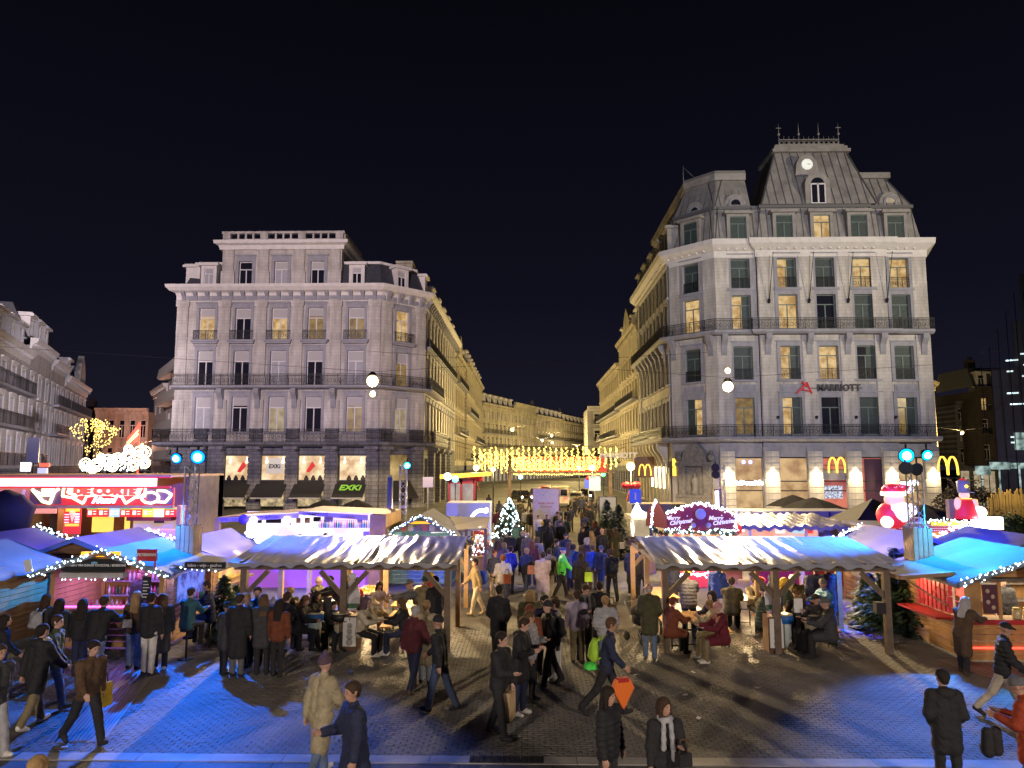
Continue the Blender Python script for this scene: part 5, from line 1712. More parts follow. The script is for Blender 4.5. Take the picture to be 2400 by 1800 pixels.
# ---- chalets behind with their plank backs to us
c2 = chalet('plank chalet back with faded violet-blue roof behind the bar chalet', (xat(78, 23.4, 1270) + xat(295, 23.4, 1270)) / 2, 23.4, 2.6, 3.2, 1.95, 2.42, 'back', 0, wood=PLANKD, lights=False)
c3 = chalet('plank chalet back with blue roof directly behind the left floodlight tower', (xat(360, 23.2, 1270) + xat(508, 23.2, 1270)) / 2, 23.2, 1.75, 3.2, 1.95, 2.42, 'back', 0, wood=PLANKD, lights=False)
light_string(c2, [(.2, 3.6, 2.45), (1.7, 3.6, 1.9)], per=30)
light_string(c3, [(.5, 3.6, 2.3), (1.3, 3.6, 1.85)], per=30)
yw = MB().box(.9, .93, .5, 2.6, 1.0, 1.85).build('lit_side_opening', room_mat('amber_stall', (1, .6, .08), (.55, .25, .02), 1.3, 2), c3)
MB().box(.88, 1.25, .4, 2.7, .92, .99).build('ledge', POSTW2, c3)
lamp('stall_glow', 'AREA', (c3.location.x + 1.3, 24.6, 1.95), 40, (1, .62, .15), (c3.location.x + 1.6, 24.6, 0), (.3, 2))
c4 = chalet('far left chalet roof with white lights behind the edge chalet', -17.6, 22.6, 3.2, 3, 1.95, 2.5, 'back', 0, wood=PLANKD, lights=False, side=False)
light_string(c4, [(0, 3.4, 2.62), (1.9, 3.4, 1.95)], per=32, r=.03)
# ---- chalet with a lit gable beyond the left pavilion
c5 = chalet('small chalet with lit teal gable and row of pictures beyond the left pavilion', (xat(912, 30) + xat(1070, 30)) / 2, 30, 2.5, 3.4, 2.05, 2.72, 'open', 0, glow=((.9, .95, 1), 110), wood=M('teal_plank', (.12, .22, .22), .7, var=(2, .2)))
for k in range(6):
 link('picture_card', MB().box(-.11, .11, -.02, 0, 0, .24).mesh('picture_card', [M('card_%d' % (k % 3), [(.4, .1, .08), (.45, .4, .3), (.15, .1, .1)][k % 3], .6)]), c5, (-.72 + k * .29, -.05, 2.1))
MB().box(-.6, .6, -.07, -.03, 2.38, 2.48).build('name_sign', YSIGN, c5)
gl = MB()
for k in range(60):
 gl.bulb((mr.uniform(-1.1, 1.1), mr.uniform(.1, .6), mr.uniform(1.3, 1.8)), .05)
gl.build('hanging_baubles', M('bauble_glow', (1, .7, .2), .3, emit=(1, .62, .15), es=2.2, sample=False), c5, kind='stuff')
MB().box(-1.15, -.75, -.1, -.07, 1.5, 1.75).build('price_board', REDB, c5)
# ---- right-hand front chalet and its hatch
c6 = chalet('front snack chalet at the right edge, bright cyan roof, red counter and jars', xat(2262, 18.6, 1450) + 1.95, 18.6, 3.9, 2.9, 2.0, 2.62, 'open', 0, glow=((1, .78, .5), 130), counter=1.0)
MB().box(-1.85, 1.9, -.24, -.2, .93, 1.04).build('red_counter_edge', REDB, c6)
lettering('Paninis - Crêpes', .085, WPRINT, c6, (.55, -.245, .985), 0, .002, .002)
MB().box(-1.85, 1.9, -.05, -.02, .32, .35).build('red_neon', M('red_neon', (1, .05, .03), .4, emit=(1, .05, .03), es=5), c6)
jm_ = MB().lathe([(.09, 0), (.1, .02), (.1, .2), (.08, .22)], 12).mesh('glass_jar', [JAR])
jl = MB().lathe([(.085, .22), (.085, .26)], 12).mesh('jar_lid', [M('jar_lid', (.5, .4, .1), .3, metal=.5)])
for k in range(4):
 j = link('glass_jar', jm_, c6, (-.72 + k * .26, -.05, 1.04))
 link('jar_lid', jl, j)
MB().box(-1.5, -1.15, -.04, -.01, 1.15, 1.85).build('menu_panel', M('plum_menu', (.09, .03, .05), .5), c6)
for k in range(4):
 MB().ball((-1.33 + .06 * (-1) ** k, -.05, 1.3 + k * .13), .055, 8, 4, 0, (1, .3, 1)).build('menu_picture', M('food_print', (.5, .4, .3), .6), c6)
MB().box(-1.95, -1.55, -.04, 0, 1.04, 2.0).box(-1.13, -1.05, -.04, 0, 1.04, 2.0).build('front_post', PLANK, c6)
MB().box(-.4, 1.9, -.34, -.28, 2.12, 2.36).build('red_banner', REDB, c6)
MB().box(-.62, -.4, -.345, -.3, 2.08, 2.38).build('white_card', WPRINT, c6)
MB().box(-1.95, 1.9, -.45, -.1, 1.98, 2.04).build('shelf_hood', POSTW, c6)
MB().box(-1.0, 1.8, 2.4, 2.9, 1.0, 1.04).box(-1, 1.8, 2.5, 2.9, 1.45, 1.48).build('back_shelf', METAL, c6)
MB().box(.25, .75, 2.3, 2.8, 1.04, 1.45).build('coffee_machine', BLACKB, c6)
bottles(c6, -.9, 1.7, 2.7, 1.48, 14, BOT)
# side window stacked with red packets
MB().box(-1.99, -1.96, .35, 2.1, 1.02, 1.85).build('side_window', room_mat('sweet_window', (.9, .55, .35), (.45, .12, .06), .8, 5), c6)
pk = MB().box(-.05, .05, -.06, .06, 0, .13).mesh('sweet_packet', [M('red_packet', (.5, .05, .06), .4)])
for k in range(40):
 link('sweet_packet', pk, c6, (-2.05, .45 + (k % 8) * .2, 1.06 + (k // 8) * .14 + mr.uniform(0, .02)))
MB().box(-2.5, -1.96, .3, 2.2, .94, .99).build('red_side_ledge', REDB, c6)
MB().box(-1.96, -1.9, -.02, .3, 1.02, 1.95).build('red_tube', M('red_glow', (1, .1, .1), .4, emit=(1, .09, .06), es=2), c6)
lamp('stall_glow', 'POINT', (c6.location.x - 2.4, 20, 1.75), 22, (1, .6, .3), size=.1)
lamp('stall_glow', 'POINT', (c6.location.x + .2, 17.9, .5), 14, (1, .08, .04), size=.1)
sh2 = thing('side_hatch', 'raised blue side hatch of the snack chalet above the fir trees', 'hatch', (c6.location.x - 1.98, 18.9, 0))
MB().add([(0, 0, 2.1), (-1.35, 0, 2.0), (-1.35, 2.4, 2.0), (0, 2.4, 2.1), (0, 0, 2.04), (-1.35, 0, 1.94), (-1.35, 2.4, 1.94), (0, 2.4, 2.04)], [(3, 2, 1, 0), (4, 5, 6, 7), (0, 1, 5, 4), (1, 2, 6, 5), (2, 3, 7, 6)]).build('flap', TARP, sh2)
MB().beam((-1.35, -.02, 1.96), (0, -.02, 2.06), .05, .1).beam((-1.37, 0, 1.96), (-1.37, 2.4, 1.96), .05, .1).beam((-.05, .2, 1.2), (-1.2, .2, 1.95), .04, .04).build('flap_frame', POSTW2, sh2)
# ---- chalets behind on the right
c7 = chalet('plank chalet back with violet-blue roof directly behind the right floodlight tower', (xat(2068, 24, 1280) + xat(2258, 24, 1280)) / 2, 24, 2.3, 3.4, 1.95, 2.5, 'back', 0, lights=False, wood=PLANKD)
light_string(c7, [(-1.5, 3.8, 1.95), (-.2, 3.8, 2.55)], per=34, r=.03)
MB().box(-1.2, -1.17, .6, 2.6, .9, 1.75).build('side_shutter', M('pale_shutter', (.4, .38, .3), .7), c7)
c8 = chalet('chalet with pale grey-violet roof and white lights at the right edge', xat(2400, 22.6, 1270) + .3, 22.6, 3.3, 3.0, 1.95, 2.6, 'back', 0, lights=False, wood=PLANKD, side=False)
light_string(c8, [(-1.9, 3.4, 2.0), (0, 3.4, 2.72), (1.5, 3.4, 2.2)], per=30, r=.03)
# ------------------------------------------------------------------ open pavilions
PTARP = M('silver_pvc_sheet', (.33, .33, .365), .20, spec=.55, var=(1.2, .2), bump=(6, .35))
def pavilion(label, x0, x1, y0, y1, ze, zr_, posts_mid, seed, trunk=None):
 t = thing('pavilion', label, 'pavilion', ((x0 + x1) / 2, y0, 0), 0, 'open timber pavilions with silver roofs')
 q = random.Random(seed)
 X0, X1 = x0 - t.location.x, x1 - t.location.x
 d = y1 - y0
 ym = d / 2
 # sheet: pulled tight over rafters, wrinkled between them
 nx, ny = 150, 16
 ov = .38
 folds = sorted(q.uniform(0, 1) for _ in range(13))
 V, f = [], []
 for j in range(2 * ny + 1):
  s_ = j / ny - 1           # -1 front eave, 0 ridge, 1 back eave
  y = ym + s_ * (ym + ov)
  zb = zr_ + (ze - .12 - zr_) * abs(s_)
  for i in range(nx + 1):
   u = i / nx
   x = X0 - .3 + (X1 - X0 + .6) * u
   raf = u * 12
   sag = -.032 * math.sin(math.pi * (raf % 1)) ** 1.2 * (.45 + .55 * abs(s_))
   w_ = 0
   for k, fo_ in enumerate(folds):
    dd = (u - fo_ - .012 * math.sin(5 * s_ + k)) * 95
    w_ += .018 * math.exp(-dd * dd) * (1 if k % 2 else -.8)
   w_ += .012 * math.sin(raf * 9 + 2 * s_ + seed) * math.sin(s_ * 7 + raf)
   edge = .02 * math.sin(raf * 2 * math.pi * .5 + seed) * abs(s_) ** 6
   V.append((x + .02 * math.sin(6 * s_ + raf), y + .015 * math.sin(raf * 3) * abs(s_) ** 6, zb + sag + w_ + edge))
 for j in range(2 * ny):
  for i in range(nx):
   a = j * (nx + 1) + i
   f.append((a, a + 1, a + nx + 2, a + nx + 1))
 m = MB().add(V, f, 0, True)
 o = len(m.v)
 hem = [(V[i][0], V[i][1] + .02, V[i][2] - .1 - .03 * math.sin(i * .5)) for i in range(nx + 1)]
 m.add([V[i] for i in range(nx + 1)] + hem, [(i + 1, i, nx + 1 + i, nx + 2 + i) for i in range(nx)], 0, True)
 m.build('roof_sheet', PTARP, t)
 rf = MB()
 for k in range(10):
  x = X0 + (X1 - X0) * k / 9
  rf.beam((x, -.3, ze - .17), (x, ym, zr_ - .17), .07, .1)
  rf.beam((x, d + .3, ze - .17), (x, ym, zr_ - .17), .07, .1)
 rf.build('rafters', POSTW, t)
 MB().box(X0 - .25, X1 + .25, -.08, .08, ze - .36, ze - .2).build('front_beam', POSTW, t)
 MB().box(X0 - .25, X1 + .25, d - .08, d + .08, ze - .36, ze - .2).build('back_beam', POSTW, t)
 MB().box(X0 - .25, X1 + .25, ym - .07, ym + .07, zr_ - .38, zr_ - .22).build('ridge_beam', POSTW, t)
 for x in (X0, X1):
  MB().beam((x, -.1, ze - .27), (x, d + .1, ze - .27), .1, .14).build('tie_beam', POSTW, t)
 pm_ = MB().box(-.08, .08, -.08, .08, 0, ze - .36).mesh('post', [POSTW])
 pf = MB().box(-.07, .07, -.07, .07, 0, ze - .36).mesh('post', [POSTW2])
 br = MB().beam((0, 0, ze - 1.05), (.62, 0, ze - .4), .09, .12).mesh('brace', [POSTW])
 bl_ = MB().beam((0, 0, ze - 1.05), (-.62, 0, ze - .4), .09, .12).mesh('brace', [POSTW])
 xs = [X0] + [v - t.location.x for v in posts_mid] + [X1]
 for i, x in enumerate(xs):
  for y, me in ((0, pm_), (d, pf)):
   p = link('post', me, t, (x, y, 0))
   if i < len(xs) - 1:
    link('brace', br, p)
   if i > 0:
    link('brace', bl_, p)
 for x in xs[1:-1] or [0]:
  for dx in (-.45, .35):
   link('post', MB().box(-.055, .055, -.07, .07, 0, zr_ - .38).mesh('post', [POSTW2]), t, (x + dx * 1.2, ym, 0))
 link('post', pf, t, (X1, ym, 0))
 link('post', pf, t, (X0, ym, 0))
 return t
PAx0, PAx1, PAy0, PAy1 = G(558, 1530).x, G(1047, 1529).x, 19.3, 25.1
pa = pavilion('left timber pavilion full of seated diners, silver sheet roof with its left end blue', PAx0, PAx1, PAy0, PAy1, 2.42, 2.66, [G(803, 1525).x], 2)
PBx0, PBx1, PBy0, PBy1 = G(1560, 1527).x, G(2078, 1529).x, 19.3, 25.1
pb = pavilion('right timber pavilion full of seated diners, silver sheet roof with its right end blue', PBx0, PBx1, PBy0, PBy1, 2.42, 2.66, [G(1815, 1525).x], 5)
# warm lamps under the pavilion roofs
HEATB = M('pavilion_bulb', (1, .8, .5), .4, emit=(1, .72, .36), es=20, sample=False)
for pav, xs, y, pw_ in ((pa, (-5.1, -3.3), 23.0, 480), (pb, (4.8, 7.5), 22.8, 450)):
 for k, x in enumerate(xs):
  L = MB().ball((0, 0, 0), .07, 8, 6).tube((0, 0, .06), (0, 0, .32), .012, .012, 4).build('pendant_lamp', HEATB, pav, (x - pav.location.x, y - pav.location.y, 2.12))
  lamp('pavilion_light', 'POINT', (x, y, 1.98), pw_, (1, .66, .30), size=.08)
lamp('pavilion_light', 'POINT', (-6.1, 21.2, 2.0), 70, (1, .7, .4), size=.08)
lamp('pavilion_light', 'POINT', (4.6, 20.6, 2.0), 70, (1, .68, .36), size=.08)
bx_ = tag(MB().box(-.12, .12, -.1, .1, -.14, .14).build('junction_box', BLACKB, None, (PBx1 - .2, PBy0 - .02, 1.15)), 'black box strapped to the right front post of the right pavilion', 'box')
cb = tag(MB().path([G(1988, 1470) + Vector((0, 0, .02)), G(2010, 1478) + Vector((0, 0, .02)), G(2032, 1470) + Vector((0, 0, .02)), G(2070, 1478) + Vector((0, 0, .02))], .02, 5).build('power_cable', BLACKB), 'black cable trailing on the ground behind the right pavilion', 'cable')
yc = tag(MB().path([G(2140, 1493) + Vector((0, 0, .03)), G(2200, 1505) + Vector((0, 0, .03)), G(2225, 1515) + Vector((0, 0, .03)), G(2250, 1536) + Vector((0, 0, .03))], .03, 5).build('power_cable', M('yellow_hose', (.6, .45, .08), .5)), 'yellow cable on the ground in front of the snack chalet', 'cable')
pst = tag(MB().box(-.24, .24, -.01, .01, -.32, .32).box(-.24, .24, -.014, -.011, -.32, .0, 1).build('poster', [M('poster_grey', (.4, .4, .42), .6), M('poster_rose', (.5, .2, .3), .6)], None, (G(1815, 1525).x - .3, 22.0, 1.75)), 'small grey and rose poster pinned to a post of the right pavilion', 'poster')
# ------------------------------------------------------------------ tables, benches, service points
def beer_table(label, x, y, L, group='long beer tables in the pavilions', wide=.62, rz=R(90), h=.76):
 t = thing('beer_table', label, 'table', (x, y, 0), rz, group)
 MB().box(-L / 2, L / 2, -wide / 2, wide / 2, h - .035, h).build('tabletop', TABLE, t)
 for s in (-1, 1):
  lg = MB()
  for e_ in (-1, 1):
   lg.beam((s * L * .36, e_ * wide * .36, 0), (s * L * .36, e_ * wide * .36, h - .03), .03, .03)
  lg.beam((s * L * .36, -wide * .36, .08), (s * L * .36, wide * .36, .08), .03, .03).beam((s * L * .36, -wide * .36, h * .6), (s * L * .36, wide * .36, h * .6), .025, .025)
  lg.beam((s * L * .36, 0, h * .6), (s * L * .12, 0, h - .04), .025, .025)
  lg.build('leg', STEELG, t)
 return t
def beer_bench(label, x, y, L, rz=R(90), group='narrow beer benches in the pavilions'):
 t = beer_table(label, x, y, L, group, .27, rz, .46)
 t.name = 'beer_bench'
 t['category'] = 'bench'
 t.children[0].name = 'seat'
 return t
beer_table('beer table under the left pavilion nearest the mascot board, with tall cup', -3.23, 21.10, 2.2)
beer_bench('bench left of the front right table in the left pavilion', -3.85, 21.10, 2.2)
beer_bench('bench right of the front right table in the left pavilion', -2.64, 21.10, 2.2)
beer_table('beer table at the back of the left pavilion under the lamp', -3.42, 23.90, 2.0)
beer_bench('bench left of the back right table in the left pavilion', -4.09, 23.90, 2.0)
beer_table('beer table with orange trays at the back middle of the left pavilion', -5.17, 24.10, 1.6)
beer_bench('bench at the back middle table of the left pavilion', -5.85, 24.00, 1.6)
beer_table('beer table among the crowded diners at the left of the left pavilion', -5.95, 21.00, 2.4)
beer_bench('dark bench sticking out at the front of the left pavilion', -5.28, 20.60, 2.4)
beer_bench('bench behind the crowd at the left end of the left pavilion', -6.68, 21.00, 2.2)
beer_table('empty front table of the right pavilion with one glass', 4.50, 20.70, 2.3, wide=.78)
beer_bench('bench with the rust coated woman at the empty front table', 3.88, 20.50, 2.2)
beer_bench('bench with the couple in wine red at the empty front table', 5.23, 20.70, 2.2)
beer_table('second table behind the empty one in the right pavilion', 4.24, 23.70, 2.0, wide=.8)
beer_bench('bench with orange seat edge in the middle of the right pavilion', 5.95, 23.10, 2.0)
beer_table('table beside the post in the middle of the right pavilion', 6.47, 23.30, 1.9)
beer_table('front table crowded with hatted diners in the right pavilion', 7.35, 21.00, 2.2)
beer_bench('bench right of the crowded front table in the right pavilion', 8.07, 20.80, 2.2)
beer_bench('bench left of the crowded front table in the right pavilion', 6.68, 21.00, 2.0)
beer_table('lit back table with the blue jacketed diner in the right pavilion', 8.18, 23.80, 1.9)
beer_bench('bench of the blue jacketed diner in the right pavilion', 8.85, 23.80, 1.9)
CUP = M('paper_cup', (.75, .72, .66), .5)
CUPD = M('dark_drink', (.07, .03, .02), .2)
TRAY = M('orange_tray', (.65, .22, .05), .5)
for k, (x, y, m_, lab) in enumerate([(-3.42, 20.40, CUPD, 'tall dark drink on the front right table of the left pavilion'), (-3.10, 20.25, CUP, 'white napkin cup at the edge of the front right table'), (4.43, 21.50, CUPD, 'lone glass on the empty front table'),
          (-3.47, 23.40, CUP, 'paper cup on the lit back table of the left pavilion'), (7.24, 20.40, CUP, 'white cup on the crowded front table of the right pavilion'), (7.50, 21.40, CUPD, 'dark cup on the crowded front table of the right pavilion'),
          (8.12, 23.30, CUP, 'paper cup on the lit back table of the right pavilion'), (-5.90, 20.30, CUP, 'paper cup on the left table of the left pavilion')]):
 tag(MB().lathe([(.03, 0), (.04, .14), (.036, .14)], 10).build('drink_cup', m_, None, (x, y, .762)), lab, 'cup', 'cups on the beer tables')
for x, y, lab in [(-5.23, 23.80, 'orange tray of food on the back middle table'), (-5.07, 24.40, 'second orange tray behind the first on the back middle table'), (-3.36, 24.20, 'orange tray on the lit back table of the left pavilion'), (6.42, 23.00, 'orange tray on the table beside the post of the right pavilion')]:
 o = tag(MB().box(-.2, .2, -.14, .14, 0, .015).box(-.2, .2, -.14, -.13, .015, .05).box(-.2, .2, .13, .14, .015, .05).box(-.2, -.19, -.13, .13, .015, .05).box(.19, .2, -.13, .13, .015, .05).build('food_tray', TRAY, None, (x, y, .762)), lab, 'tray', 'food trays on the beer tables')
 MB().ball((.05, 0, .04), .07, 8, 5, 0, (1, 1, .5)).ball((-.09, .03, .04), .055, 8, 5, 0, (1, 1, .6)).build('snack', M('snack', (.55, .35, .12), .6), o)
# rounded white figure boards on wooden stands with a recipe-like poster, and sorting bins beside them
FIGW = M('figure_board_white', (.56, .55, .60), .6)
FIGB = M('figure_board_black', (.02, .02, .025), .6)
FIGG = M('figure_board_green', (.05, .14, .08), .6)
PRINTG = M('grey_print', (.36, .36, .34), .7)
STANDW = M('stand_wood', (.12, .065, .035), .7, var=(3, .3))
BAGB = M('pale_bin_bag', (.42, .52, .52), .35, bump=(9, .4))
BAGY = M('cream_bin_bag', (.45, .42, .30), .4, bump=(9, .4))
BINB = M('blue_bin_rim', (.02, .13, .45), .4)
BINK = M('black_bin_rim', (.02, .02, .02), .5)
RIM = M('bin_lid_cream', (.6, .56, .4), .5)
def sorting_point(label, px, py, side, dy=0):
 p = G(px, py)
 t = thing('poster_stand', label, 'stand', (p.x, p.y, 0), 0, 'figure boards on stands at the pavilion fronts')
 MB().box(-.19, .19, .05, .5, 0, .9).build('cabinet', STANDW, t)
 MB().box(-.21, .21, 0, .05, .08, .9).build('frame', STANDW, t)
 MB().box(-.17, .17, -.012, 0, .14, .86).build('poster', WPRINT, t)
 for k, (w_, h_) in enumerate(((.07, .045), (.09, .045), (.08, .04), (.085, .065))):
  z = .66 - k * .14
  MB().lathe([(w_, 0), (w_ * .96, .004)], 14 if k != 1 else 4).build('food_picture', PRINTG, t, (0, -.014, z)).rotation_euler = (R(90), R(45) if k == 1 else 0, 0)
 MB().box(-.012, .012, -.016, -.012, .79, .83).box(-.02, .02, -.016, -.012, .82, .84).build('print_mark', INK, t)
 f = MB()
 pts = []
 for q in range(25):
  a = q / 24 * math.pi * 2
  z = .42 - .42 * math.cos(a)
  wv = .235 * math.sin(a) * (1.0 - .42 * (z / .84) ** 2)
  pts.append((wv, z))
 f.prism([(-x, z) for x, z in pts[::-1]][:-1], -.02, .02)
 fo_ = f.build('figure_board', FIGW, t, (0, .2, .98))
 MB().ball((0, -.01, .0), .105, 12, 8, 0, (1, .25, 1)).build('figure_head', FIGW, fo_, (0, 0, .88))
 MB().box(-.075, .075, -.025, .015, .8, .825).build('collar', FIGG, fo_)
 MB().prism([(-.2, .2), (.2, .2), (.15, .08), (-.15, .08)], -.028, -.021).build('green_band', FIGG, fo_)
 MB().box(-.15, -.05, -.12, .02, -.02, .03).box(.05, .15, -.12, .02, -.02, .03).build('foot_board', M('figure_feet', (.4, .22, .2), .6), fo_)
 MB().prism([(-.25, .05), (-.2, .1), (-.22, .42), (-.25, .42)], -.026, -.02).prism([(.25, .05), (.25, .42), (.22, .42), (.2, .1)], -.026, -.02).build('dark_flank', FIGB, fo_)
 for k in range(5):
  MB().box(-.11 + .01 * (k % 2), .11 - .015 * (k % 3), -.026, -.021, .6 - k * .06, .612 - k * .06).build('text_line', PRINTG, fo_)
 # bins
 q = thing('sorting_bins', 'pair of bag bins, one blue rimmed and one black, hung on a dark post beside ' + label.split(' at ')[0].replace('white ', 'the '), 'bins', (p.x + side * .62, p.y + .15, 0), 0, 'sorting bins at the pavilion fronts')
 q['label'] = 'blue and black rimmed bag bins hung on a post before the %s pavilion' % ('left' if side < 0 else 'right')
 MB().box(-.05, .05, -.04, .04, 0, 1.35).build('post', BLACKB, q)
 MB().box(-.11, .11, -.05, -.04, 1.0, 1.35).build('notice', WPRINT if side > 0 else BLACKB, q)
 for s_, rim, bag in ((-1, BINB, BAGB), (1, BINK, BAGY)):
  c_ = (s_ * .36, .05, 0)
  MB().lathe([(.24, .74), (.25, .92), (.23, .93), (.22, .8)], 18, c_).build('bin_rim', rim, q)
  MB().lathe([(.23, .93), (.235, .95), (.1, .955), (.02, .95)], 18, c_).build('bin_lid', RIM, q)
  bm2 = MB()
  prof = [(.19, .76), (.185, .6), (.175, .42), (.16, .28), (.09, .14), (.02, .1)]
  bm2.lathe(prof[::-1], 14, c_)
  bm2.v = [(x + .015 * math.sin(z * 19 + y * 23), y + .015 * math.cos(z * 17 + x * 31), z) for x, y, z in bm2.v]
  bm2.build('bin_bag', bag, q)
 return t
sorting_point('white figure board on a wooden stand at the front of the left pavilion', 818, 1528, -1)
sorting_point('white figure board on a wooden stand at the front of the right pavilion', 1822, 1532, 1)
# ------------------------------------------------------------------ floodlight towers
TRUSS = M('alu_truss', (.5, .5, .53), .4, metal=.15)
HOUS = M('floodlight_housing', (.02, .02, .025), .5)
def truss_mb(z0, z1, s=.15, r=.022, step=.3):
 m = MB()
 C = [(-s, -s), (s, -s), (s, s), (-s, s)]
 for x, y in C:
  m.tube((x, y, z0), (x, y, z1), r, r, 6)
 z, k = z0, 0
 while z < z1 - .05:
  zz = min(z + step, z1)
  for i in range(4):
   a, b = C[i], C[(i + 1) % 4]
   if k % 2:
    a, b = b, a
   m.tube((a[0], a[1], z), (b[0], b[1], zz), r * .6, r * .6, 4)
  z += step
  k += 1
 return m
def tower(label, px, Y, ztop, heads, col, hcol, z_wood=3.0, wood=True, w_=.27):
 x = xat(px, Y, 1200)
 t = thing('floodlight_tower', label, 'light tower', (x, Y, 0), 0, 'truss light towers clad with planks at the foot')
 truss_mb(0, ztop).build('truss', TRUSS, t)
 n = 4
 pm_ = MB().box(-w_ / n + .01, w_ / n - .01, -.015, .015, 0, z_wood).mesh('cladding_plank', [RAWPLANK])
 for k in range(n):
  u = (-.5 + (k + .5) / n) * 2 * w_
  link('cladding_plank', pm_, t, (u, -w_, mr.uniform(-.03, .03)))
  link('cladding_plank', pm_, t, (u, w_, mr.uniform(-.03, .03)))
  for s in (-1, 1):
   o = link('cladding_plank', pm_, t, (s * w_, u, mr.uniform(-.03, .03)), R(90))
 return t
def head(t, dx, z, col, face, es=40, lit=True, r=.13):
 """flood lamp: housing, yoke and glowing lens facing a target direction"""
 mm = M('flood_lens_%d_%d_%d' % tuple(int(c * 99) for c in col), col, .3, emit=col, es=es, sample=False)
 d = Vector(face).normalized()
 h_ = MB().tube(Vector((0, 0, 0)) - d * .18, Vector((0, 0, 0)), r * .7, r + .03, 12).tube((0, .02, .05), (0, .02, .32), .03, .03, 6).build('floodlight', HOUS, t, (dx, -.2, z))
 if lit:
  MB().tube(d * .005, d * .03, r, r * .97, 14).build('lens', mm, h_)
  MB().ball(tuple(d * .03), r * .6, 12, 8).build('lamp_core', SIGNW, h_)
 return h_
BL, CY = (.02, .20, 1.0), (.02, .48, 1.0)
tl = tower('left floodlight tower with two blue lamps above a plank-clad foot', 446, 21.8, 4.75, 2, BL, BL)
pL = tl.location
dl = (.28, -.9, -.45)
head(tl, -.4, zat(1074, 21.8), (.0, .22, 1.0), (-.1, -1, -.35), 3, True, .15)
head(tl, .24, zat(1071, 21.8), (.0, .22, 1.0), (.2, -1, -.3), 3, True, .2)
MB().beam((-.5, -.18, zat(1068, 21.8) + .28), (.4, -.18, zat(1068, 21.8) + .28), .05, .05).build('crossbar', HOUS, tl)
BF = lambda x, y, z, p_, c, to, an, bl_: lamp('blue_floodlight', 'SPOT', (x, y, z), p_, c, to, .06, an, bl_)
BF(pL.x + .3, 21.2, 4.9, 8500, (.0, .15, 1), (-6.7, 13.6, 0), 52, .35)
BF(pL.x - .4, 21.2, 4.9, 5000, (.0, .19, 1), (-12.0, 20.3, 2.0), 105, .35)
BF(pL.x + .6, 21.3, 5.0, 7000, (.04, .13, 1), (-6.4, 22.5, 2.3), 84, .8)
BF(pL.x - .2, 22.4, 5.0, 8500, (.04, .06, 1), (-11.5, 26, 1.5), 140, .6)
BF(pL.x + .2, 21.1, 5.1, 170, (.14, .18, 1), (0, 12, 0), 120, 1.)  # added weak lilac fill over the near paving, has no lamp head
tr = tower('right floodlight tower with two cyan-blue lamps above a plank-clad foot', 2147, 21.3, 4.8, 2, CY, CY)
pR = tr.location
head(tr, -.28, zat(1068, 21.3), (.0, .45, 1.0), (-.2, -1, -.3), 2.5, True, .2)
head(tr, .3, zat(1067, 21.3), (.0, .6, 1.0), (.1, -1, -.4), 2.2, True, .15)
head(tr, -.32, zat(1097, 21.3), (.0, .1, .3), (-.3, -1, -.2), 1, False, .16)
head(tr, .0, zat(1100, 21.3), (.0, .1, .3), (.1, -1, -.2), 1, False, .16)
MB().beam((-.45, -.18, zat(1062, 21.3) + .28), (.45, -.18, zat(1062, 21.3) + .28), .05, .05).build('crossbar', HOUS, tr)
BF(pR.x - .3, 20.7, 4.9, 4800, (.04, .22, 1), (9.4, 13.4, 0), 60, .5)
BF(pR.x + .4, 20.7, 4.9, 4200, (.0, .38, 1), (12.6, 19.8, 2.2), 100, .35)
BF(pR.x - .6, 20.8, 5.0, 7500, (.02, .20, 1), (8.0, 22.2, 2.3), 84, .8)
BF(pR.x - .1, 21.9, 5.0, 6500, (.04, .06, 1), (11.0, 26, 1.5), 140, .6)
BF(pR.x - .2, 20.6, 5.1, 150, (.14, .20, 1), (2, 12, 0), 110, 1.)  # matching added fill from the right, also without a lamp head
t3 = tower('small truss tower with one teal lamp in front of the cafe corner', 944, 34, 4.75, 1, CY, CY, 2.2)
head(t3, .2, zat(1091, 34), (.02, .6, .8), (.2, -1, -.2), 2.5, True, .16)
tag(MB().tube((0, 0, 0), (0, 0, 4.2), .13, .13, 10).tube((0, 0, 4.2), (0, 0, 4.3), .13, .05, 10).build('steel_column', METAL, None, (xat(917, 33), 33, 0)), 'plain shiny steel column left of the small truss tower', 'column')
lamp('facade_floodlight', 'SPOT', (t3.location.x - .2, 33.6, 4.7), 60000, (.95, .86, 1), (-53, 80, 10), .2, 34, .8)  # added flood without a fixture, only there to light the left row
t4 = tower('small truss tower with unlit lamps in front of the carved wall fountain', 1692, 36, 4.8, 1, CY, CY, 2.2)
head(t4, -.3, zat(1096, 36), BL, (-.6, -1, -.1), 1, False, .18)
head(t4, -.3, zat(1112, 36), BL, (-.6, -1, -.1), 1, False, .18)
lt = thing('light_column', 'slim lit column panel left of the small truss tower by the hotel', 'light column', (xat(1676, 36), 36, 0))
MB().box(-.18, .18, -.12, .12, 0, 3.6).build('casing', POSTW2, lt)
MB().box(-.13, .05, -.14, -.12, 2.3, 3.5).build('light_panel', SIGNW, lt)
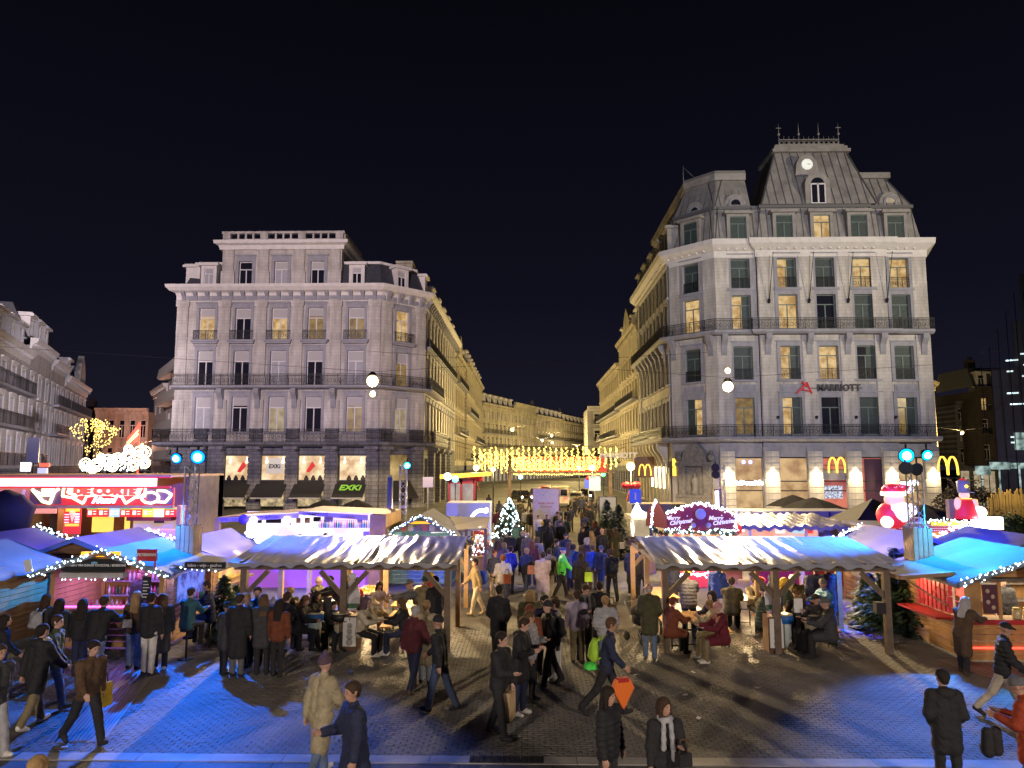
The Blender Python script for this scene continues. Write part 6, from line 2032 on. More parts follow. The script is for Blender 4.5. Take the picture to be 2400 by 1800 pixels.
# ------------------------------------------------------------------ fair stalls farther back
PINKW = M('pink_white_light', (1, .8, .85), .4, emit=(1, .74, .80), es=2.0)
REDLIT = M('red_lit_board', (.5, .03, .03), .5, emit=(1, .05, .05), es=.55)
NEONW = M('neon_warm_white', (1, .95, .8), .4, emit=(1, .88, .55), es=2.6, sample=False)
ORW = M('orange_lit_wall', (.6, .36, .16), .6, var=(1, .15))
MENUS = [M('menu_red', (.5, .02, .03), .5, emit=(1, .06, .06), es=.7), M('menu_green', (.1, .35, .08), .5, emit=(.3, .8, .2), es=.7),
   M('menu_blue', (.2, .4, .6), .5, emit=(.5, .8, 1), es=.8), M('menu_yellow', (.7, .5, .05), .5, emit=(1, .75, .1), es=.9), M('menu_white', (.8, .8, .8), .5, emit=(1, .95, .9), es=.9)]
YF = 30.0
fx0, fx1 = xat(-40, YF, 1150), xat(441, YF, 1150)
fz = lambda py: zat(py, YF, 250)
fs = thing('fair_stand', 'big red and white fries stand with glowing neon front behind the left chalets', 'fair stand', ((fx0 + fx1) / 2, YF, 0))
w2 = (fx1 - fx0) / 2
X = lambda px: xat(px, YF, 1160) - fs.location.x
MB().box(-w2, w2, -1.5, 3.5, fz(1117), fz(1112)).box(-w2, w2, 3.0, 3.5, 0, fz(1117)).box(w2 - .1, w2, 0, 3.5, 0, fz(1117), 1).build('body', [ORW, POSTW], fs)
MB().box(-w2 - .2, w2 - .55, -1.62, -1.5, fz(1137), fz(1119)).build('light_fascia', PINKW, fs)
b = MB()
for i in range(150):
 b.bulb((-w2 + (2 * w2 - .7) * i / 150, -1.68, fz(1127) + .05 * (-1) ** i), .045)
b.build('fascia_bulbs', M('peach_bulb', (1, .7, .5), .4, emit=(1, .62, .45), es=7, sample=False), fs, kind='stuff')
MB().box(-w2, w2, -1.55, -1.45, fz(1141), fz(1137)).box(-w2, w2, -1.58, -1.5, fz(1119), fz(1116)).build('fascia_trim', REDLIT, fs)
MB().box(X(118), X(440), -1.2, -1.1, fz(1180), fz(1141)).build('sign_board', REDLIT, fs)
dk = M('sign_mauve', (.22, .12, .12), .6)
MB().box(X(118), X(188), -1.24, -1.2, fz(1178), fz(1141)).box(X(380), X(438), -1.24, -1.2, fz(1178), fz(1141)).build('sign_side', dk, fs)
# scroll of neon round the name
nm = MB()
sc = [(195, 1141), (193, 1160), (215, 1163), (240, 1176), (248, 1160), (288, 1155), (326, 1160), (336, 1176), (355, 1163), (378, 1160), (378, 1141)]
P = [(X(a), -1.3, fz(c)) for a, c in sc]
nm.path(P, .05, 6)
for a, c in ((208, 1150), (222, 1158), (362, 1152)):
 nm.ball((X(a), -1.3, fz(c)), .1, 8, 5)
nm.build('neon_outline', NEONW, fs)
MB().prism([(X(212), fz(1159)), (X(362), fz(1159)), (X(372), fz(1140)), (X(200), fz(1140))], -1.28, -1.24).build('name_panel', M('name_glow', (.9, .8, .6), .5, emit=(1, .86, .62), es=1.15), fs)
lettering('DE CORTE', .42, M('name_letter', (.6, .12, .06), .4, emit=(.9, .16, .08), es=.7), fs, (X(288), -1.31, fz(1149)), 0, .04, .03, sx=1.25)
MB().box(X(249), X(325), -1.32, -1.28, fz(1177), fz(1161)).build('name_plate', MENUS[0], fs)
lettering('Henri', .3, M('white_neon', (1, 1, 1), .4, emit=(1, .92, .9), es=3), fs, (X(287), -1.34, fz(1169)), 0, .02, .02, .35, sx=1.3)
ic = MB()
ic.path([(X(124), -1.3, fz(1144)), (X(150), -1.3, fz(1172)), (X(166), -1.3, fz(1176)), (X(174), -1.3, fz(1150)), (X(184), -1.3, fz(1143))], .06, 6)
ic.path([(X(134), -1.3, fz(1150)), (X(150), -1.3, fz(1158)), (X(164), -1.3, fz(1148))], .05, 6)
for k in range(5):
 ic.tube((X(150 + 5 * k), -1.3, fz(1160)), (X(148 + 6 * k), -1.3, fz(1143)), .055, .055, 6)
ic.path([(X(390) + .35 * math.cos(t), -1.3, fz(1163) + .22 * math.sin(t)) for t in [q * .7 for q in range(10)]], .05, 6)
ic.path([(X(400), -1.3, fz(1172)), (X(425), -1.3, fz(1173)), (X(438), -1.3, fz(1156)), (X(424), -1.3, fz(1148)), (X(405), -1.3, fz(1147))], .05, 6)
ic.build('neon_pictures', NEONW, fs)
MB().box(X(105), X(440), -1.25, -1.05, fz(1187), fz(1181)).build('header_beam', ORW, fs)
for k in range(9):
 x0, x1 = X(203 + k * 26), X(227 + k * 26)
 p = link('menu_screen', MB().box(x0, x1, .1, .14, fz(1212), fz(1189)).mesh('menu_screen', [MENUS[(0, 0, 2, 0, 0, 3, 4, 0, 0)[k]]]), fs)
 MB().box(x0, x1, .07, .1, fz(1194), fz(1189)).build('menu_header', MENUS[(1, 3, 2, 1, 3, 1, 3, 1, 3)[k]], p)
 MB().box(x0 + .06, x0 + .2, .08, .1, fz(1207), fz(1197)).box(x0 + .26, x1 - .04, .08, .1, fz(1200), fz(1198)).box(x0 + .26, x1 - .04, .08, .1, fz(1206), fz(1204)).build('menu_print', MENUS[4], p)
pm = link('menu_panel', MB().box(X(164), X(203), -.3, -.25, fz(1250), fz(1188)).mesh('menu_panel', [MENUS[0]]), fs)
MB().box(X(168), X(200), -.33, -.3, fz(1198), fz(1191)).box(X(168), X(200), -.33, -.3, fz(1232), fz(1226)).build('menu_header', MENUS[3], pm)
MB().prism([(X(178), fz(1203)), (X(184), fz(1223)), (X(190), fz(1203))][::-1], -.33, -.3).ball((X(184), -.32, fz(1201)), .12, 8, 5).build('ice_cone_picture', M('cone_print', (.8, .6, .35), .6, emit=(1, .75, .45), es=.7), pm)
for k in range(4):
 MB().box(X(190), X(200), -.33, -.3, fz(1206 + 6 * k), fz(1202 + 6 * k)).box(X(166), X(176), -.33, -.3, fz(1206 + 6 * k), fz(1204 + 6 * k)).build('menu_print', MENUS[4], pm)
for a_, c_ in ((203, 253), (280, 292)):
 MB().box(X(a_), X(c_), .5, .55, fz(1250), fz(1213)).build('yellow_panel', MENUS[3], fs)
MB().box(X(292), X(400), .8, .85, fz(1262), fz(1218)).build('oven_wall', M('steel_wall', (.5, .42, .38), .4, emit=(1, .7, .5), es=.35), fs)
MB().box(X(290), X(395), .3, .8, fz(1222), fz(1213)).build('extractor_hood', M('dark_red_hood', (.22, .05, .05), .4), fs)
MB().box(X(357), X(380), .25, .3, fz(1227), fz(1222)).build('oven_display', BLACKB, fs)
for k in range(5):
 MB().box(X(300 + 16 * k), X(311 + 16 * k), .3, .7, fz(1247), fz(1243)).build('food_tray', TABLE, fs)
MB().box(X(64), X(76), -.3, .0, 0, fz(1183)).box(X(128), X(163), .3, .6, 0, fz(1187)).box(X(432), X(441), -.6, -.2, 0, fz(1183)).build('front_post', ORW, fs)
MB().box(X(76), X(130), 1.2, 1.25, fz(1262), fz(1195)).build('side_opening', M('side_dark', (.10, .09, .09), .5), fs)
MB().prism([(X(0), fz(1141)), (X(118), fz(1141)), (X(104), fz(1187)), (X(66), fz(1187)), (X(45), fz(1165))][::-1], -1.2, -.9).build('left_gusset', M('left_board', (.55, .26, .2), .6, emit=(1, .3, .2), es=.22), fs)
lettering('CHURROS', .2, M('faint_print', (.7, .5, .4), .6), fs, (X(72), -1.23, fz(1159)), 0, .005, .003, .2)
MB().tube((X(118), -1.6, fz(1145)), (X(85), -1.6, fz(1258)), .06, .06, 8).build('canopy_strut', M('cream_paint2', (.6, .5, .42), .5), fs)
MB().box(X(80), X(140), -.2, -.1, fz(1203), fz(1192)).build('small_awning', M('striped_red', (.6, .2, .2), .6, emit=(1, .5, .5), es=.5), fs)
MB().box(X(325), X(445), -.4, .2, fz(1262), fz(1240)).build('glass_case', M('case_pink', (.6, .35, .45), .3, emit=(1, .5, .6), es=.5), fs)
lamp('stall_glow', 'AREA', (fs.location.x + 1, YF - .2, fz(1183)), 110, (1, .62, .48), (fs.location.x + 1, YF - 1.2, 0), (10, 1))
lamp('stall_glow', 'AREA', (fs.location.x + 1, YF - 1.75, fz(1128)), 110, (1, .62, .66), (fs.location.x + 1, YF - 8, 2.2), (11, .5))
# decorations rising above the stand
t = thing('light_figure', 'stepped frame of white and yellow light rings above the fries stand', 'light decoration', (xat(270, 38), 38, 0))
m = MB()
for k, (px, py, s) in enumerate([(200, 1088, 14), (225, 1090, 15), (250, 1080, 15), (275, 1078, 16), (300, 1070, 16), (325, 1062, 16), (340, 1060, 14), (300, 1052, 10), (262, 1092, 13), (312, 1090, 13), (235, 1072, 9), (215, 1100, 10), (340, 1085, 12)]):
 c = at(px, py, 38)
 r_ = s / 1700 * 38
 pts = [(c.x - t.location.x + r_ * math.cos(q * math.pi / 6), .04 * (k % 3), c.z + r_ * math.sin(q * math.pi / 6)) for q in range(13)]
 m.path(pts, .028, 5)
 m.path([(c.x - t.location.x + r_ * .5 * math.cos(q * math.pi / 5), .04 * (k % 3), c.z + r_ * .5 * math.sin(q * math.pi / 5)) for q in range(11)], .03, 5)
m.build('light_ring', M('cream_light', (1, .95, .6), .4, emit=(1, .93, .5), es=6, sample=False), t)
b = MB()
for k in range(170):
 px = mr.uniform(190, 352)
 top = 1085 - 38 * (px - 190) / 162
 c = at(px, mr.uniform(top, 1104), 38)
 b.bulb((c.x - t.location.x, -.1, c.z), .055)
b.build('bulbs', WBULB, t, kind='stuff')
m = MB()
for px in (200, 250, 300, 345):
 x = xat(px, 38) - t.location.x
 m.tube((x, .1, 0), (x, .1, zat(1100, 38)), .04, .04, 5)
for py in (1104, 1084):
 m.tube((xat(190, 38) - t.location.x, .1, zat(py, 38)), (xat(352, 38) - t.location.x, .1, zat(py, 38)), .035, .035, 5)
m.build('frame', IRON, t)
t = thing('light_sail', 'slanted fan of red and green light tubes behind the light rings', 'light decoration', (xat(312, 44), 44, 0))
redt = M('red_light_tube', (1, .05, .03), .4, emit=(1, .05, .03), es=4, sample=False)
grt = M('green_light_tube', (.1, .8, .3), .4, emit=(.12, .9, .35), es=2.5, sample=False)
for k in range(9):
 a, c = at(290 + 0 * k, 1052 - k * 4, 44), at(326, 1028 - k * 4.2, 44)
 a = at(292 + k * 1.0, 1056 - k * 3.5, 44)
 MB().tube((a.x - t.location.x, 0, a.z), (c.x - t.location.x, 0, c.z), .04, .04, 5).build('light_tube', grt if k in (3, 5) else redt, t)
a, c = at(327, 990, 44), at(327, 1060, 44)
MB().tube((a.x - t.location.x, 0, a.z), (c.x - t.location.x, 0, 0), .05, .05, 5).build('mast', redt, t)
# garland of small yellow lights in a bare tree in the left street
t = thing('lit_bare_tree', 'bare tree wound with small yellow lights in the left-hand street', 'tree', (xat(215, 58), 58, 0))
TRK = M('bark', (.05, .04, .03), .9)
m, b = MB(), MB()
m.tube((0, 0, 0), (0, 0, 3), .14, .1, 7)
def branch(p, d, L, r_, k):
 e_ = p + d * L
 m.tube(p, e_, r_, r_ * .6, 5)
 for q in range(int(L * 5)):
  s = p.lerp(e_, mr.random())
  b.bulb((s.x + mr.gauss(0, .05), s.y, s.z + mr.gauss(0, .05)), .05)
 if k:
  for q in range(3):
   dd = (d + Vector((mr.uniform(-.8, .8), mr.uniform(-.5, .5), mr.uniform(-.1, .7)))).normalized()
   branch(e_, dd, L * .7, r_ * .6, k - 1)
for q in range(4):
 branch(Vector((0, 0, 2.6)), Vector((mr.uniform(-.6, .6), mr.uniform(-.4, .4), 1)).normalized(), 1.5, .07, 3)
m.build('trunk', TRK, t)
b.build('bulbs', YBULB, t, kind='stuff')
t.scale = (1, 1, 1.35)
# advertising panel and small lit signs over the left stands
for px, py, Y, w_, h_, mm, lab in [(78, 1055, 40, .34, .7, M('panel_grey_blue', (.35, .38, .45), .5), 'plain grey upright panel above the fries stand at the left'), (105, 1090, 34, .22, .08, redt, 'small red illuminated strip sign left of the upright panel'),
         (60, 1094, 34, .22, .2, SIGNW, 'white glowing box sign at the far left above the stand'), (100, 1105, 33, .22, .16, M('pale_placard', (.5, .5, .55), .5, emit=(.8, .8, 1), es=.7), 'pale placard above the fries stand')]:
 c = at(px, py, Y)
 o = tag(MB().box(-w_, w_, -.04, .04, -h_, h_).tube((0, .1, -c.z), (0, .1, 0), .04, .04, 5, 1).build('sign_panel', [mm, IRON], None, c), lab, 'sign')
t = thing('folded_parasol', 'dark folded canopy at the left edge in front of the fries stand', 'parasol', (xat(28, 26), 26, 0))
dk2 = M('dark_cloth', (.008, .008, .011), .8)
z = lambda py: zat(py, 26, 30)
MB().lathe([(.75, z(1250)), (.85, z(1210)), (.95, z(1190)), (.5, z(1160)), (.08, z(1148))], 9).build('canopy', dk2, t)
MB().tube((0, 0, 0), (0, 0, z(1148)), .04, .04, 6).build('pole', METAL, t)
# ---- white-lit bar in the middle left
YB = 29.0
bz = lambda py: zat(py, YB, 700)
bar = thing('bar_stand', 'open bar stand with wooden roof edge and dazzling white and violet interior', 'bar stand', (xat(705, YB, 1230), YB, 0))
BX = lambda px: xat(px, YB, 1230) - bar.location.x
FASC = M('bar_fascia', (.30, .20, .24), .6, emit=(.6, .35, .5), es=.12)
MB().add([(BX(506), 0, bz(1213)), (BX(700), 0, bz(1201)), (BX(700), 3.4, bz(1201)), (BX(506), 3.4, bz(1213)), (BX(700), 0, bz(1197)), (BX(905), 0, bz(1205)), (BX(905), 3.4, bz(1205)), (BX(700), 3.4, bz(1197))], [(0, 1, 2, 3), (4, 5, 6, 7)]).build('roof_boards', POSTW2, bar)
MB().prism([(BX(506), bz(1225)), (BX(700), bz(1214)), (BX(700), bz(1202)), (BX(506), bz(1214))], -.06, 0).prism([(BX(700), bz(1206)), (BX(862), bz(1219)), (BX(862), bz(1207)), (BX(700), bz(1198))], -.06, 0).build('fascia', FASC, bar)
for x, s in ((540, 'BAR - GIN'), (625, 'bières spéciales'), (740, 'CHAMPAGNE'), (815, 'cocktails')):
 lettering(s, .17, M('violet_print', (.12, .08, .25), .6), bar, (BX(x), -.08, bz(1218 if x < 600 else 1211 if x < 700 else 1205 if x < 780 else 1210)), 0, .005, .002)
MB().lathe([(.2, 0), (.2, .02)], 14).build('round_emblem', M('violet_emblem', (.15, .08, .3), .5), bar, (BX(573), -.1, bz(1217))).rotation_euler = (R(90), 0, 0)
MB().box(BX(868), BX(905), -.1, 3.4, 0, bz(1206)).build('end_wall', PLANK, bar)
MB().box(BX(506), BX(516), -.1, .1, 0, bz(1214)).build('post', PLANK, bar)
BARW = room_mat('bar_white', (1.0, .93, 1.0), (.75, .5, .95), 1.7, .6)
MB().box(BX(506), BX(868), 3.2, 3.3, .8, bz(1205) - .1).build('lit_back_wall', BARW, bar)
MB().box(BX(512), BX(860), -.1, .5, 0, 1.1).build('counter', M('violet_counter', (.3, .12, .45), .5, emit=(.45, .12, .9), es=.5), bar)
for x0, x1, y0, y1, c in [(530, 550, 1228, 1240, 0), (562, 600, 1227, 1240, 0), (612, 626, 1227, 1244, 1), (640, 650, 1227, 1240, 2), (662, 674, 1226, 1240, 2), (684, 702, 1224, 1236, 0), (712, 734, 1222, 1238, 1), (797, 810, 1226, 1240, 1)]:
 MB().box(BX(x0) + .0, BX(x1), 2.9, 3.0, bz(y1), bz(y0)).build('bar_poster', [BLACKB, M('print_mauve', (.3, .2, .4), .6), M('print_ochre', (.5, .35, .2), .6)][c], bar)
MB().box(BX(700), BX(850), 2.6, 2.9, bz(1250), bz(1241)).build('bottle_shelf', GLOWB, bar)
bottles(bar, BX(705), BX(845), 2.5, bz(1250), 26, BOT, .34)
MB().box(BX(845), BX(860), .5, .6, bz(1268), bz(1248)).build('till_screen', M('till_violet', (.1, .08, .4), .5, emit=(.2, .12, .9), es=.6), bar)
for px in (597, 675):
 MB().ball((0, 0, 0), .16, 10, 6).build('spot_globe', SIGNW, bar, (BX(px), -.15, bz(1219)))
lamp('stall_glow', 'AREA', (bar.location.x, YB + 1.4, bz(1214)), 260, (.93, .78, 1), (bar.location.x, YB + .8, 0), (5.4, 1.6))
lamp('stall_glow', 'AREA', (bar.location.x, YB - .15, 1.9), 90, (.8, .62, 1), (bar.location.x, YB - 4, 0), (5, .6))
for px, lab in ((760, 'left'), (836, 'right')):   # dark cafe parasols behind the bar
 c = at(px, 1171, 62)
 t = thing('cafe_parasol', 'dark cafe parasol behind the bar stand, the %s one of two' % lab, 'parasol', (c.x, 62, 0), 0, 'dark parasols of the cafe')
 MB().lathe([(2.1, c.z - 1.0), (1.0, c.z - .35), (.1, c.z)], 8, smooth=False).build('canopy', dk2, t)
 MB().tube((0, 0, 0), (0, 0, c.z), .04, .04, 6).build('pole', METAL, t)
# ---- stall with hanging red ornaments left of the street
YO = 31.0
oz = lambda py: zat(py, YO, 1080)
t = thing('ornament_stall', 'open stall hung with red ornaments beside the small teal chalet', 'stall', (xat(1090, YO, 1260), YO, 0))
OX = lambda px: xat(px, YO, 1260) - t.location.x
MB().add([(OX(1010), 0, oz(1245)), (OX(1140), 0, oz(1238)), (OX(1140), 3.2, oz(1225)), (OX(1010), 3.2, oz(1222)), (OX(1010), 0, oz(1250)), (OX(1140), 0, oz(1243))], [(0, 1, 2, 3), (4, 5, 1, 0)]).build('roof_tarpaulin', M('beige_tarp', (.26, .23, .19), .6), t)
for px, y in ((1093, 0), (1104, .6), (1138, 0), (1130, 3.0)):
 MB().box(-.06, .06, -.06, .06, 0, oz(1240)).build('post', POSTW, t, (OX(px), y, 0))
MB().box(OX(1100), OX(1136), .2, 1.0, 0, .9).build('counter', PLANK, t)
om = [MB().ball((0, 0, 0), .09, 8, 6).mesh('ornament', [M('ornament_%d' % k, c, .3, spec=.6)]) for k, c in enumerate([(.5, .04, .03), (.6, .35, .1), (.5, .5, .45)])]
for k in range(60):
 link('ornament', om[(0, 0, 1, 0, 2)[k % 5]], t, (OX(mr.uniform(1105, 1142)), mr.uniform(.1, 1.6), mr.uniform(1.0, 2.05)))
b = MB()
for k in range(50):
 b.bulb((OX(mr.uniform(1104, 1140)), mr.uniform(-.1, .6), mr.uniform(.5, 1.9)), .03)
b.build('bulbs', WBULB, t, kind='stuff')
lamp('stall_glow', 'POINT', (t.location.x + .6, YO + .6, 2.1), 60, (1, .7, .45), size=.1)
# white panelled trailer with a lit swirl behind it
YT = 40
t = thing('white_trailer', 'white panelled trailer with a swirl of white lights behind the ornament stall', 'trailer', (xat(1100, YT, 1200), YT, 0))
TX = lambda px: xat(px, YT, 1200) - t.location.x
MB().box(TX(1046), TX(1148), 0, 2.6, .5, zat(1179, YT)).build('body', M('trailer_white', (.6, .6, .68), .5), t)
sw_ = MB()
pts = []
for k in range(40):
 q = k / 39
 a = q * 9
 pts.append(at(1095 + 52 * q + 6 * math.cos(a), 1222 - 34 * q + 7 * math.sin(a), 37) - t.location)
sw_.path([(p.x, p.y, p.z) for p in pts], .085, 5)
sw_.build('light_swirl', M('white_swirl', (1, 1, 1), .4, emit=(.86, .95, 1), es=5, sample=False), t)
for x in (TX(1060), TX(1130)):
 MB().lathe([(.1, -.1), (.33, -.1), (.33, .1), (.1, .1)], 12).build('wheel', TYRE, t, (x, 0, .33)).rotation_euler = (R(90), 0, 0)
# ---- right: painted Christmas gables
YG = 30.0
gzf = lambda py: zat(py, YG, 1640)
t = thing('christmas_stall', 'stall crowned by a dark red Merry Christmas gable outlined in white lights', 'stall', (xat(1640, YG, 1220), YG, 0))
GX = lambda px: xat(px, YG, 1220) - t.location.x
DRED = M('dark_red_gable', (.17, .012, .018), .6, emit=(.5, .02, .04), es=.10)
out_ = [(GX(1556), gzf(1243)), (GX(1724), gzf(1241)), (GX(1724), gzf(1204)), (GX(1672), gzf(1186)), (GX(1638), gzf(1178)), (GX(1604), gzf(1186)), (GX(1556), gzf(1206))]
MB().prism(out_, -.06, 0).build('gable_board', DRED, t)
light_string(t, [(x, -.12, z) for x, z in [out_[-1]] + out_[5:1:-1][0:0] + [out_[5], out_[4], out_[3], out_[2], out_[1]]], per=26, r=.034, jit=.05)
light_string(t, [(out_[-1][0], -.12, out_[-1][1]), (out_[0][0], -.12, out_[0][1]), (out_[1][0], -.12, out_[1][1])], per=14, r=.03, jit=.06, mat=M('ice_bulb', (.5, .8, 1), .4, emit=(.5, .85, 1), es=8, sample=False))
WS = M('white_script', (.75, .72, .72), .5, emit=(.9, .8, .85), es=.6)
for px in (1589, 1690):
 lettering('Merry', .23, WS, t, (GX(px - 14), -.08, gzf(1214)), 0, .008, .008, .3)
 lettering('Christmas', .23, WS, t, (GX(px + 6), -.08, gzf(1223)), 0, .008, .008, .3).rotation_euler = (R(90), R(-8), 0)
# plain round-bodied figure in dark red with a pale beard-like bib, as a neutral stand-in for the painted one
f = MB().ball((0, -.1, 0), .42, 12, 8, 0, (.9, .25, .75)).build('painted_figure', M('figure_red', (.22, .02, .03), .6), t, (GX(1640), 0, gzf(1229)))
MB().ball((0, -.16, .42), .22, 12, 8, 0, (1, .3, 1)).ball((-.3, -.18, -.02), .11, 8, 5).ball((.3, -.18, -.02), .11, 8, 5).build('figure_pale_parts', M('figure_pale', (.42, .42, .42), .6), f)
b = MB()
for k in range(14):
 b.bulb((GX(mr.uniform(1565, 1715)), -.075, gzf(mr.uniform(1200, 1232))), .03)
b.build('painted_stars', WS, t)
FIR = M('fir_needles', (.028, .060, .030), .6, var=(6, .5))
FIR2 = M('fir_needles_pale', (.045, .085, .045), .6, var=(6, .4))
g = MB()
for k in range(420):
 c = (GX(1552) + (GX(1728) - GX(1552)) * mr.random(), mr.uniform(-.25, -.05), gzf(1246) + mr.gauss(0, .05))
 d = Vector((mr.uniform(-1, 1), mr.uniform(-1, .2), mr.uniform(-1, 1))).normalized() * .13
 g.add([c, (c[0] + d.x, c[1] + d.y, c[2] + d.z), (c[0] + d.z * .4, c[1] + d.x * .3, c[2] + d.y * .4)], [(0, 1, 2)])
g.build('fir_garland', FIR, t, kind='stuff')
light_string(t, [(GX(1560), -.28, gzf(1247)), (GX(1728), -.28, gzf(1247))], per=9, r=.035, jit=.09, mat=MATS['ice_bulb'])
MB().box(GX(1560), GX(1722), 0, 2.4, gzf(1250), gzf(1247)).build('roof_boards', POSTW2, t)
for x in (GX(1562), GX(1720)):
 MB().box(x - .06, x + .06, .0, .12, 0, gzf(1248)).build('post', PLANK, t)
MB().box(GX(1562), GX(1720), 2.3, 2.4, .8, gzf(1250)).build('lit_back_wall', room_mat('candy_wall', (1, .75, .4), (.85, .12, .1), 1.2, 3), t)
MB().box(GX(1545), GX(1668), -.7, -.1, .0, .95).build('red_counter', REDLIT, t)
b = MB()
for k in range(60):
 b.bulb((GX(1545 + 123 * k / 60), -.75, .5 + mr.gauss(0, .05)), .035)
b.build('counter_bulbs', WBULB, t, kind='stuff')
# its side gable turned to the left
sg = MB().prism([(-.7, gzf(1236)), (.7, gzf(1236)), (.62, gzf(1205)), (.3, gzf(1184)), (0, gzf(1172)), (-.3, gzf(1184)), (-.62, gzf(1205))], -.05, 0).build('side_gable', DRED, t, (GX(1541), .1, 0), R(-62))
light_string(t, [(GX(1522), -.45, gzf(1236)), (GX(1524), -.4, gzf(1204)), (GX(1536), -.1, gzf(1172)), (GX(1552), .35, gzf(1196)), (GX(1557), .5, gzf(1232))], per=26, r=.034, jit=.04)
g = MB()
for k in range(160):
 q = mr.random()
 c = (GX(1520) + (GX(1560) - GX(1520)) * q, -.5 + .5 * q, gzf(1238) - .25 * q + mr.gauss(0, .05))
 d = Vector((mr.uniform(-1, 1), mr.uniform(-1, .2), mr.uniform(-1, 1))).normalized() * .14
 g.add([c, (c[0] + d.x, c[1] + d.y, c[2] + d.z), (c[0] + d.z * .4, c[1] + d.x * .3, c[2] + d.y * .4)], [(0, 1, 2)])
g.build('fir_garland', FIR, t, kind='stuff')
lamp('stall_glow', 'AREA', (t.location.x, YG - .3, gzf(1252)), 130, (1, .72, .5), (t.location.x, YG - 1, 0), (2.8, .5))
# small white-lit stall left of it
t = thing('white_lit_stall', 'little stall with a lit white cone and bright canopy left of the Christmas gable', 'stall', (xat(1508, 33, 1230), 33, 0))
WX = lambda px: xat(px, 33, 1230) - t.location.x
wz = lambda py: zat(py, 33, 1508)
MB().lathe([(.28, wz(1208)), (.22, wz(1198)), (.1, wz(1186)), (.02, wz(1178))], 10, (WX(1494), 0, 0)).build('lit_cone', M('white_cone', (1, 1, 1), .4, emit=(.8, .92, 1), es=5), t)
b = MB()
for k in range(80):
 b.bulb((WX(mr.uniform(1480, 1534)), -.2, wz(mr.uniform(1198, 1212))), .05)
b.build('bulbs', WBULB, t, kind='stuff')
MB().box(WX(1478), WX(1536), -.2, 2, wz(1218), wz(1210)).build('canopy', M('cream_canopy', (.35, .3, .22), .6), t)
for px in (1482, 1532):
 MB().box(WX(px) - .05, WX(px) + .05, -.1, .0, 0, wz(1214)).build('post', METAL, t)
MB().box(WX(1484), WX(1530), .9, 1.0, .9, wz(1222)).build('lit_wall', LITPALE, t)
MB().box(WX(1484), WX(1530), -.1, .4, 0, .95).build('counter', PLANK, t)
lamp('stall_glow', 'POINT', (t.location.x - .3, 32.4, 1.9), 110, (1, .85, .6), size=.15)
# beige box truck roof behind
tag(MB().box(-1.6, 1.6, 0, 2.2, .6, zat(1181, 42)).box(-1.5, 1.5, .2, 2, .0, .6).build('box_trailer', M('beige_panel', (.2, .18, .15), .6), None, (xat(1543, 42), 42, 0)), 'beige box trailer behind the Christmas gables', 'trailer')
# ---- grey sheeted food stall with a pink-red interior
YR_ = 30.0
rz_ = lambda py: zat(py, YR_, 1850)
t = thing('sheeted_stall', 'long food stall with crumpled grey sheet roof and pink-red lit inside', 'stall', (xat(1860, YR_, 1240), YR_, 0))
RX = lambda px: xat(px, YR_, 1240) - t.location.x
V, f = [], []
nx, ny = 40, 5
for j in range(ny + 1):
 for i in range(nx + 1):
  V.append((RX(1733) + (RX(1990) - RX(1733)) * i / nx + (RX(20) - RX(0)) * (j / ny) * (1 - 2 * i / nx), 3 * j / ny - .3, rz_(1232) + (rz_(1214) - rz_(1232)) * j / ny + .05 * math.sin(i * 1.7 + j) + .04 * math.sin(i * .6 - j * 2)))
for j in range(ny):
 for i in range(nx):
  a = j * (nx + 1) + i
  f.append((a, a + 1, a + nx + 2, a + nx + 1))
m = MB().add(V, f, 0, True)
m.add([V[i] for i in range(nx + 1)] + [(V[i][0], V[i][1], V[i][2] - .16) for i in range(nx + 1)], [(i + 1, i, nx + 1 + i, nx + 2 + i) for i in range(nx)], 0, True)
m.build('roof_sheet', M('grey_sheet', (.11, .105, .11), .4, bump=(4, .6)), t)
MB().box(RX(1755), RX(1972), 2.4, 2.5, .7, rz_(1234)).build('lit_back_wall', room_mat('pink_red_wall', (1, .32, .22), (.9, .55, .5), .95, .8), t)
for x0, x1, c in ((1862, 1885, 4), (1905, 1935, 2), (1940, 1955, 0), (1760, 1775, 0)):
 MB().box(RX(x0), RX(x1), 2.2, 2.3, rz_(1262), rz_(1242)).build('display_panel', MENUS[c], t)
for px in (1756, 1887, 1973):
 MB().box(RX(px) - .05, RX(px) + .05, -.1, 0, 0, rz_(1234)).build('post', METAL, t)
MB().beam((RX(1973), -.1, rz_(1262)), (RX(1958), -.1, rz_(1236)), .04, .04).build('strut', METAL, t)
MB().box(RX(1760), RX(1970), -.2, .4, 0, 1.0).build('counter', REDB, t)
lamp('stall_glow', 'AREA', (t.location.x, YR_ + 1, rz_(1238)), 190, (1, .5, .42), (t.location.x, YR_ + .4, 0), (4.5, 1))
# white container behind with lettering
YC = 38
c = at(1855, 1220, YC)
t = thing('white_container', 'long white container with navy lettering behind the sheeted stall', 'container', (c.x, YC, 0))
CX = lambda px: xat(px, YC, 1210) - t.location.x
MB().box(CX(1722), CX(2010), 0, 2.4, .2, zat(1197, YC)).build('body', M('container_white', (.28, .28, .34), .45), t)
MB().tube((CX(1722), -.15, zat(1205, YC)), (CX(1908), -.15, zat(1205, YC)), .17, .17, 10).build('rolled_awning', M('awning_pale', (.5, .5, .55), .4), t)
lettering('Ja', .62, INK, t, (CX(1950), -.05, zat(1211, YC)), 0, .01, .02, align='CENTER')
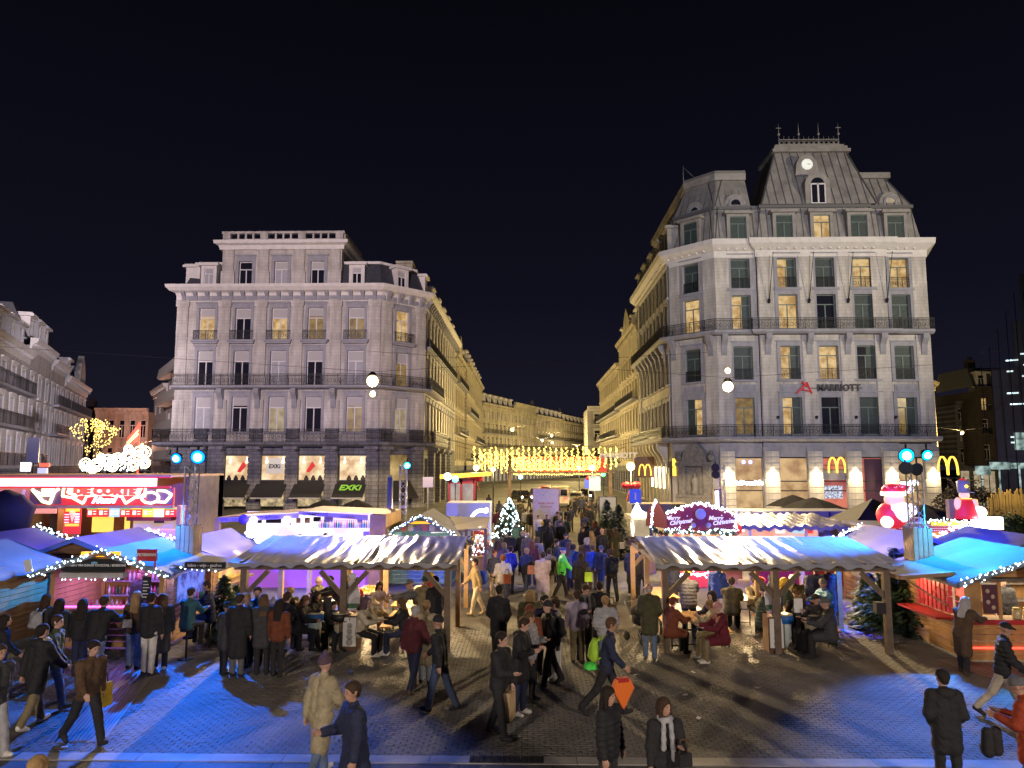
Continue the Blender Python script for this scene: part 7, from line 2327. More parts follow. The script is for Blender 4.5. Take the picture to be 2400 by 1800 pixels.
# black parasols and a black tent in front of the hotel
for px, py, Y, r_, lab in [(1858, 1160, 52, 1.9, 'black parasol by the hotel window, left of two'), (1905, 1166, 48, 2.2, 'black parasol by the hotel window, right of two')]:
 c = at(px, py, Y)
 t = thing('cafe_parasol', lab, 'parasol', (c.x, Y, 0), 0, 'black parasols in front of the hotel')
 MB().lathe([(r_, c.z - .75), (r_ * .5, c.z - .3), (.08, c.z)], 8, smooth=False).build('canopy', dk2, t)
 MB().tube((0, 0, 0), (0, 0, c.z), .04, .04, 6).build('pole', METAL, t)
c = at(2045, 1168, 35)
t = thing('black_tent', 'black pyramid tent behind the sheeted stall', 'tent', (c.x, 35, 0))
MB().add([(-1.7, -1.7, c.z - 1.15), (1.7, -1.7, c.z - 1.15), (1.7, 1.7, c.z - 1.15), (-1.7, 1.7, c.z - 1.15), (0, 0, c.z), (-1.7, -1.7, c.z - 1.4), (1.7, -1.7, c.z - 1.4)], [(0, 1, 4), (1, 2, 4), (2, 3, 4), (3, 0, 4), (5, 6, 1, 0)]).build('canopy', dk2, t)
for x in (-1.65, 1.65):
 for y in (-1.65, 1.65):
  MB().tube((x, y, 0), (x, y, c.z - 1.2), .04, .04, 6).build('leg', METAL, t)
c = at(2165, 1182, 37)
t = thing('black_tent', 'second black canopy seen behind the right floodlight tower', 'tent', (c.x, 37, 0))
MB().lathe([(1.9, c.z - .75), (.9, c.z - .3), (.08, c.z)], 8, smooth=False).build('canopy', dk2, t)
MB().tube((0, 0, 0), (0, 0, c.z), .04, .04, 6).build('pole', METAL, t)
# ---- red stall with two glowing blow-up figures on its roof
YS = 29.5
sz = lambda py: zat(py, YS, 2200)
t = thing('red_dotted_stall', 'red dotted snack stall with white light box and amber sign behind the right tower', 'stall', (xat(2215, YS, 1250), YS, 0))
SX = lambda px: xat(px, YS, 1250) - t.location.x
MB().box(SX(2040), SX(2345), 0, 2.6, sz(1236) - .05, sz(1232)).build('roof', METAL, t)
MB().box(SX(2100), SX(2345), -.06, 0, sz(1246), sz(1234)).build('dotted_fascia', M('crimson_fascia', (.25, .015, .04), .6, emit=(.6, .03, .08), es=.3), t)
b = MB()
for i in range(52):
 for j in range(2):
  b.bulb((SX(2105 + 238 * (i + .5 * j) / 52), -.08, sz(1243 - 5 * j)), .026)
b.build('fascia_dots', WS, t, kind='stuff')
MB().box(SX(2182), SX(2262), -.2, -.06, sz(1231), sz(1223)).build('amber_sign', YSIGN, t)
MB().box(SX(2270), SX(2334), -.5, -.2, sz(1238), sz(1210)).build('light_box', SIGNW, t)
MB().box(SX(2060), SX(2340), 2.4, 2.5, .8, sz(1246)).build('lit_back_wall', room_mat('orange_stall', (1, .62, .2), (.8, .25, .1), 1.1, 2), t)
MB().box(SX(2228), SX(2262), .6, .65, sz(1264), sz(1248)).build('menu_panel', MENUS[4], t)
MB().box(SX(2268), SX(2320), .5, .55, sz(1272), sz(1252)).build('menu_panel', MENUS[3], t)
MB().box(SX(2105), SX(2345), -.1, .4, 0, 1.0).build('counter', REDB, t)
for px in (2102, 2226, 2343):
 MB().box(SX(px) - .06, SX(px) + .06, -.1, 0, 0, sz(1240)).build('post', REDB, t)
light_string(t, [(SX(2168), -.2, sz(1222)), (SX(2262), -.2, sz(1217))], per=16, r=.035, jit=.05)
gb = MB().box(SX(2090), SX(2152), -.3, -.26, sz(1226), sz(1211)).build('name_board', M('pale_name_board', (.5, .45, .42), .6, emit=(1, .8, .75), es=.3), t)
lettering('GORDON', .22, M('maroon_print', (.2, .02, .05), .6), t, (SX(2120), -.32, sz(1218)), 0, .005, .012)
lamp('stall_glow', 'AREA', (t.location.x + .4, YS + .5, sz(1250)), 170, (1, .65, .4), (t.location.x, YS - .5, 0), (4, 1))
lamp('stall_glow', 'POINT', (xat(2300, 28.6), 28.4, sz(1224)), 120, (.9, .93, 1), size=.2)
BUR = M('blow_up_red', (.45, .02, .03), .5, emit=(1, .03, .04), es=.55)
BUW = M('blow_up_white', (.8, .75, .65), .5, emit=(1, .86, .62), es=1.5)
BUS = M('blow_up_peach', (.7, .45, .3), .5, emit=(1, .55, .3), es=.8)
DOT = M('blow_up_dot', (.7, .5, .5), .5, emit=(1, .7, .7), es=.7)
c = at(2098, 1230, 29)
z0 = c.z
u = 29 / 1700
p1 = thing('blow_up_figure', 'glowing rounded red and white blow-up figure with a floppy red cap', 'inflatable', (c.x, 29, z0))
MB().ball((-.1, 0, 22 * u), 36 * u, 14, 10, 0, (.95, .8, .85)).build('body', BUR, p1)
MB().ball((.08, -.25, 30 * u), 26 * u, 14, 10, 0, (1, .7, .95)).ball((.5, -.2, 34 * u), 15 * u, 10, 7).ball((-.45, -.3, 8 * u), 14 * u, 10, 7).build('white_front', BUW, p1)
MB().ball((-.05, -.15, 58 * u), 22 * u, 14, 10, 0, (1, .85, .8)).build('face', BUS, p1)
MB().lathe([(26 * u, 66 * u), (27 * u, 70 * u), (26 * u, 75 * u), (20 * u, 76 * u)], 14, (-.05, -.08, 0)).ball((.58, -.1, 80 * u), 10 * u, 8, 6).build('cap_band', BUW, p1)
MB().ball((-.05, -.05, 78 * u), 25 * u, 14, 8, 0, (1, .85, .6)).beam((.15, -.05, 88 * u), (.55, -.1, 82 * u), .25, .2).build('cap', BUR, p1)
b = MB()
for k in range(22):
 a = mr.uniform(0, math.pi)
 b.bulb((-.05 - 22 * u * math.cos(a), -.05 - 19 * u * math.sin(a), (80 + mr.uniform(-1, 9)) * u), .025)
b.build('cap_dots', DOT, p1, kind='stuff')
c = at(2262, 1216, 29)
p2 = thing('toy_soldier_figure', 'blow-up toy soldier in red with a tall grey plumed hat on the stall roof', 'inflatable', (c.x, 29, c.z))
MB().lathe([(28 * u, 0), (27 * u, 10 * u), (22 * u, 26 * u), (18 * u, 40 * u), (10 * u, 46 * u)], 14).build('coat', BUR, p2)
MB().ball((0, -.05, 54 * u), 11 * u, 12, 8, 0, (1, 1, 1.05)).build('face', BUS, p2)
MB().lathe([(11 * u, 58 * u), (12 * u, 64 * u), (13 * u, 84 * u), (11 * u, 87 * u)], 14).box(-.25, .25, -.3, -.1, 59 * u, 61 * u).build('hat', M('hat_grey', (.16, .16, .2), .5, emit=(.3, .3, .4), es=.2), p2)
MB().ball((0, -13 * u, 74 * u), 4 * u, 8, 5).box(-.2, .2, -.2, -.17, 45 * u, 47 * u).build('badge', GOLD, p2)
MB().ball((0, 0, 88 * u), 6 * u, 8, 5, 0, (1.4, 1, .6)).build('plume', BUR, p2)
MB().box(-.07, .07, -.24, -.18, 47 * u, 50 * u).ball((-18 * u, -.12, 34 * u), 9 * u, 8, 6, 0, (1, .8, 1.7)).ball((20 * u, -.12, 34 * u), 8 * u, 8, 6, 0, (1, .8, 1.5)).build('sleeve', BUS, p2)
MB().ball((.45, -.2, 16 * u), 14 * u, 10, 7, 0, (1.2, .8, 1)).build('white_skirt', BUW, p2)
MB().box(-37 * u, -24 * u, -.1, .15, 0, 44 * u).build('back_board', POSTW2, p2)
MB().tube((.42, -.15, 10 * u), (.42, -.15, 44 * u), .05, .02, 6).build('staff', GOLD, p2)
# ------------------------------------------------------------------ greenery
NEEDLE = [FIR, FIR2]
def fir_crown(n, hgt, rad, seed, leaf=.16, base=.12):
 q = random.Random(seed)
 m = MB()
 for k in range(n):
  z = q.random() ** 1.25
  tier = 1 + .22 * math.sin(z * 22 + seed)
  r_ = rad * (1 - z) ** .85 * tier * math.sqrt(q.uniform(.15, 1))
  a = q.uniform(0, 2 * math.pi)
  lump = 1 + .22 * math.sin(3 * a + seed * 2 + z * 5)
  x, y = r_ * lump * math.cos(a), r_ * lump * math.sin(a)
  zz = base + z * (hgt - base)
  d = Vector((math.cos(a) * 1.0, math.sin(a) * 1.0, q.uniform(-.55, .25))).normalized()
  s = leaf * q.uniform(.6, 1.3)
  side = d.cross(Vector((0, 0, 1))).normalized() * s * .32
  up = Vector((0, 0, s * .12 * q.choice((-1, 1))))
  p = Vector((x, y, zz))
  t_ = p + d * s
  m.add([p - side, p + side, t_ + side * .4 + up, t_ - side * .4 + up], [(0, 1, 2, 3)], 0 if q.random() < .7 else 1)
 return m
def fir(label, px, py, hgt, rad, n, seed, group='cut fir trees on the square', lit=0, pos=None):
 p = pos or G(px, py)
 t = thing('fir_tree', label, 'tree', (p.x, p.y, 0), 0, group)
 MB().tube((0, 0, 0), (0, 0, hgt * .9), .07, .02, 7).build('trunk', TRK, t)
 c = fir_crown(n, hgt, rad, seed).build('crown', NEEDLE, t)
 if lit:
  q = random.Random(seed)
  b = MB()
  for k in range(lit):
   z = q.random() ** 1.2
   a = q.uniform(math.pi, 2 * math.pi)
   r_ = rad * (1 - z) ** .85 * 1.02
   b.bulb((r_ * math.cos(a), r_ * math.sin(a) - .05, .2 + z * (hgt - .2)), .045 * q.uniform(.7, 1.4))
  b.build('lights', WBULB, t, kind='stuff')
 return t
fir('fir tree dotted with bright white lights at the left of the street crowd', 1193, 1285, 2.9, 1.15, 2600, 3, lit=150)
lamp('tree_glow', 'POINT', G(1193, 1300) + Vector((0, -.6, 1.2)), 60, (.8, .95, 1), size=.4)
fir('bushy unlit fir tree at the right kerb of the street, left of two', 1424, 1305, 2.9, 1.1, 2600, 4)
fir('bushy unlit fir tree at the right kerb of the street, right of two', 1452, 1305, 2.7, 1.05, 2400, 9)
for k, (px, py, h_, r_) in enumerate([(2040, 1462, 1.5, .62), (2085, 1478, 2.0, .75), (2140, 1488, 2.1, .75), (2105, 1455, 2.2, .8), (2168, 1470, 1.8, .6)]):
 fir('dark fir tree beside the snack chalet, ' + ['leftmost and lowest', 'in front, second from the left', 'in front, next to the chalet wall', 'tallest at the back', 'half behind the chalet wall'][k], px, py, h_, r_, 2200, 20 + k, 'dark firs beside the snack chalet')
fir('small dark fir between the bar chalet and the left pavilion', 520, 1500, 1.7, .55, 1500, 31, 'dark firs at the left pavilion')
fir('second small dark fir nearest the left pavilion post', 548, 1490, 1.4, .45, 1200, 32, 'dark firs at the left pavilion')
# bamboo screen and hedge at the right edge
t = thing('reed_screen', 'tall yellow-lit reed screen at the right edge behind the stalls', 'screen', (xat(2365, 46), 46, 0))
q = random.Random(8)
REED = M('dry_reed', (.36, .26, .08), .8, var=(3, .35))
x0, x1 = xat(2305, 46) - t.location.x, xat(2440, 46) - t.location.x
rs = [MB().box(-.035, .035, -.02, .02, 0, 1).mesh('reed', [REED]) for _ in range(1)]
for i in range(60):
 o = link('reed', rs[0], t, (x0 + (x1 - x0) * i / 60 + q.uniform(-.02, .02), q.uniform(-.05, .05), 1.2))
 o.scale = (1, 1, zat(1150 + q.uniform(-8, 12) + (0 if i > 8 else 20 - 2 * i), 46) - 1.2)
lamp('screen_glow', 'POINT', (t.location.x - .5, 44.2, 3.4), 160, (1, .72, .3), size=.15)
def leafy(label, x, y, hgt, rx, ry, n, seed, mats, leaf=.14, name='hedge', z0=.1, cat='hedge', group=None):
 q = random.Random(seed)
 t = thing(name, label, cat, (x, y, 0), 0, group)
 m = MB()
 for k in range(n):
  a, b_ = q.uniform(0, 2 * math.pi), math.acos(q.uniform(-1, 1))
  rr_ = q.uniform(.3, 1) ** .5
  l = 1 + .2 * math.sin(4 * a + seed) + .15 * math.sin(5 * b_)
  p = Vector((rx * rr_ * l * math.sin(b_) * math.cos(a), ry * rr_ * l * math.sin(b_) * math.sin(a), z0 + (hgt - z0) * (.5 + .5 * rr_ * l * math.cos(b_))))
  d = Vector((q.gauss(0, 1), q.gauss(0, 1), q.gauss(0, .7))).normalized() * leaf * q.uniform(.6, 1.3)
  s_ = d.cross(Vector((q.gauss(0, 1), q.gauss(0, 1), q.gauss(0, 1)))).normalized() * leaf * .35
  m.add([p - s_, p + s_, p + d + s_ * .3, p + d - s_ * .3], [(0, 1, 2, 3)], q.randrange(len(mats)))
 m.build('foliage', mats, t)
 MB().tube((0, 0, 0), (0, 0, hgt * .6), .05, .03, 6).build('stem', TRK, t)
 return t
leafy('dark bushes in front of the reed screen at the right edge', xat(2370, 43), 43, 1.9, 2.6, 1.0, 3000, 4, NEEDLE, .2)
leafy('dark leafless shrubs below the golden arches at the far right', xat(2255, 52), 52, 3.6, 2.3, 1.2, 1800, 6, [M('dark_twigs', (.02, .02, .015), .9), TRK], .22)
leafy('bright green potted bush on the left terrace', xat(1124, 47), 47, 1.9, .5, .5, 700, 7, [M('lit_leaf', (.10, .2, .03), .6), FIR2], .14, 'potted_bush', .8, 'plant')
tag(MB().box(-.45, .45, -.3, .3, 0, .65).box(-.4, .4, -.25, .25, .65, .68, 1).build('planter', [TABLE, TRK], None, (xat(1143, 46), 45.5, 0)), 'orange-brown planter box on the left terrace', 'planter')
tag(MB().box(-.4, .4, -.3, .3, 0, .6).build('planter', DARKFRAME, None, (xat(1124, 47), 47, 0)), 'dark planter under the bright green bush', 'planter')
# ================================================================== people
# every figure is grown from rounded limbs blended into one skin (distance field -> surface), clothes the same way over it
def surf(name, prims, cell, k=.03, cuts=(), fn=None):
 """prims: (p0, p1, r0, r1) rounded cones blended smoothly; cuts: (point, normal) keep the side against the normal"""
 P0 = np.array([p[0] for p in prims], float)
 P1 = np.array([p[1] for p in prims], float)
 rr = np.array([[p[2], p[3]] for p in prims], float)
 pad = cell * 2 + .02
 lo = np.minimum(P0, P1).min(0) - rr.max() - pad
 hi = np.maximum(P0, P1).max(0) + rr.max() + pad
 n = np.ceil((hi - lo) / cell).astype(int) + 1
 ax = [lo[i] + cell * np.arange(n[i]) for i in range(3)]
 D = np.full(n, .25, np.float32)
 for i in range(len(prims)):
  m = rr[i].max() + k + cell * 2
  a = np.maximum(((np.minimum(P0[i], P1[i]) - m - lo) / cell).astype(int), 0)
  b = np.minimum(((np.maximum(P0[i], P1[i]) + m - lo) / cell).astype(int) + 2, n)
  X = ax[0][a[0]:b[0], None, None] - P0[i][0]
  Y = ax[1][None, a[1]:b[1], None] - P0[i][1]
  Z = ax[2][None, None, a[2]:b[2]] - P0[i][2]
  d = P1[i] - P0[i]
  L2 = max(float(d @ d), 1e-9)
  t = np.clip((X * d[0] + Y * d[1] + Z * d[2]) / L2, 0, 1)
  q = np.sqrt((X - t * d[0]) ** 2 + (Y - t * d[1]) ** 2 + (Z - t * d[2]) ** 2) - (rr[i][0] + (rr[i][1] - rr[i][0]) * t)
  S = D[a[0]:b[0], a[1]:b[1], a[2]:b[2]]
  kk = prims[i][4] if len(prims[i]) > 4 else k
  h = np.clip(.5 + .5 * (S - q) / kk, 0, 1)
  D[a[0]:b[0], a[1]:b[1], a[2]:b[2]] = S + (q - S) * h - kk * h * (1 - h)
 if fn is not None:
  D = D + fn(ax[0][:, None, None], ax[1][None, :, None], ax[2][None, None, :]).astype(np.float32)
 for p, nn in cuts:
  D = np.maximum(D, ((ax[0][:, None, None] - p[0]) * nn[0] + (ax[1][None, :, None] - p[1]) * nn[1] + (ax[2][None, None, :] - p[2]) * nn[2]).astype(np.float32))
 neg = D < 0
 nx, ny, nz = D.shape
 acc = np.zeros((nx - 1, ny - 1, nz - 1, 3), np.float32)
 cnt = np.zeros((nx - 1, ny - 1, nz - 1), np.float32)
 cor = [(i, j, l) for i in (0, 1) for j in (0, 1) for l in (0, 1)]
 V = lambda A, c: A[c[0]:nx - 1 + c[0], c[1]:ny - 1 + c[1], c[2]:nz - 1 + c[2]]
 for c0 in cor:
  for x in range(3):
   if c0[x] == 0:
    c1 = tuple(v + (1 if q == x else 0) for q, v in enumerate(c0))
    a, b = V(D, c0), V(D, c1)
    cr_ = V(neg, c0) != V(neg, c1)
    t = np.where(cr_, a / np.where(cr_, a - b, 1), 0)
    for q in range(3):
     acc[..., q] += np.where(cr_, c0[q] + (t if q == x else 0), 0)
    cnt += cr_
 act = cnt > 0
 idx = -np.ones(act.shape, int)
 idx[act] = np.arange(act.sum())
 ijk = np.argwhere(act)
 vs = (ijk + acc[act] / cnt[act][:, None]) * cell + lo
 fs = []
 for x in range(3):
  y, z = (x + 1) % 3, (x + 2) % 3
  sl0 = [slice(None)] * 3
  sl1 = [slice(None)] * 3
  sl0[x], sl1[x] = slice(0, -1), slice(1, None)
  e = neg[tuple(sl0)] != neg[tuple(sl1)]
  pts = np.argwhere(e)
  pts = pts[(pts[:, y] > 0) & (pts[:, z] > 0) & (pts[:, y] < D.shape[y] - 1) & (pts[:, z] < D.shape[z] - 1)]
  ins = neg[tuple(pts.T)]
  def cellid(dy, dz):
   p = pts.copy()
   p[:, y] += dy
   p[:, z] += dz
   return idx[tuple(p.T)]
  Q = np.stack([cellid(-1, -1), cellid(0, -1), cellid(0, 0), cellid(-1, 0)], 1)
  Q[~ins] = Q[~ins][:, ::-1]
  fs.append(Q)
 F = np.concatenate(fs)
 me = bpy.data.meshes.new(name)
 me.vertices.add(len(vs))
 me.vertices.foreach_set('co', vs.astype(np.float32).ravel())
 me.loops.add(len(F) * 4)
 me.loops.foreach_set('vertex_index', F.ravel().astype(np.int32))
 me.polygons.add(len(F))
 me.polygons.foreach_set('loop_start', np.arange(0, len(F) * 4, 4, dtype=np.int32))
 me.polygons.foreach_set('loop_total', np.full(len(F), 4, np.int32))
 me.polygons.foreach_set('use_smooth', np.ones(len(F), bool))
 me.update(calc_edges=True)
 me.materials.append(None)
 return me
vv = lambda x, y, z: np.array((x, y, z), float)
# pose: lean, leg (thigh forward, knee bend) left/right, arm (forward, out, elbow, inward) left/right, head pitch, head turn
POSES = {
 'stand': (.03, (.04, .04), (-.04, .03), (.05, .14, .15, .1), (.0, .14, .2, .1), .05, 0),
 'pocket': (.04, (.08, .06), (-.06, .05), (-.12, .24, .75, .75), (-.12, .24, .75, .75), .1, .2),
 'phone': (.08, (.05, .05), (-.05, .05), (.25, .12, 1.55, .45), (.2, .12, 1.6, .5), .38, 0),
 'walk': (.08, (.27, .08), (-.27, .2), (-.38, .12, .25, .1), (.4, .12, .4, .1), .06, 0),
 'stride': (.12, (.40, .06), (-.42, .32), (-.25, .14, .3, .1), (.3, .14, .5, .1), .22, .1),
 'carry': (.07, (-.24, .16), (.24, .08), (.02, .12, .12, .05), (.35, .12, 1.2, .4), .1, .2),
 'lean': (.32, (.12, .1), (-.1, .05), (.75, .12, .7, .4), (.75, .14, .7, .3), .1, 0),
 'chat': (.02, (.06, .05), (-.1, .12), (.2, .2, 1.6, .6), (.0, .15, .3, .1), .02, .5),
 'sit': (.14, (1.45, 1.42), (1.4, 1.45), (.65, .1, .95, .35), (.7, .1, .9, .35), .16, .1),
 'sit2': (.22, (1.4, 1.2), (1.5, 1.6), (.75, .12, 1.5, .4), (.6, .12, .8, .3), .2, -.4),
 'bend': (.62, (.25, .15), (-.05, .05), (.95, .12, .35, .2), (.9, .12, .4, .2), -.1, .2),
}
def skeleton(pose):
 lean, lL, lR, aL, aR, hp, ht = POSES[pose]
 J = {}
 u = vv(0, -math.sin(lean), math.cos(lean))
 lo = 9
 for s, (a, kn), n in ((1, lL, 'L'), (-1, lR, 'R')):
  hip = vv(s * .095, 0, 0)
  knee = hip + vv(s * .02, -math.sin(a), -math.cos(a)) * .44
  ank = knee + vv(0, -math.sin(a - kn), -math.cos(a - kn)) * .41
  J['hip' + n], J['knee' + n], J['ank' + n] = hip, knee, ank
  J['fa' + n] = 0 if a > 1 else a - kn
  lo = min(lo, ank[2])
 dz = .085 - lo
 for k in list(J):
  if not k.startswith('fa'):
   J[k] = J[k] + vv(0, 0, dz)
 P = vv(0, 0, dz + .02)
 J['pel'], J['u'] = P, u
 J['chest'] = P + u * .36
 J['neck'] = P + u * .53
 for s, (f, b, e, w_), n in ((1, aL, 'L'), (-1, aR, 'R')):
  sh = P + u * .475 + vv(s * .182, 0, 0)
  f2 = f + lean * .5
  el = sh + vv(s * math.sin(b), -math.sin(f2) * math.cos(b), -math.cos(f2) * math.cos(b)) * .285
  d = vv(-s * math.sin(w_) * min(1, e) + s * .1, -math.sin(f2 + e), -math.cos(f2 + e))
  d /= np.linalg.norm(d)
  J['sh' + n], J['el' + n], J['wr' + n], J['hd' + n] = sh, el, el + d * .25, d
 hd = lean * .6 + hp
 hu = vv(0, -math.sin(hd), math.cos(hd))
 J['hu'] = hu
 J['head'] = J['neck'] + u * .05 + hu * .135
 J['ht'] = ht
 return J
def rotz(v, a):
 return vv(v[0] * math.cos(a) - v[1] * math.sin(a), v[0] * math.sin(a) + v[1] * math.cos(a), v[2])
def head_frame(J):
 hu = J['hu']
 f = vv(0, -hu[2], hu[1])          # face direction, square to the head axis
 f = rotz(f, J['ht'])
 r_ = np.cross(hu, f)
 return J['head'], r_, f, hu
PM = {}
def pmesh(kind, pose, fine):
 k = (kind, pose, fine)
 if k in PM:
  return PM[k]
 J = skeleton(pose)
 c = .0125 if fine else .02
 g = .0145 if fine else .023
 P, u = J['pel'], J['u']
 X = vv(1, 0, 0)
 H, r_, f, hu = head_frame(J)
 pr = []
 sit = pose.startswith('sit')
 if kind == 'body':
  for s in (-1, 1):
   pr.append((P + X * s * .06, P + u * .40 + X * s * .075, .095, .092))
  pr += [(J['shL'] - X * .03, J['shR'] + X * .03, .05, .05), (J['neck'] - u * .03, H - hu * .06, .055, .05)]
  pr += [(H + hu * .03 + f * -.012, H + hu * .03 - f * .03, .088, .085), (H - hu * .045 + f * .03, H + hu * .01 + f * .02, .052, .072), (H - hu * .07 + f * .055, H - hu * .06 + f * .04, .028, .04),
    (H + f * .095 - hu * .012, H + f * .082 + hu * .025, .014, .009), (H + f * .083 - hu * .045 - r_ * .016, H + f * .083 - hu * .045 + r_ * .016, .011, .011)]
  for s in (-1, 1):
   pr.append((H + r_ * s * .084 - hu * .02 - f * .005, H + r_ * s * .09 + hu * .02 - f * .012, .013, .016))
  for n, s in (('L', 1), ('R', -1)):
   pr += [(J['sh' + n], J['el' + n], .05, .041), (J['el' + n], J['wr' + n], .041, .028)]
   w_, d = J['wr' + n], J['hd' + n]
   side = vv(-s * .2, -1, .1)
   side = side - d * (side @ d)
   side /= np.linalg.norm(side)
   nrm = np.cross(d, side)
   pr += [(w_, w_ + d * .055, .026, .02), (w_ + d * .03 - side * .018, w_ + d * .075 - side * .02, .02, .018), (w_ + d * .03 + side * .018, w_ + d * .075 + side * .02, .02, .018)]
   curl = nrm * s
   for q, ln in ((-1.5, .058), (-.5, .072), (.5, .078), (1.5, .068)):
    b0 = w_ + d * .08 + side * q * .0205
    b1 = b0 + d * ln * .5 + curl * .004
    pr += [(b0, b1, .0098, .0092, .005), (b1, b1 + d * ln * .42 + curl * .018, .0092, .0078, .005)]
   t0 = w_ + d * .03 + side * .03
   pr += [(t0, t0 + d * .035 + side * .025, .0125, .011), (t0 + d * .035 + side * .025, t0 + d * .07 + side * .022 + curl * .008, .011, .009)]
   pr += [(J['hip' + n], J['knee' + n], .08, .052), (J['knee' + n], J['ank' + n], .052, .036)]
   fo_ = vv(0, -math.cos(J['fa' + n]), math.sin(J['fa' + n]) * .9)
   pr.append((J['ank' + n] + vv(0, .02, -.04), J['ank' + n] + vv(0, .0, -.045) + fo_ * .13, .034, .026))
  m = surf('person', pr, c, .022)
 elif kind == 'trousers':
  for n, s in (('L', 1), ('R', -1)):
   pr += [(P + X * s * .065 + u * .06, J['hip' + n], .104, .100), (J['hip' + n], J['knee' + n], .100, .074), (J['knee' + n], J['ank' + n] + vv(0, 0, -.0), .074, .064)]
  m = surf('trousers', pr, g, .03, fn=lambda x, y, z: .003 * np.sin(z * 52 + x * 20) * np.sin(y * 30 + z * 9))
 elif kind in ('jacket', 'puffer', 'coat', 'parka'):
  fat = .024 if kind == 'puffer' else .018 if kind in ('parka', 'coat') else .011
  lowe = -.045
  for s in (-1, 1):
   pr.append((P + X * s * .07 + u * lowe, P + u * .2 + X * s * .07, .118 + fat, .112 + fat))
   pr.append((P + u * .2 + X * s * .07, P + u * .42 + X * s * .082, .112 + fat, .112 + fat))
  pr += [(J['shL'] - X * .02, J['shR'] + X * .02, .072 + fat * .6, .072 + fat * .6), (J['neck'] - u * .04, J['neck'] + u * .035, .075, .068)]
  for n, s in (('L', 1), ('R', -1)):
   pr += [(J['sh' + n], J['el' + n], .072 + fat, .060 + fat), (J['el' + n], J['el' + n] * .08 + J['wr' + n] * .92, .060 + fat, .048 + fat * .7)]
  if kind in ('coat', 'parka'):
   ln = .98 if kind == 'coat' else .55
   for n, s in (('L', 1), ('R', -1)):
    if sit:
     pr += [(J['hip' + n], J['knee' + n] * .8 + J['hip' + n] * .2, .125, .1)]
    else:
     e_ = J['hip' + n] * (1 - ln) + J['knee' + n] * ln
     e_ = e_ * .75 + vv(P[0], P[1], e_[2]) * .25
     pr += [(P + X * s * .07, e_, .132, .138), (P, e_, .12, .12)]
  if kind == 'parka':
   pr += [(J['neck'] + vv(0, .08, 0) - X * .06, J['neck'] + vv(0, .08, 0) + X * .06, .075, .075)]
  if kind == 'puffer':
   fn = lambda x, y, z: .009 * np.sin(z * 2 * math.pi / .085)
  else:
   fn = lambda x, y, z: .0035 * np.sin(z * 31 + y * 22 + x * 17) * np.sin(x * 27 - z * 13) + .0035 * np.sin(z * 58 + 9 * np.sin(x * 16) + y * 21)
  m = surf(kind, pr, g, .035, fn=fn)
 elif kind == 'shoe':
  for n in 'LR':
   fo_ = vv(0, -math.cos(J['fa' + n]), math.sin(J['fa' + n]) * .9)
   a = J['ank' + n]
   m_ = surf('shoe', [(a + vv(0, .03, -.04), a + vv(0, .01, -.042) + fo_ * .16, .046, .036), (a + vv(0, .01, .0), a + vv(0, .0, -.03) + fo_ * .06, .05, .042)], c, .03,
      [((0, 0, 0), (0, 0, -1))] if a[2] < .11 else ())
   PM[('shoe' + n, pose, fine)] = m_
  return None
 elif kind in ('short', 'long', 'beanie', 'cap', 'hood', 'bun', 'bald', 'pom'):
  cut = [(H + hu * .0 + f * .045, tuple(f * .9 - hu * .45))]
  cap_ = [(H + hu * .045 - f * .012, H + hu * .04 - f * .035, .099, .096)]
  if kind == 'short':
   m = surf('hair', cap_ + [(H - hu * .02 - f * .055, H - hu * .03 - f * .05, .06, .06)], c, .02, [(H + f * .05 + hu * .03, tuple(f * .88 - hu * .47))], lambda x, y, z: .004 * np.sin(x * 190) * np.sin(y * 170 + z * 90))
  elif kind == 'bald':
   m = surf('hair', [(H - hu * .01 - f * .03, H - hu * .03 - f * .05, .088, .07)], c, .02, [(H + hu * .035, tuple(hu)), (H + f * .0, tuple(f))])
  elif kind in ('long', 'bun'):
   q = list(cap_)
   if kind == 'long':
    b = J['neck'] - J['u'] * .14 + vv(0, .105, 0)
    for s in (-1, 0, 1):
     q += [(H - f * .055 + r_ * s * .05, b + r_ * s * .06, .058, .045)]
    for s in (-1, 1):
     q += [(H + r_ * s * .085 - f * .0 + hu * .02, J['neck'] + r_ * s * .095 - J['u'] * .08 + f * .02, .03, .026)]
   else:
    q += [(H - f * .1 + hu * .07, H - f * .1 + hu * .08, .045, .045), (H - hu * .02 - f * .055, H - hu * .03 - f * .05, .06, .06)]
   m = surf('hair', q, c, .02, [(H + f * .052 + hu * .03, tuple(f * .93 - hu * .36))] if kind == 'bun' else (), lambda x, y, z: .005 * np.sin(x * 160 + y * 60) * np.sin(y * 150))
   if kind == 'long':
    m = surf('hair', q, c, .02, [(H + f * .066 + hu * .02, tuple(f * .97 - hu * .24))], lambda x, y, z: .005 * np.sin(x * 160 + y * 60) * np.sin(y * 150 + z * 14))
  elif kind in ('beanie', 'pom'):
   q = [(H + hu * .06 - f * .012, H + hu * .05 - f * .03, .1, .098)]
   for j in range(10):
    a, b = 2 * math.pi * j / 10, 2 * math.pi * (j + 1) / 10
    e1 = lambda t: H + hu * (.042 + .02 * math.cos(t)) + f * (.088 * math.cos(t) - .015) + r_ * .088 * math.sin(t)
    q.append((e1(a), e1(b), .021, .021))
   if kind == 'pom':
    q.append((H + hu * .175 - f * .02, H + hu * .18 - f * .02, .036, .036))
   m = surf('hat', q, c, .015, [(H + hu * .022, tuple(-hu + f * .22))], lambda x, y, z: .003 * np.sin(x * 200) * np.sin(y * 200))
  elif kind == 'cap':
   q = cap_ + [(H + hu * .065 + f * .08 - r_ * .03, H + hu * .055 + f * .15 - r_ * .02, .02, .013), (H + hu * .065 + f * .08 + r_ * .03, H + hu * .055 + f * .15 + r_ * .02, .02, .013)]
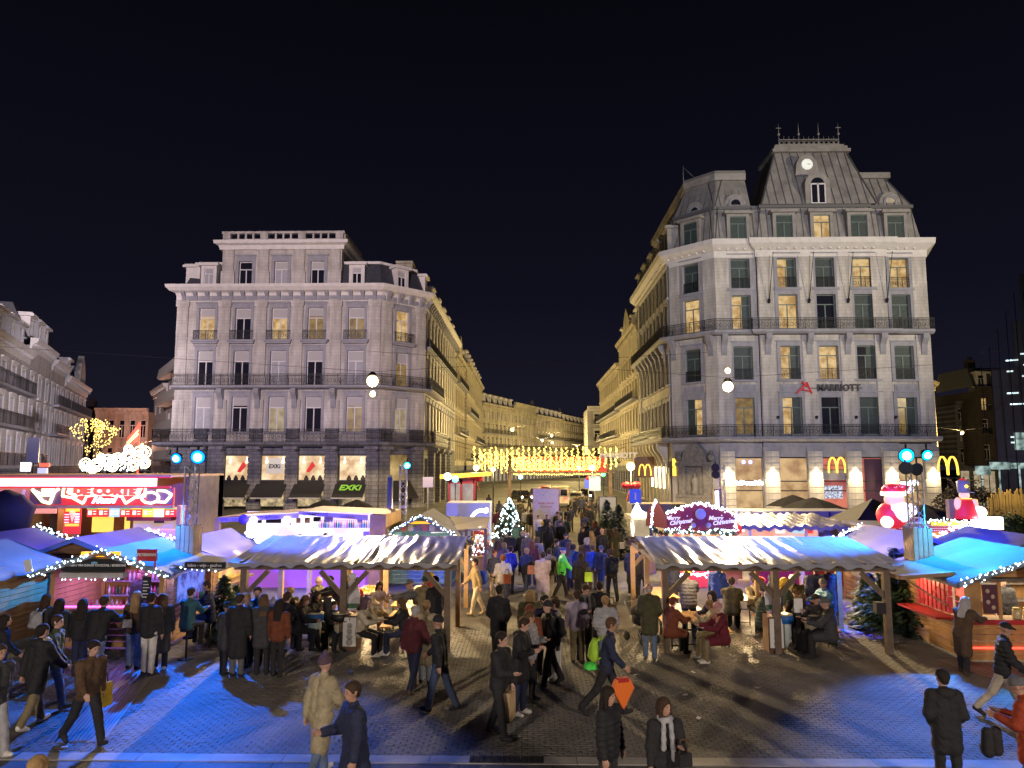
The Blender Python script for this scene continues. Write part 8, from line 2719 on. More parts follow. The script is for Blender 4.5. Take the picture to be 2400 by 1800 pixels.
   m = surf('hat', q, c, .02, [(H + hu * .03, tuple(-hu))])
  else:
   q = [(H + hu * .04 - f * .03, H + hu * .0 - f * .04, .125, .125), (J['neck'] + vv(0, .03, .02), H - f * .03, .1, .12)]
   m = surf('hood', q, c, .03, [(H + f * .055, tuple(f))])
 elif kind == 'scarf':
  q = []
  N = J['neck'] + u * .035
  for j in range(8):
   a, b = 2 * math.pi * j / 8, 2 * math.pi * (j + 1) / 8
   e1 = lambda t: N + vv(.085 * math.sin(t), .085 * math.cos(t) - .01, .012 * math.sin(3 * t))
   q.append((e1(a), e1(b), .036, .036))
  fr = N + vv(.055, -.105, -.02)
  q += [(fr, P + u * .06 + vv(.075, -.175, 0), .034, .04), (N + vv(-.05, -.105, -.02), P + u * .2 + vv(-.075, -.17, 0), .034, .038)]
  m = surf('scarf', q, g, .02, fn=lambda x, y, z: .004 * np.sin(x * 90 + z * 50))
 elif kind == 'face':
  mb = MB()
  for s in (-1, 1):
   e_ = H + f * .083 + hu * .022 + r_ * s * .034
   mb.ball(tuple(e_), .0085, 8, 6, 0)
   b0, b1 = H + f * .086 + hu * .045 + r_ * s * .018, H + f * .078 + hu * .044 + r_ * s * .052
   mb.tube(b0, b1, .0032, .003, 5, 1)
  mb.tube(H + f * .094 - hu * .047 - r_ * .02, H + f * .094 - hu * .047 + r_ * .02, .0042, .0042, 5, 2)
  m = mb.mesh('facial_features', [M('eye', (.03, .02, .018), .2), M('brow', (.05, .03, .02), .8), M('lips', (.30, .09, .08), .5)])
 PM[k] = m
 return m
C = dict(bk=(.02, .02, .024), ch=(.045, .045, .05), nv=(.02, .026, .065), gy=(.11, .11, .12), lg=(.34, .34, .37), wh=(.62, .60, .57), cr=(.50, .44, .34), be=(.34, .29, .19), kh=(.20, .16, .09),
   ol=(.065, .062, .03), gr=(.045, .065, .035), br=(.085, .05, .028), rb=(.16, .045, .02), mr=(.09, .018, .026), rd=(.45, .03, .03), wi=(.12, .012, .025), pk=(.5, .24, .26), or_=(.32, .05, .02),
   bl=(.02, .05, .22), rb_=(.01, .025, .32), cy=(.03, .15, .32), de=(.045, .065, .13), je=(.12, .17, .27), lj=(.24, .29, .36), ng=(.09, .75, .10), yg=(.35, .6, .05), ye=(.55, .36, .03), te=(.03, .10, .11), pl=(.10, .06, .09),
   hb=(.018, .012, .01), hd=(.045, .025, .014), hm=(.10, .055, .028), hl=(.30, .19, .085), hg=(.38, .37, .38), hr=(.14, .04, .018), ls=(.42, .36, .5))
def cloth(k, rough=.85):
 n = 'cloth_' + k
 if n in MATS:
  return MATS[n]
 return M(n, C[k], rough if k not in ('rb_', 'cy', 'ng') else .5, var=(7, .25), bump=(13, .55))
SKINS = [M('skin_%d' % i, c, .55, var=(9, .08)) for i, c in enumerate([(.46, .27, .20), (.42, .24, .17), (.50, .31, .24), (.22, .12, .08)])]
npeople = 0
prn = random.Random(4)
def slot(o, mat):
 o.material_slots[0].link = 'OBJECT'
 o.material_slots[0].material = mat
 return o
def person(label, px, py, face, pose, top, tc, lc, hair, hc, h=1.72, sc='bk', fine=False, scarf=None, skin=None, group='people at the market', feet=False, seat=0, pos=None):
 global npeople
 npeople += 1
 sitting = pose.startswith('sit')
 J = skeleton(pose)
 s = h / 1.74
 ztop = (J['head'][2] + .12) * s + seat
 p = pos or (G(px, py) if feet else G(px, py, ztop))
 off = J['head'] * s
 a = R(face)
 if not feet and not pos:   # the head was sighted: step back to the foot of the figure
  q = rotz(off, a)
  p = p - Vector((q[0], q[1], 0))
 b = link('person', pmesh('body', pose, fine), None, (p.x, p.y, seat), a)
 b.scale = (s * prn.uniform(.95, 1.08), s * prn.uniform(.95, 1.08), s)
 slot(b, SKINS[(npeople * 7 + len(label)) % 3 if skin is None else skin])
 tag(b, label, 'person', group)
 for kd, col in ((top, tc), ('trousers', lc)):
  nm = {'puffer': 'puffer_jacket', 'parka': 'parka'}.get(kd, kd)
  slot(link(nm, pmesh(kd, pose, fine), b), cloth(col))
 pmesh('shoe', pose, fine)
 for n in 'LR':
  slot(link('shoe', PM[('shoe' + n, pose, fine)], b), cloth(sc))
 hk = {'beanie': 'beanie', 'pom': 'bobble_hat', 'cap': 'cap', 'hood': 'hood'}.get(hair, 'hair')
 slot(link(hk, pmesh(hair, pose, fine), b), cloth(hc))
 if scarf:
  slot(link('scarf', pmesh('scarf', pose, fine), b), cloth(scarf))
 if fine or (abs(face) <= 100 and 0 < p.y < 34):
  link('facial_features', pmesh('face', pose, fine), b)
 return b
def anchor(b, x, y, z):
 s, a = b.scale[0], b.rotation_euler.z
 q = rotz(vv(x, y, z) * s, a)
 return Vector((b.location.x + q[0], b.location.y + q[1], b.location.z + q[2]))
BP = None
def backpack(b, col, label, name='backpack'):
 global BP
 if BP is None:
  BP = surf('backpack', [(vv(-.09, 0, .07), vv(-.08, 0, .33), .085, .08), (vv(.09, 0, .07), vv(.08, 0, .33), .085, .08), (vv(-.06, .07, .1), vv(.06, .07, .1), .07, .07), (vv(0, .06, .2), vv(0, .05, .3), .07, .05)], .022, .04)
  BP.materials[0] = None
 J = skeleton('stand')
 z = b.get('_z', .98)
 o = link('backpack', BP, None, anchor(b, 0, .22, z), b.rotation_euler.z)
 slot(o, cloth(col))
 tag(o, label, 'backpack', 'bags people carry')
 st = MB()
 for s in (-1, 1):
  st.path([(s * .1, -.03, .36), (s * .12, -.12, .44), (s * .12, -.2, .42)], .018, 5).path([(s * .12, -.04, .04), (s * .17, -.14, .1)], .014, 5)
 st.build('strap', cloth(col), o)
 return o
def handbag(b, col, label, x=.3, y=.0, z=.72, w_=.26, h_=.3, cat='bag', name='shoulder_bag'):
 m = MB().prism([(-w_ / 2, 0), (w_ / 2, 0), (w_ * .46, h_), (-w_ * .46, h_)], -.06, .06)
 o = m.build(name, cloth(col) if isinstance(col, str) else col, None, anchor(b, x, y, z), b.rotation_euler.z + .3)
 tag(o, label, cat, 'bags people carry')
 MB().path([(-w_ * .3, 0, h_), (-w_ * .22, 0, h_ + .16), (w_ * .22, 0, h_ + .16), (w_ * .3, 0, h_)], .012, 5).build('handle', cloth('br' if name != 'paper_bag' else 'kh'), o)
 return o
# ------------------------------------------------------------------ the nearest walkers, with finer surfaces
F_ = dict(fine=True, group='walkers in the foreground')
P = person
b = P('person in black quilted coat with very long dark hair in the foreground', 1427, 1611, 55, 'stand', 'puffer', 'bk', 'ch', 'long', 'hb', 1.68, **F_)
b = P('person with fringe and long pale scarf over a black jacket, facing the camera', 1557, 1637, 8, 'chat', 'jacket', 'bk', 'je', 'long', 'hd', 1.62, scarf='lg', **F_)
handbag(b, 'bk', 'black bag held by the person with the pale scarf', .18, -.25, .95, .2, .16)
b = P('person in long beige coat and bobble hat walking away in the foreground', 763, 1538, 150, 'walk', 'coat', 'be', 'je', 'pom', 'pl', 1.78, 'wh', **F_)
b = P('person in long navy coat with sunglasses on the head, cut by the lower edge', 826, 1600, -60, 'carry', 'coat', 'nv', 'lg', 'short', 'hd', 1.8, 'wh', **F_)
tag(MB().box(-.075, .075, -.015, .015, -.018, .018).build('sunglasses', cloth('bk'), None, anchor(b, *(skeleton('carry')['head'] + skeleton('carry')['hu'] * .135)), b.rotation_euler.z), 'sunglasses pushed up on the head of the person in the navy coat', 'glasses')
b = P('person in brown jacket striding to the right across the ribbed strips', 221, 1503, 62, 'stride', 'jacket', 'br', 'bk', 'short', 'hb', 1.76, 'bk', **F_)
handbag(b, 'ye', 'bright yellow shopping bag carried by the striding person', .28, .02, .52, .34, .4, 'shopping bag', 'shopping_bag')
b = P('person in black jacket turning right with a large paper bag', 1177, 1483, 60, 'carry', 'jacket', 'bk', 'bk', 'short', 'hb', 1.78, **F_)
handbag(b, M('kraft_paper', (.42, .31, .18), .75, var=(3, .12)), 'large brown paper bag carried low in the middle foreground', .24, -.06, .25, .44, .5, 'paper bag', 'paper_bag')
b = P('person in navy jacket and dark trousers striding right with a neon backpack', 1434, 1449, 78, 'stride', 'jacket', 'nv', 'bk', 'short', 'hm', 1.84, **F_)
o = backpack(b, 'yg', 'neon yellow-green backpack with a bicycle helmet tied below')
HEL = surf('bicycle_helmet', [(vv(-.06, 0, 0), vv(.06, 0, 0), .1, .1), (vv(0, -.05, 0), vv(0, .05, 0), .1, .095)], .0125, .03, [((0, 0, -.02), (0, 0, -1))], lambda x, y, z: .02 * (np.sin(x * 85) > .6) * (np.abs(y) < .1))
h_ = slot(link('bicycle_helmet', HEL, None, anchor(b, .02, .3, .84), 1.2), cloth('ng'))
tag(h_, 'bright green bicycle helmet hanging under the neon backpack', 'helmet')
k_ = tag(MB().prism([(0, -.34), (.2, .0), (.13, .14), (-.13, .14), (-.2, 0)], -.05, .05).box(-.1, .1, -.055, .055, .1, .17, 1).build('gift_bag', [M('orange_paper', (.8, .17, .02), .6), cloth('rd')], None, G(1459, 1612, 1.0), .3), 'pointed orange and red bag carried by the person with the neon backpack', 'bag')
b = P('person in black hooded parka standing with the back to us at the lower right', 2207, 1570, 172, 'pocket', 'parka', 'bk', 'bk', 'short', 'hb', 1.7, **F_)
b = P('person in rust-red coat and grey beanie at the right edge holding up a backpack', 2384, 1589, -130, 'phone', 'parka', 'or_', 'bk', 'beanie', 'gy', 1.7, **F_)
o = slot(link('backpack', BP, None, anchor(b, .2, -.42, .62), .4), cloth('bk'))
tag(o, 'black backpack swung in front of the person in the rust-red coat', 'backpack', 'bags people carry')
P('person in black jacket, cap and pale trousers walking right past the snack chalet', 2357, 1460, 60, 'stride', 'puffer', 'bk', 'cr', 'cap', 'bk', 1.78, **F_)
P('blond head just rising over the lower left edge of the picture', 92, 1773, 180, 'stand', 'parka', 'br', 'bk', 'short', 'hl', 1.72, **F_)
P('person in dark parka with a pale fur hood and khaki trousers on the left', 102, 1464, 160, 'walk', 'parka', 'bk', 'kh', 'short', 'hb', 1.78, 'wh', scarf='be', **F_)
P('person in dark green jacket and jeans walking behind the fur-hooded parka', 137, 1443, 100, 'walk', 'jacket', 'gr', 'je', 'short', 'hd', 1.8, 'br', **F_)
P('person with long dark hair and black jacket at the left edge', 14, 1442, 120, 'walk', 'jacket', 'bk', 'bk', 'long', 'hb', 1.68, **F_)
P('person in dark jacket, grey jeans and white trainers cut by the left edge', 2, 1512, 70, 'walk', 'jacket', 'ch', 'lg', 'short', 'hd', 1.78, 'wh', **F_)
# ---- at the bar chalet
L_ = dict(group='guests at the bar chalet')
b = P('person with dark hair and a pale backpack at the left end of the bar', 111, 1393, 160, 'stand', 'jacket', 'ch', 'bk', 'long', 'hd', 1.66, **L_)
backpack(b, 'lg', 'pale grey backpack at the left end of the bar')
P('person with long black hair in dark top second from the left at the bar', 142, 1404, 170, 'stand', 'jacket', 'bk', 'bk', 'long', 'hb', 1.64, **L_)
P('slim person in black with long straight hair in the middle of the bar', 196, 1404, 185, 'stand', 'jacket', 'bk', 'nv', 'long', 'hb', 1.66, **L_)
P('person in black jacket and light jeans leaning on the bar counter', 246, 1398, 180, 'lean', 'jacket', 'bk', 'lj', 'short', 'hd', 1.78, 'wh', **L_)
b = P('blond person in brown jacket and light jeans at the bar', 322, 1387, 185, 'stand', 'jacket', 'br', 'lj', 'long', 'hl', 1.72, **L_)
handbag(b, 'cr', 'cream crossbody bag on the back of the blond person at the bar', .08, .2, .95, .2, .18)
P('person in black jacket and striking white trousers at the bar', 357, 1390, 172, 'stand', 'jacket', 'bk', 'wh', 'short', 'hb', 1.78, **L_)
b = P('fair-haired person in dark clothes right of the white trousers', 383, 1392, 200, 'stand', 'coat', 'ch', 'bk', 'long', 'hm', 1.68, 'wh', **L_)
handbag(b, 'rd', 'small red bag held at the bar right of the white trousers', .1, -.2, .9, .2, .14)
P('person in dark teal jacket on a stool at the side hatch', 449, 1378, 165, 'sit', 'jacket', 'te', 'bk', 'short', 'hd', 1.76, seat=.28, **L_)
P('person in dark blue jacket and jeans perched on a stool facing left', 484, 1363, -70, 'sit', 'puffer', 'nv', 'je', 'short', 'hd', 1.78, seat=.28, **L_)
STM = MB().lathe([(.16, .68), (.17, .72), (.16, .74)], 12).tube((0, 0, .02), (0, 0, .68), .03, .03, 6).lathe([(.2, 0), (.2, .02)], 12)
for nm in [o for o in bpy.data.objects if o.get('label', '').find('stool') > 0 and o.get('category') == 'person']:
 tag(STM.build('bar_stool', IRON, None, (nm.location.x, nm.location.y + .04, 0)), 'dark bar stool under the person in ' + ('teal' if 'teal' in nm['label'] else 'blue') + ' at the side hatch', 'stool')
P('bartender behind the violet-lit counter of the bar chalet', 0, 0, 0, 'stand', 'jacket', 'bk', 'bk', 'short', 'hm', 1.74, pos=Vector((c1.location.x + .1, 20.9, 0)), **L_)
# ---- left pavilion
A_ = dict(group='diners in and around the left pavilion')
P('person in dark coat and beanie low beside the fir at the left pavilion', 533, 1413, 150, 'pocket', 'parka', 'ch', 'bk', 'beanie', 'bk', 1.55, **A_)
P('person in long black coat with the back to us, left of the left pavilion', 563, 1392, 178, 'stand', 'coat', 'bk', 'gy', 'short', 'hd', 1.78, **A_)
P('person in pale pink jacket among the diners at the left end', 580, 1391, 100, 'stand', 'puffer', 'pk', 'bk', 'bun', 'hl', 1.66, **A_)
P('smiling person in bright blue top facing the camera at the left end table', 604, 1377, 20, 'stand', 'jacket', 'cy', 'bk', 'short', 'hd', 1.78, **A_)
P('person with big grey scarf over dark coat, back to us before the pavilion', 619, 1393, 200, 'stand', 'parka', 'ch', 'bk', 'long', 'hm', 1.74, scarf='gy', **A_)
P('person in white knit hat between the scarf and the plaid jacket', 639, 1406, 160, 'sit', 'puffer', 'lg', 'bk', 'pom', 'wh', 1.7, **A_)
P('person in brown plaid jacket with dark hair at the front of the left pavilion', 656, 1405, 175, 'stand', 'jacket', 'rb', 'bk', 'long', 'hb', 1.66, **A_)
P('person in black jacket with short hair beside the plaid jacket', 675, 1389, 150, 'sit', 'jacket', 'bk', 'bk', 'short', 'hd', 1.86, **A_)
P('person with curly fair hair at the back of the crowded left table', 681, 1377, 20, 'sit2', 'jacket', 'ol', 'bk', 'short', 'hl', 1.74, **A_)
P('person with long brown hair in black leaning right over the table', 716, 1397, 85, 'sit2', 'jacket', 'bk', 'bk', 'long', 'hm', 1.74, **A_)
P('person with black hair in black sitting at the middle of the left pavilion', 744, 1386, 60, 'sit', 'jacket', 'bk', 'bk', 'long', 'hb', 1.74, **A_)
P('person in olive jacket with thin hair lit orange at the back middle table', 748, 1351, 75, 'sit', 'puffer', 'ol', 'bk', 'bald', 'hl', 1.8, **A_)
P('person in black bending over the back middle table', 775, 1352, -50, 'bend', 'jacket', 'bk', 'bk', 'beanie', 'bk', 1.74, **A_)
P('person in bright red jacket at the back middle table', 835, 1354, -60, 'sit', 'jacket', 'rd', 'bk', 'short', 'hd', 1.8, **A_)
P('dark haired child-sized diner half hidden behind the bins', 782, 1410, 40, 'sit', 'jacket', 'bk', 'bk', 'short', 'hb', 1.5, **A_)
P('person with long curly dark hair in beige sweater lit by the lamp', 890, 1363, 35, 'sit2', 'jacket', 'cr', 'kh', 'long', 'hd', 1.74, **A_)
P('person in cream sweater with dark head cover seated at the front right table', 859, 1402, 70, 'sit', 'jacket', 'cr', 'bk', 'hood', 'pl', 1.72, 'wh', **A_)
P('person in black with long hair and striped trainers seated right of the front right table', 940, 1402, -75, 'sit', 'jacket', 'bk', 'nv', 'long', 'hm', 1.72, 'wh', **A_)
P('person in grey jacket bending over the lit back table', 962, 1360, -75, 'bend', 'jacket', 'gy', 'bk', 'cap', 'gy', 1.76, **A_)
P('person in two-tone olive coat and teal beanie with the back to us', 997, 1351, 175, 'pocket', 'parka', 'kh', 'ol', 'beanie', 'te', 1.76, **A_)
P('person in black standing behind the teal beanie', 1020, 1351, -140, 'stand', 'jacket', 'bk', 'bk', 'short', 'hb', 1.76, 'wh', **A_)
P('person in yellow hat at the far right back of the left pavilion', 1010, 1343, 30, 'stand', 'jacket', 'or_', 'bk', 'beanie', 'ye', 1.66, **A_)
P('white-haired person in maroon sweater and navy trousers before the left pavilion', 975, 1420, 155, 'walk', 'jacket', 'mr', 'nv', 'short', 'hg', 1.74, 'br', **A_)
P('person in long pale green-grey coat and pale jeans behind the maroon sweater', 1000, 1408, 170, 'stand', 'coat', 'be', 'lj', 'short', 'hl', 1.72, **A_)
P('person in black jacket, black beanie and dark jeans at the pavilion corner', 1026, 1444, -105, 'walk', 'jacket', 'bk', 'de', 'beanie', 'bk', 1.78, **A_)
b = P('person in khaki jacket and cream trousers walking left past the pavilion posts', 1113, 1310, -70, 'walk', 'jacket', 'kh', 'cr', 'short', 'hb', 1.74, 'be', **A_)
backpack(b, 'bl', 'slate blue backpack of the person walking left past the pavilion posts')
for k, (px, py, tc, lc, fa, lab) in enumerate([(672, 1357, 'bk', 'bk', 160, 'person in wide black trousers behind the left pavilion before the bar stand'), (700, 1350, 'ch', 'bk', 200, 'dark person stepping away behind the left pavilion'), (733, 1374, 'nv', 'de', 175, 'person in dark jeans standing behind the left pavilion'),
            (760, 1348, 'bk', 'nv', 150, 'dark person farther back behind the left pavilion'), (590, 1365, 'nv', 'bk', 170, 'person in navy at the amber lit side of the blue roofed chalet')]):
 P(lab, px, py, fa, ('stand', 'walk', 'pocket')[k % 3], 'jacket', tc, lc, 'short', 'hd', 1.74, feet=True, group='guests before the bar stand')
for k, (px, lab) in enumerate([(592, 'person behind the violet counter of the bar stand, left'), (735, 'person in purple light behind the counter of the bar stand, right')]):
 P(lab, 0, 0, 0, 'stand', 'jacket', ('pl', 'nv')[k], 'bk', 'beanie' if k == 0 else 'short', 'pl', 1.74, pos=Vector((xat(px, YB + 1.2, 1260), YB + 1.2, 0)), group='guests before the bar stand')
for px, lab in ((196, 'dark head before the fries stand, left of two'), (218, 'dark head before the fries stand, right of two'), (272, 'head low before the fries stand above the blue roof')):
 P(lab, 0, 0, 180, 'stand', 'jacket', 'ch', 'bk', 'short', 'hd', 1.7, pos=Vector((xat(px, 28, 1240), 28, 0)), group='customers of the fries stand')
P('person in grey striped hooded top before the glass case of the fries stand', 0, 0, 190, 'stand', 'parka', 'lg', 'bk', 'hood', 'lg', 1.86, pos=Vector((xat(368, 27.6, 1240), 27.6, 0)), group='customers of the fries stand')
# ---- right pavilion
B_ = dict(group='diners in and around the right pavilion')
P('bald person in long olive coat and jeans at the left end of the right pavilion', 1520, 1368, 172, 'pocket', 'parka', 'ol', 'je', 'bald', 'hg', 1.78, 'gy', **B_)
P('person in grey quilted jacket and yellow beanie, back to us', 1610, 1337, 175, 'lean', 'puffer', 'gy', 'nv', 'beanie', 'ye', 1.8, **B_)
P('person in rust coat seated at the empty front table', 1578, 1400, 120, 'sit', 'coat', 'rb', 'bk', 'short', 'hr', 1.74, **B_)
P('fair person in pale sweater facing left at the empty front table', 1662, 1407, -95, 'sit2', 'jacket', 'be', 'kh', 'short', 'hl', 1.74, 'wh', **B_)
P('person in wine red coat and pink knit hat seated at the empty front table', 1682, 1414, -80, 'sit', 'parka', 'wi', 'kh', 'beanie', 'pk', 1.74, 'wh', **B_)
P('person in black hood behind the couple at the empty front table', 1667, 1388, -60, 'sit', 'jacket', 'bk', 'bk', 'hood', 'bk', 1.74, **B_)
P('person in blue and olive jacket with cream trousers standing behind the tables', 1683, 1318, 150, 'stand', 'jacket', 'bl', 'cr', 'short', 'hd', 1.84, **B_)
P('person in olive parka sitting with the back to us left of the posts', 1714, 1354, 160, 'sit', 'parka', 'ol', 'bk', 'short', 'hd', 1.84, **B_)
P('person in beige scarf facing us beside the poster', 1769, 1353, 10, 'sit', 'jacket', 'be', 'bk', 'bun', 'hd', 1.76, scarf='cr', **B_)
P('person in red beanie beside the beige scarf', 1784, 1354, -15, 'sit', 'jacket', 'ol', 'bk', 'beanie', 'rd', 1.76, **B_)
P('person in green quilted parka and cap left of the white figure board', 1790, 1378, 75, 'sit', 'puffer', 'gr', 'ol', 'cap', 'ch', 1.8, **B_)
P('person in dark green coat with yellow hood lining at the middle of the right pavilion', 1838, 1357, 110, 'sit', 'puffer', 'gr', 'bk', 'hood', 'ye', 1.8, **B_)
P('person with pale hat behind the yellow hood', 1858, 1349, 20, 'sit', 'parka', 'ol', 'bk', 'beanie', 'cr', 1.76, **B_)
P('person with glasses and dark hair leaning over the crowded front table', 1866, 1384, -20, 'sit2', 'jacket', 'bk', 'bk', 'short', 'hm', 1.74, **B_)
P('person in brown felt hat with a hand at the mouth at the crowded front table', 1881, 1394, -40, 'sit2', 'jacket', 'ch', 'bk', 'cap', 'br', 1.74, **B_)
P('person in black hat and dark leather jacket at the crowded front table', 1911, 1394, -60, 'sit', 'jacket', 'bk', 'bk', 'cap', 'bk', 1.78, **B_)
P('person in dark coat and grey beanie nearest at the right of the crowded table', 1934, 1403, -110, 'sit', 'parka', 'ch', 'bk', 'beanie', 'gy', 1.82, **B_)
P('dark-haired person facing us at the back right table', 1893, 1349, 5, 'sit', 'jacket', 'ch', 'bk', 'long', 'hb', 1.74, **B_)
P('person in bright blue quilted jacket and grey beanie at the back right table', 1928, 1359, -75, 'sit', 'puffer', 'cy', 'bk', 'beanie', 'gy', 1.84, **B_)
P('dark person standing behind the back right table, left of two', 1911, 1325, 170, 'stand', 'jacket', 'nv', 'bk', 'short', 'hb', 1.78, **B_)
P('dark person standing behind the back right table, right of two', 1938, 1322, 195, 'stand', 'coat', 'bk', 'bk', 'short', 'hd', 1.8, **B_)
P('person in long dark coat left of the right pavilion, back of the posts', 1482, 1279, 165, 'stand', 'coat', 'ch', 'bk', 'short', 'hd', 1.76, 'wh', **B_)
P('person in dark jacket just behind the left end post of the right pavilion', 1502, 1290, 180, 'walk', 'jacket', 'bk', 'bk', 'short', 'hb', 1.74, 'wh', **B_)
P('dark person between the Christmas gable stall and the right pavilion', 1574, 1300, 190, 'stand', 'jacket', 'nv', 'bk', 'long', 'hb', 1.72, **B_)
b = P('person with pale hair in brown fur-edged coat at the snack chalet counter', 2262, 1400, 120, 'lean', 'coat', 'br', 'bk', 'long', 'hg', 1.68, 'br', group='people at the snack chalet')
P('seller in dark polo behind the jars of the snack chalet', 0, 0, -10, 'stand', 'jacket', 'ch', 'bk', 'short', 'hm', 1.78, pos=Vector((c6.location.x - .1, 20.0, 0)), group='people at the snack chalet')
# pram at the corner of the right pavilion
p = G(1505, 1505)
t = thing('pram', 'black pram parked at the left end of the right pavilion', 'pram', (p.x, p.y, 0), .5)
MB().lathe([(.05, .42), (.24, .5), (.28, .66), (.25, .72)], 12).build('basket', cloth('bk'), t)
MB().ball((0, .1, .78), .26, 12, 8, 0, (.9, 1, .8)).build('hood', cloth('ch'), t)
m = MB()
for s in (-1, 1):
 m.tube((s * .22, -.3, .12), (s * .2, .25, .7), .014, .014, 6).tube((s * .22, .35, .15), (s * .2, -.1, .6), .014, .014, 6).tube((s * .2, .25, .7), (s * .2, .5, 1.0), .014, .014, 6)
m.tube((-.2, .5, 1), (.2, .5, 1), .016, .016, 6)
m.build('frame', METAL, t)
wl = MB().lathe([(.02, -.02), (.12, -.02), (.13, 0), (.12, .02), (.02, .02)], 12).mesh('wheel', [TYRE])
for x, y in ((-.24, -.32), (.24, -.32), (-.24, .37), (.24, .37)):
 link('wheel', wl, t, (x, y, .13)).rotation_euler = (0, R(90), 0)
# ---- middle group
M_ = dict(group='group standing in the middle of the square')
P('person in black coat seen from behind left of the middle group', 1170, 1372, 165, 'pocket', 'parka', 'bk', 'bk', 'short', 'hb', 1.8, **M_)
P('person with very long blond hair in olive coat, back of the middle group', 1242, 1384, 175, 'stand', 'parka', 'ol', 'kh', 'long', 'hl', 1.7, **M_)
P('person with dark curls facing us at the back of the middle group', 1278, 1396, 15, 'chat', 'jacket', 'nv', 'nv', 'short', 'hb', 1.72, **M_)
P('person with auburn hair in the thick of the middle group', 1243, 1417, 160, 'stand', 'jacket', 'rb', 'bk', 'long', 'hr', 1.66, **M_)
P('grey-haired person in pale grey jacket in profile in the middle group', 1242, 1433, 75, 'chat', 'puffer', 'lg', 'bk', 'short', 'hm', 1.74, **M_)
P('brown-haired person in black hooded jacket with white trainers, front of the group', 1230, 1449, 70, 'phone', 'parka', 'bk', 'nv', 'short', 'hd', 1.78, 'wh', **M_)
b = P('person in black beanie and black jacket at the right of the middle group', 1283, 1410, -70, 'walk', 'jacket', 'bk', 'bk', 'beanie', 'bk', 1.76, **M_)
backpack(b, 'bk', 'black backpack at the right of the middle group')
P('person in navy jacket and white trousers hidden behind the black beanie', 1300, 1404, -100, 'stand', 'jacket', 'nv', 'wh', 'short', 'hd', 1.72, 'wh', **M_)
P('person in black coat and grey scarf looking down at a phone', 1373, 1371, 30, 'phone', 'coat', 'bk', 'de', 'short', 'hd', 1.8, scarf='gy', **M_)
b = P('dark person behind the phone user with a brown round bag', 1405, 1364, 175, 'stand', 'coat', 'bk', 'bk', 'short', 'hb', 1.74, **M_)
handbag(b, 'hm', 'round brown bag beside the phone user', -.3, .1, 1.05, .26, .26)
P('person in pale grey jacket half hidden behind the phone user', 1418, 1398, 190, 'pocket', 'puffer', 'lg', 'je', 'short', 'hl', 1.66, **M_)
P('person in lilac top peeping out left of the phone user', 1352, 1385, 180, 'stand', 'jacket', 'ls', 'kh', 'short', 'hd', 1.66, **M_)
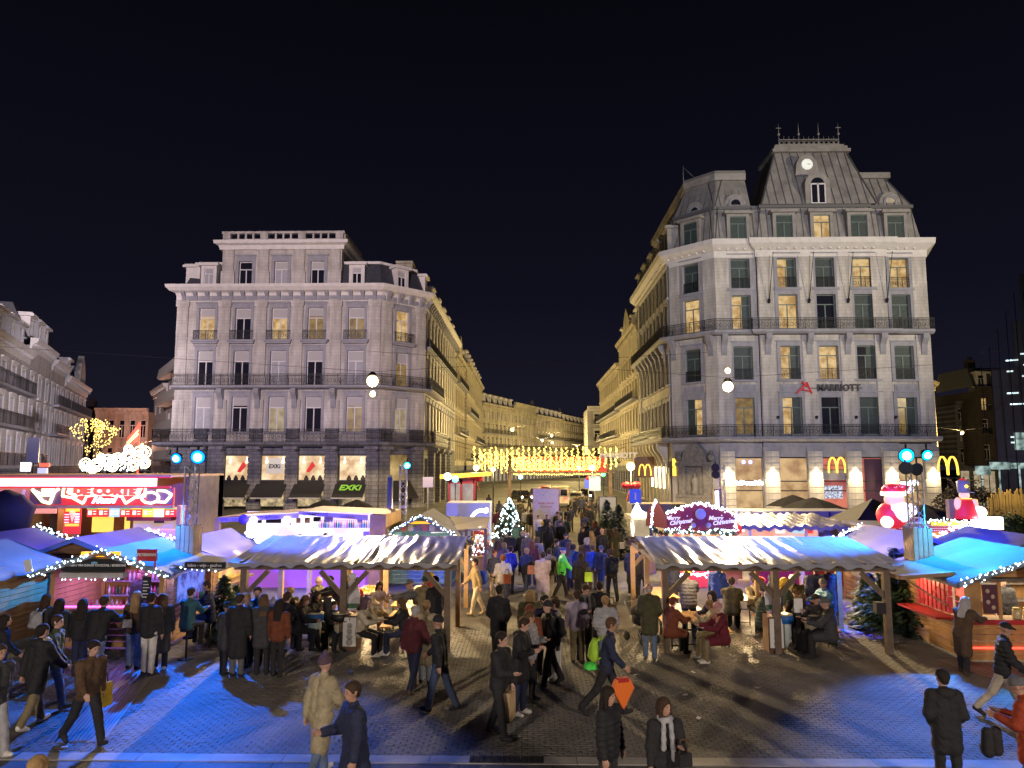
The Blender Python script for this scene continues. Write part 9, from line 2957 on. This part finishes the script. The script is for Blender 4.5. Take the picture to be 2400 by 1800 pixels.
# ---- front of the street crowd
S_ = dict(group='crowd moving up the street')
CR = [
 (1160, 1290, 20, 'pocket', 'jacket', 'ch', 'be', 'short', 'hr', 'person in dark jacket over white shirt and khaki trousers at the crowd\'s left'),
 (1179, 1301, 185, 'pocket', 'jacket', 'lg', 'nv', 'bun', 'hr', 'person in pale grey sweater with hair tied up, crowd\'s left'),
 (1197, 1281, 160, 'pocket', 'puffer', 'rb_', 'nv', 'short', 'hb', 'person in royal blue jacket at the left of the crowd'),
 (1182, 1272, 175, 'stand', 'jacket', 'pk', 'bk', 'long', 'hl', 'blond person in pink-beige behind the pale grey sweater'),
 (1167, 1267, 150, 'stand', 'jacket', 'pl', 'bk', 'long', 'hd', 'dark-haired person in plum coat behind the dark jacket'),
 (1173, 1249, 170, 'stand', 'jacket', 'gy', 'bk', 'short', 'hd', 'person in grey jacket beside the ornament stall'),
 (1194, 1246, 185, 'stand', 'puffer', 'bk', 'bk', 'short', 'hb', 'person in broad black quilted jacket before the lit fir'),
 (1225, 1245, 170, 'walk', 'jacket', 'nv', 'nv', 'bald', 'hg', 'bald person in navy jacket walking side by side with one in mauve-grey'),
 (1236, 1248, 170, 'walk', 'jacket', 'gy', 'bk', 'bald', 'hg', 'bald person in mauve-grey jacket beside the navy one'),
 (1235, 1285, 150, 'walk', 'jacket', 'nv', 'de', 'short', 'hl', 'person in dark jacket and blue jeans with a magenta bag'),
 (1247, 1268, 185, 'stand', 'jacket', 'mr', 'bk', 'long', 'hr', 'red-haired person in wine jacket in the crowd'),
 (1259, 1259, 165, 'stand', 'parka', 'be', 'cr', 'long', 'hm', 'long-haired person in beige coat in the crowd'),
 (1272, 1294, 190, 'walk', 'coat', 'ls', 'lg', 'short', 'hb', 'person in pale lilac coat beside the backpacker'),
 (1287, 1286, 178, 'stand', 'jacket', 'kh', 'cr', 'short', 'hb', 'person in brown jacket and cream trousers seen from behind'),
 (1320, 1284, 100, 'walk', 'jacket', 'ng', 'bk', 'cap', 'bl', 'person in neon green jacket and blue cap'),
 (1334, 1271, 150, 'walk', 'coat', 'gy', 'bk', 'long', 'hm', 'person in long grey coat right of the neon green jacket'),
 (1326, 1251, 185, 'stand', 'jacket', 'nv', 'bk', 'cap', 'nv', 'person in navy uniform-like jacket and cap'),
 (1306, 1266, 60, 'stand', 'jacket', 'ch', 'bk', 'short', 'hb', 'dark-clad person between backpacker and uniform cap'),
 (1345, 1276, 170, 'walk', 'jacket', 'nv', 'nv', 'short', 'hd', 'person in dark blue behind the long grey coat'),
 (1361, 1297, 170, 'walk', 'coat', 'bk', 'bk', 'long', 'hb', 'long black-haired person in black with a lime bag'),
 (1388, 1278, 195, 'stand', 'puffer', 'bl', 'br', 'short', 'hm', 'person in blue quilted jacket and brown trousers from behind'),
 (1409, 1280, 160, 'walk', 'jacket', 'ch', 'de', 'beanie', 'gy', 'person in grey beanie and dark coat right of the blue quilted jacket'),
 (1432, 1288, 190, 'walk', 'jacket', 'bk', 'bk', 'short', 'hd', 'person in black with wide stance at the crowd\'s right'),
 (1369, 1226, 20, 'stand', 'jacket', 'ch', 'bk', 'long', 'hm', 'brown-haired person at the back left of the right-hand group'),
 (1378, 1222, 170, 'stand', 'jacket', 'bk', 'bk', 'short', 'hd', 'dark person at the very back of the right-hand group'),
 (1366, 1236, 30, 'stand', 'coat', 'bk', 'lg', 'short', 'hd', 'person in black coat at the left of the right-hand group'),
 (1395, 1222, 165, 'stand', 'coat', 'ch', 'bk', 'long', 'hr', 'person with long reddish hair in dark coat by the bushy fir'),
 (1386, 1245, 200, 'stand', 'jacket', 'kh', 'bk', 'long', 'hl', 'fair person in the middle of the right-hand group'),
 (1375, 1262, 175, 'stand', 'parka', 'br', 'bk', 'hood', 'be', 'person in brown parka with pale fur-edged hood'),
 (1411, 1241, 170, 'stand', 'jacket', 'bk', 'bk', 'beanie', 'pk', 'person in pink beanie and black jacket in the right-hand group'),
 (1425, 1241, 180, 'stand', 'jacket', 'ol', 'de', 'long', 'hd', 'long-haired person with tan bag in the right-hand group'),
 (1441, 1237, 190, 'stand', 'coat', 'ol', 'lj', 'long', 'hm', 'long fair-haired person with white bag at the right of the group'),
 (1232, 1193, 175, 'stand', 'jacket', 'lg', 'bk', 'short', 'hd', 'person in pale jacket left below the information board'),
 (1244, 1195, 170, 'stand', 'jacket', 'bk', 'cr', 'short', 'hb', 'person in black with cream trousers below the board'),
 (1257, 1190, 185, 'stand', 'parka', 'ch', 'bk', 'long', 'hd', 'dark long-haired person before the board\'s left edge'),
 (1277, 1190, 170, 'stand', 'parka', 'bk', 'bk', 'short', 'hr', 'broad dark person before the middle of the board'),
 (1291, 1198, 180, 'stand', 'jacket', 'ch', 'bk', 'long', 'hb', 'slim dark person before the board right of its middle'),
 (1262, 1208, 20, 'stand', 'jacket', 'wh', 'bk', 'short', 'hd', 'person in white jacket facing us below the board'),
 (1271, 1223, 175, 'stand', 'jacket', 'bk', 'bk', 'beanie', 'ye', 'person in yellow beanie and black jacket'),
 (1282, 1207, 10, 'stand', 'jacket', 'nv', 'bk', 'short', 'hd', 'person in navy jacket and pale scarf facing us'),
 (1291, 1222, -20, 'stand', 'jacket', 'ch', 'bk', 'short', 'hm', 'person in dark jacket facing us right of the yellow beanie'),
 (1284, 1233, 178, 'stand', 'coat', 'bk', 'bk', 'long', 'hb', 'tall person in long black coat below the yellow beanie'),
 (1311, 1192, 165, 'stand', 'jacket', 'nv', 'bk', 'short', 'hb', 'dark blue clad person right of the board'),
 (1307, 1200, 175, 'stand', 'jacket', 'gr', 'bk', 'beanie', 'ol', 'person in olive beanie right below the board'),
 (1312, 1209, 20, 'stand', 'parka', 'gy', 'bk', 'short', 'hl', 'pale-faced person in grey parka facing us'),
 (1314, 1222, 0, 'stand', 'jacket', 'bk', 'bk', 'short', 'hb', 'person with white collar under black jacket'),
 (1331, 1191, 180, 'stand', 'coat', 'bk', 'bk', 'short', 'hb', 'person in long black coat at the right of the board'),
 (1325, 1210, 170, 'stand', 'jacket', 'gr', 'bk', 'short', 'hd', 'person in green jacket between grey parka and long black coat'),
 (1212, 1223, 175, 'stand', 'jacket', 'gr', 'bk', 'short', 'hb', 'dark person standing at the right foot of the lit fir'),
 (1222, 1188, 170, 'walk', 'jacket', 'ch', 'bk', 'short', 'hd', 'dark person behind the top of the lit fir'),
 (1165, 1195, 160, 'walk', 'jacket', 'mr', 'bk', 'short', 'hd', 'person in wine red left of the lit fir'),
 (1392, 1170, 180, 'walk', 'coat', 'bk', 'bk', 'long', 'hd', 'person in long dark coat far up the bright paving, left of three'),
 (1408, 1172, 175, 'walk', 'coat', 'ch', 'bk', 'short', 'hb', 'person in long dark coat far up the bright paving, right of three'),
 (1378, 1178, 20, 'walk', 'jacket', 'ol', 'bk', 'short', 'hd', 'person in olive coming down the bright paving'),
]
PP = {}
for px, py, fa, po, tp, tc_, lc, hr, hc, lab in CR:
 PP[lab] = P(lab, px, py, fa, po, tp, tc_, lc, hr, hc, rnd.uniform(1.62, 1.78), rnd.choice(('bk', 'bk', 'wh', 'br')), **S_)
backpack(PP['person in brown jacket and cream trousers seen from behind'], 'ch', 'charcoal backpack of the person in cream trousers in the crowd')
backpack(PP['person in black with wide stance at the crowd\'s right'], 'nv', 'dark backpack at the right front of the crowd')
for k, col, lab, x in [('person in dark jacket and blue jeans with a magenta bag', 'pk', 'magenta bag carried in the crowd', -.3), ('long black-haired person in black with a lime bag', 'yg', 'lime bag carried in the crowd', -.28),
      ('person in pale grey sweater with hair tied up, crowd\'s left', 'rb', 'brown bag on the back of the pale grey sweater', -.12), ('long-haired person with tan bag in the right-hand group', 'hl', 'tan bag in the right-hand group', -.25),
      ('long fair-haired person with white bag at the right of the group', 'wh', 'white bag in the right-hand group', -.26)]:
 handbag(PP[k], col, lab, x, .16, .8)
# ---- small walkers farther up the street
fr = random.Random(17)
for k in range(34):
 Y = fr.uniform(44, 76)
 x = fr.choice((xat(fr.uniform(1120, 1205), Y), xat(fr.uniform(1335, 1445), Y), xat(fr.uniform(1130, 1440), Y)))
 tc_ = fr.choice(('bk', 'ch', 'nv', 'bk', 'br', 'ol'))
 g_, hr_ = fr.choice(('jacket', 'coat', 'parka')), fr.choice(('short', 'long', 'beanie'))
 P('small walker in %s %s, %s, far up the lit street' % ({'bk': 'black', 'ch': 'charcoal', 'nv': 'navy', 'br': 'brown', 'ol': 'olive'}[tc_], g_, {'short': 'short-haired', 'long': 'long-haired', 'beanie': 'in a beanie'}[hr_]), 0, 0, fr.choice((0, 170, 180, 190, 90, -90)), fr.choice(('walk', 'stand', 'walk')), g_, tc_, 'bk', hr_, 'hb', fr.uniform(1.6, 1.8),
  pos=Vector((x, Y, 0)), group='small walkers far up the street')
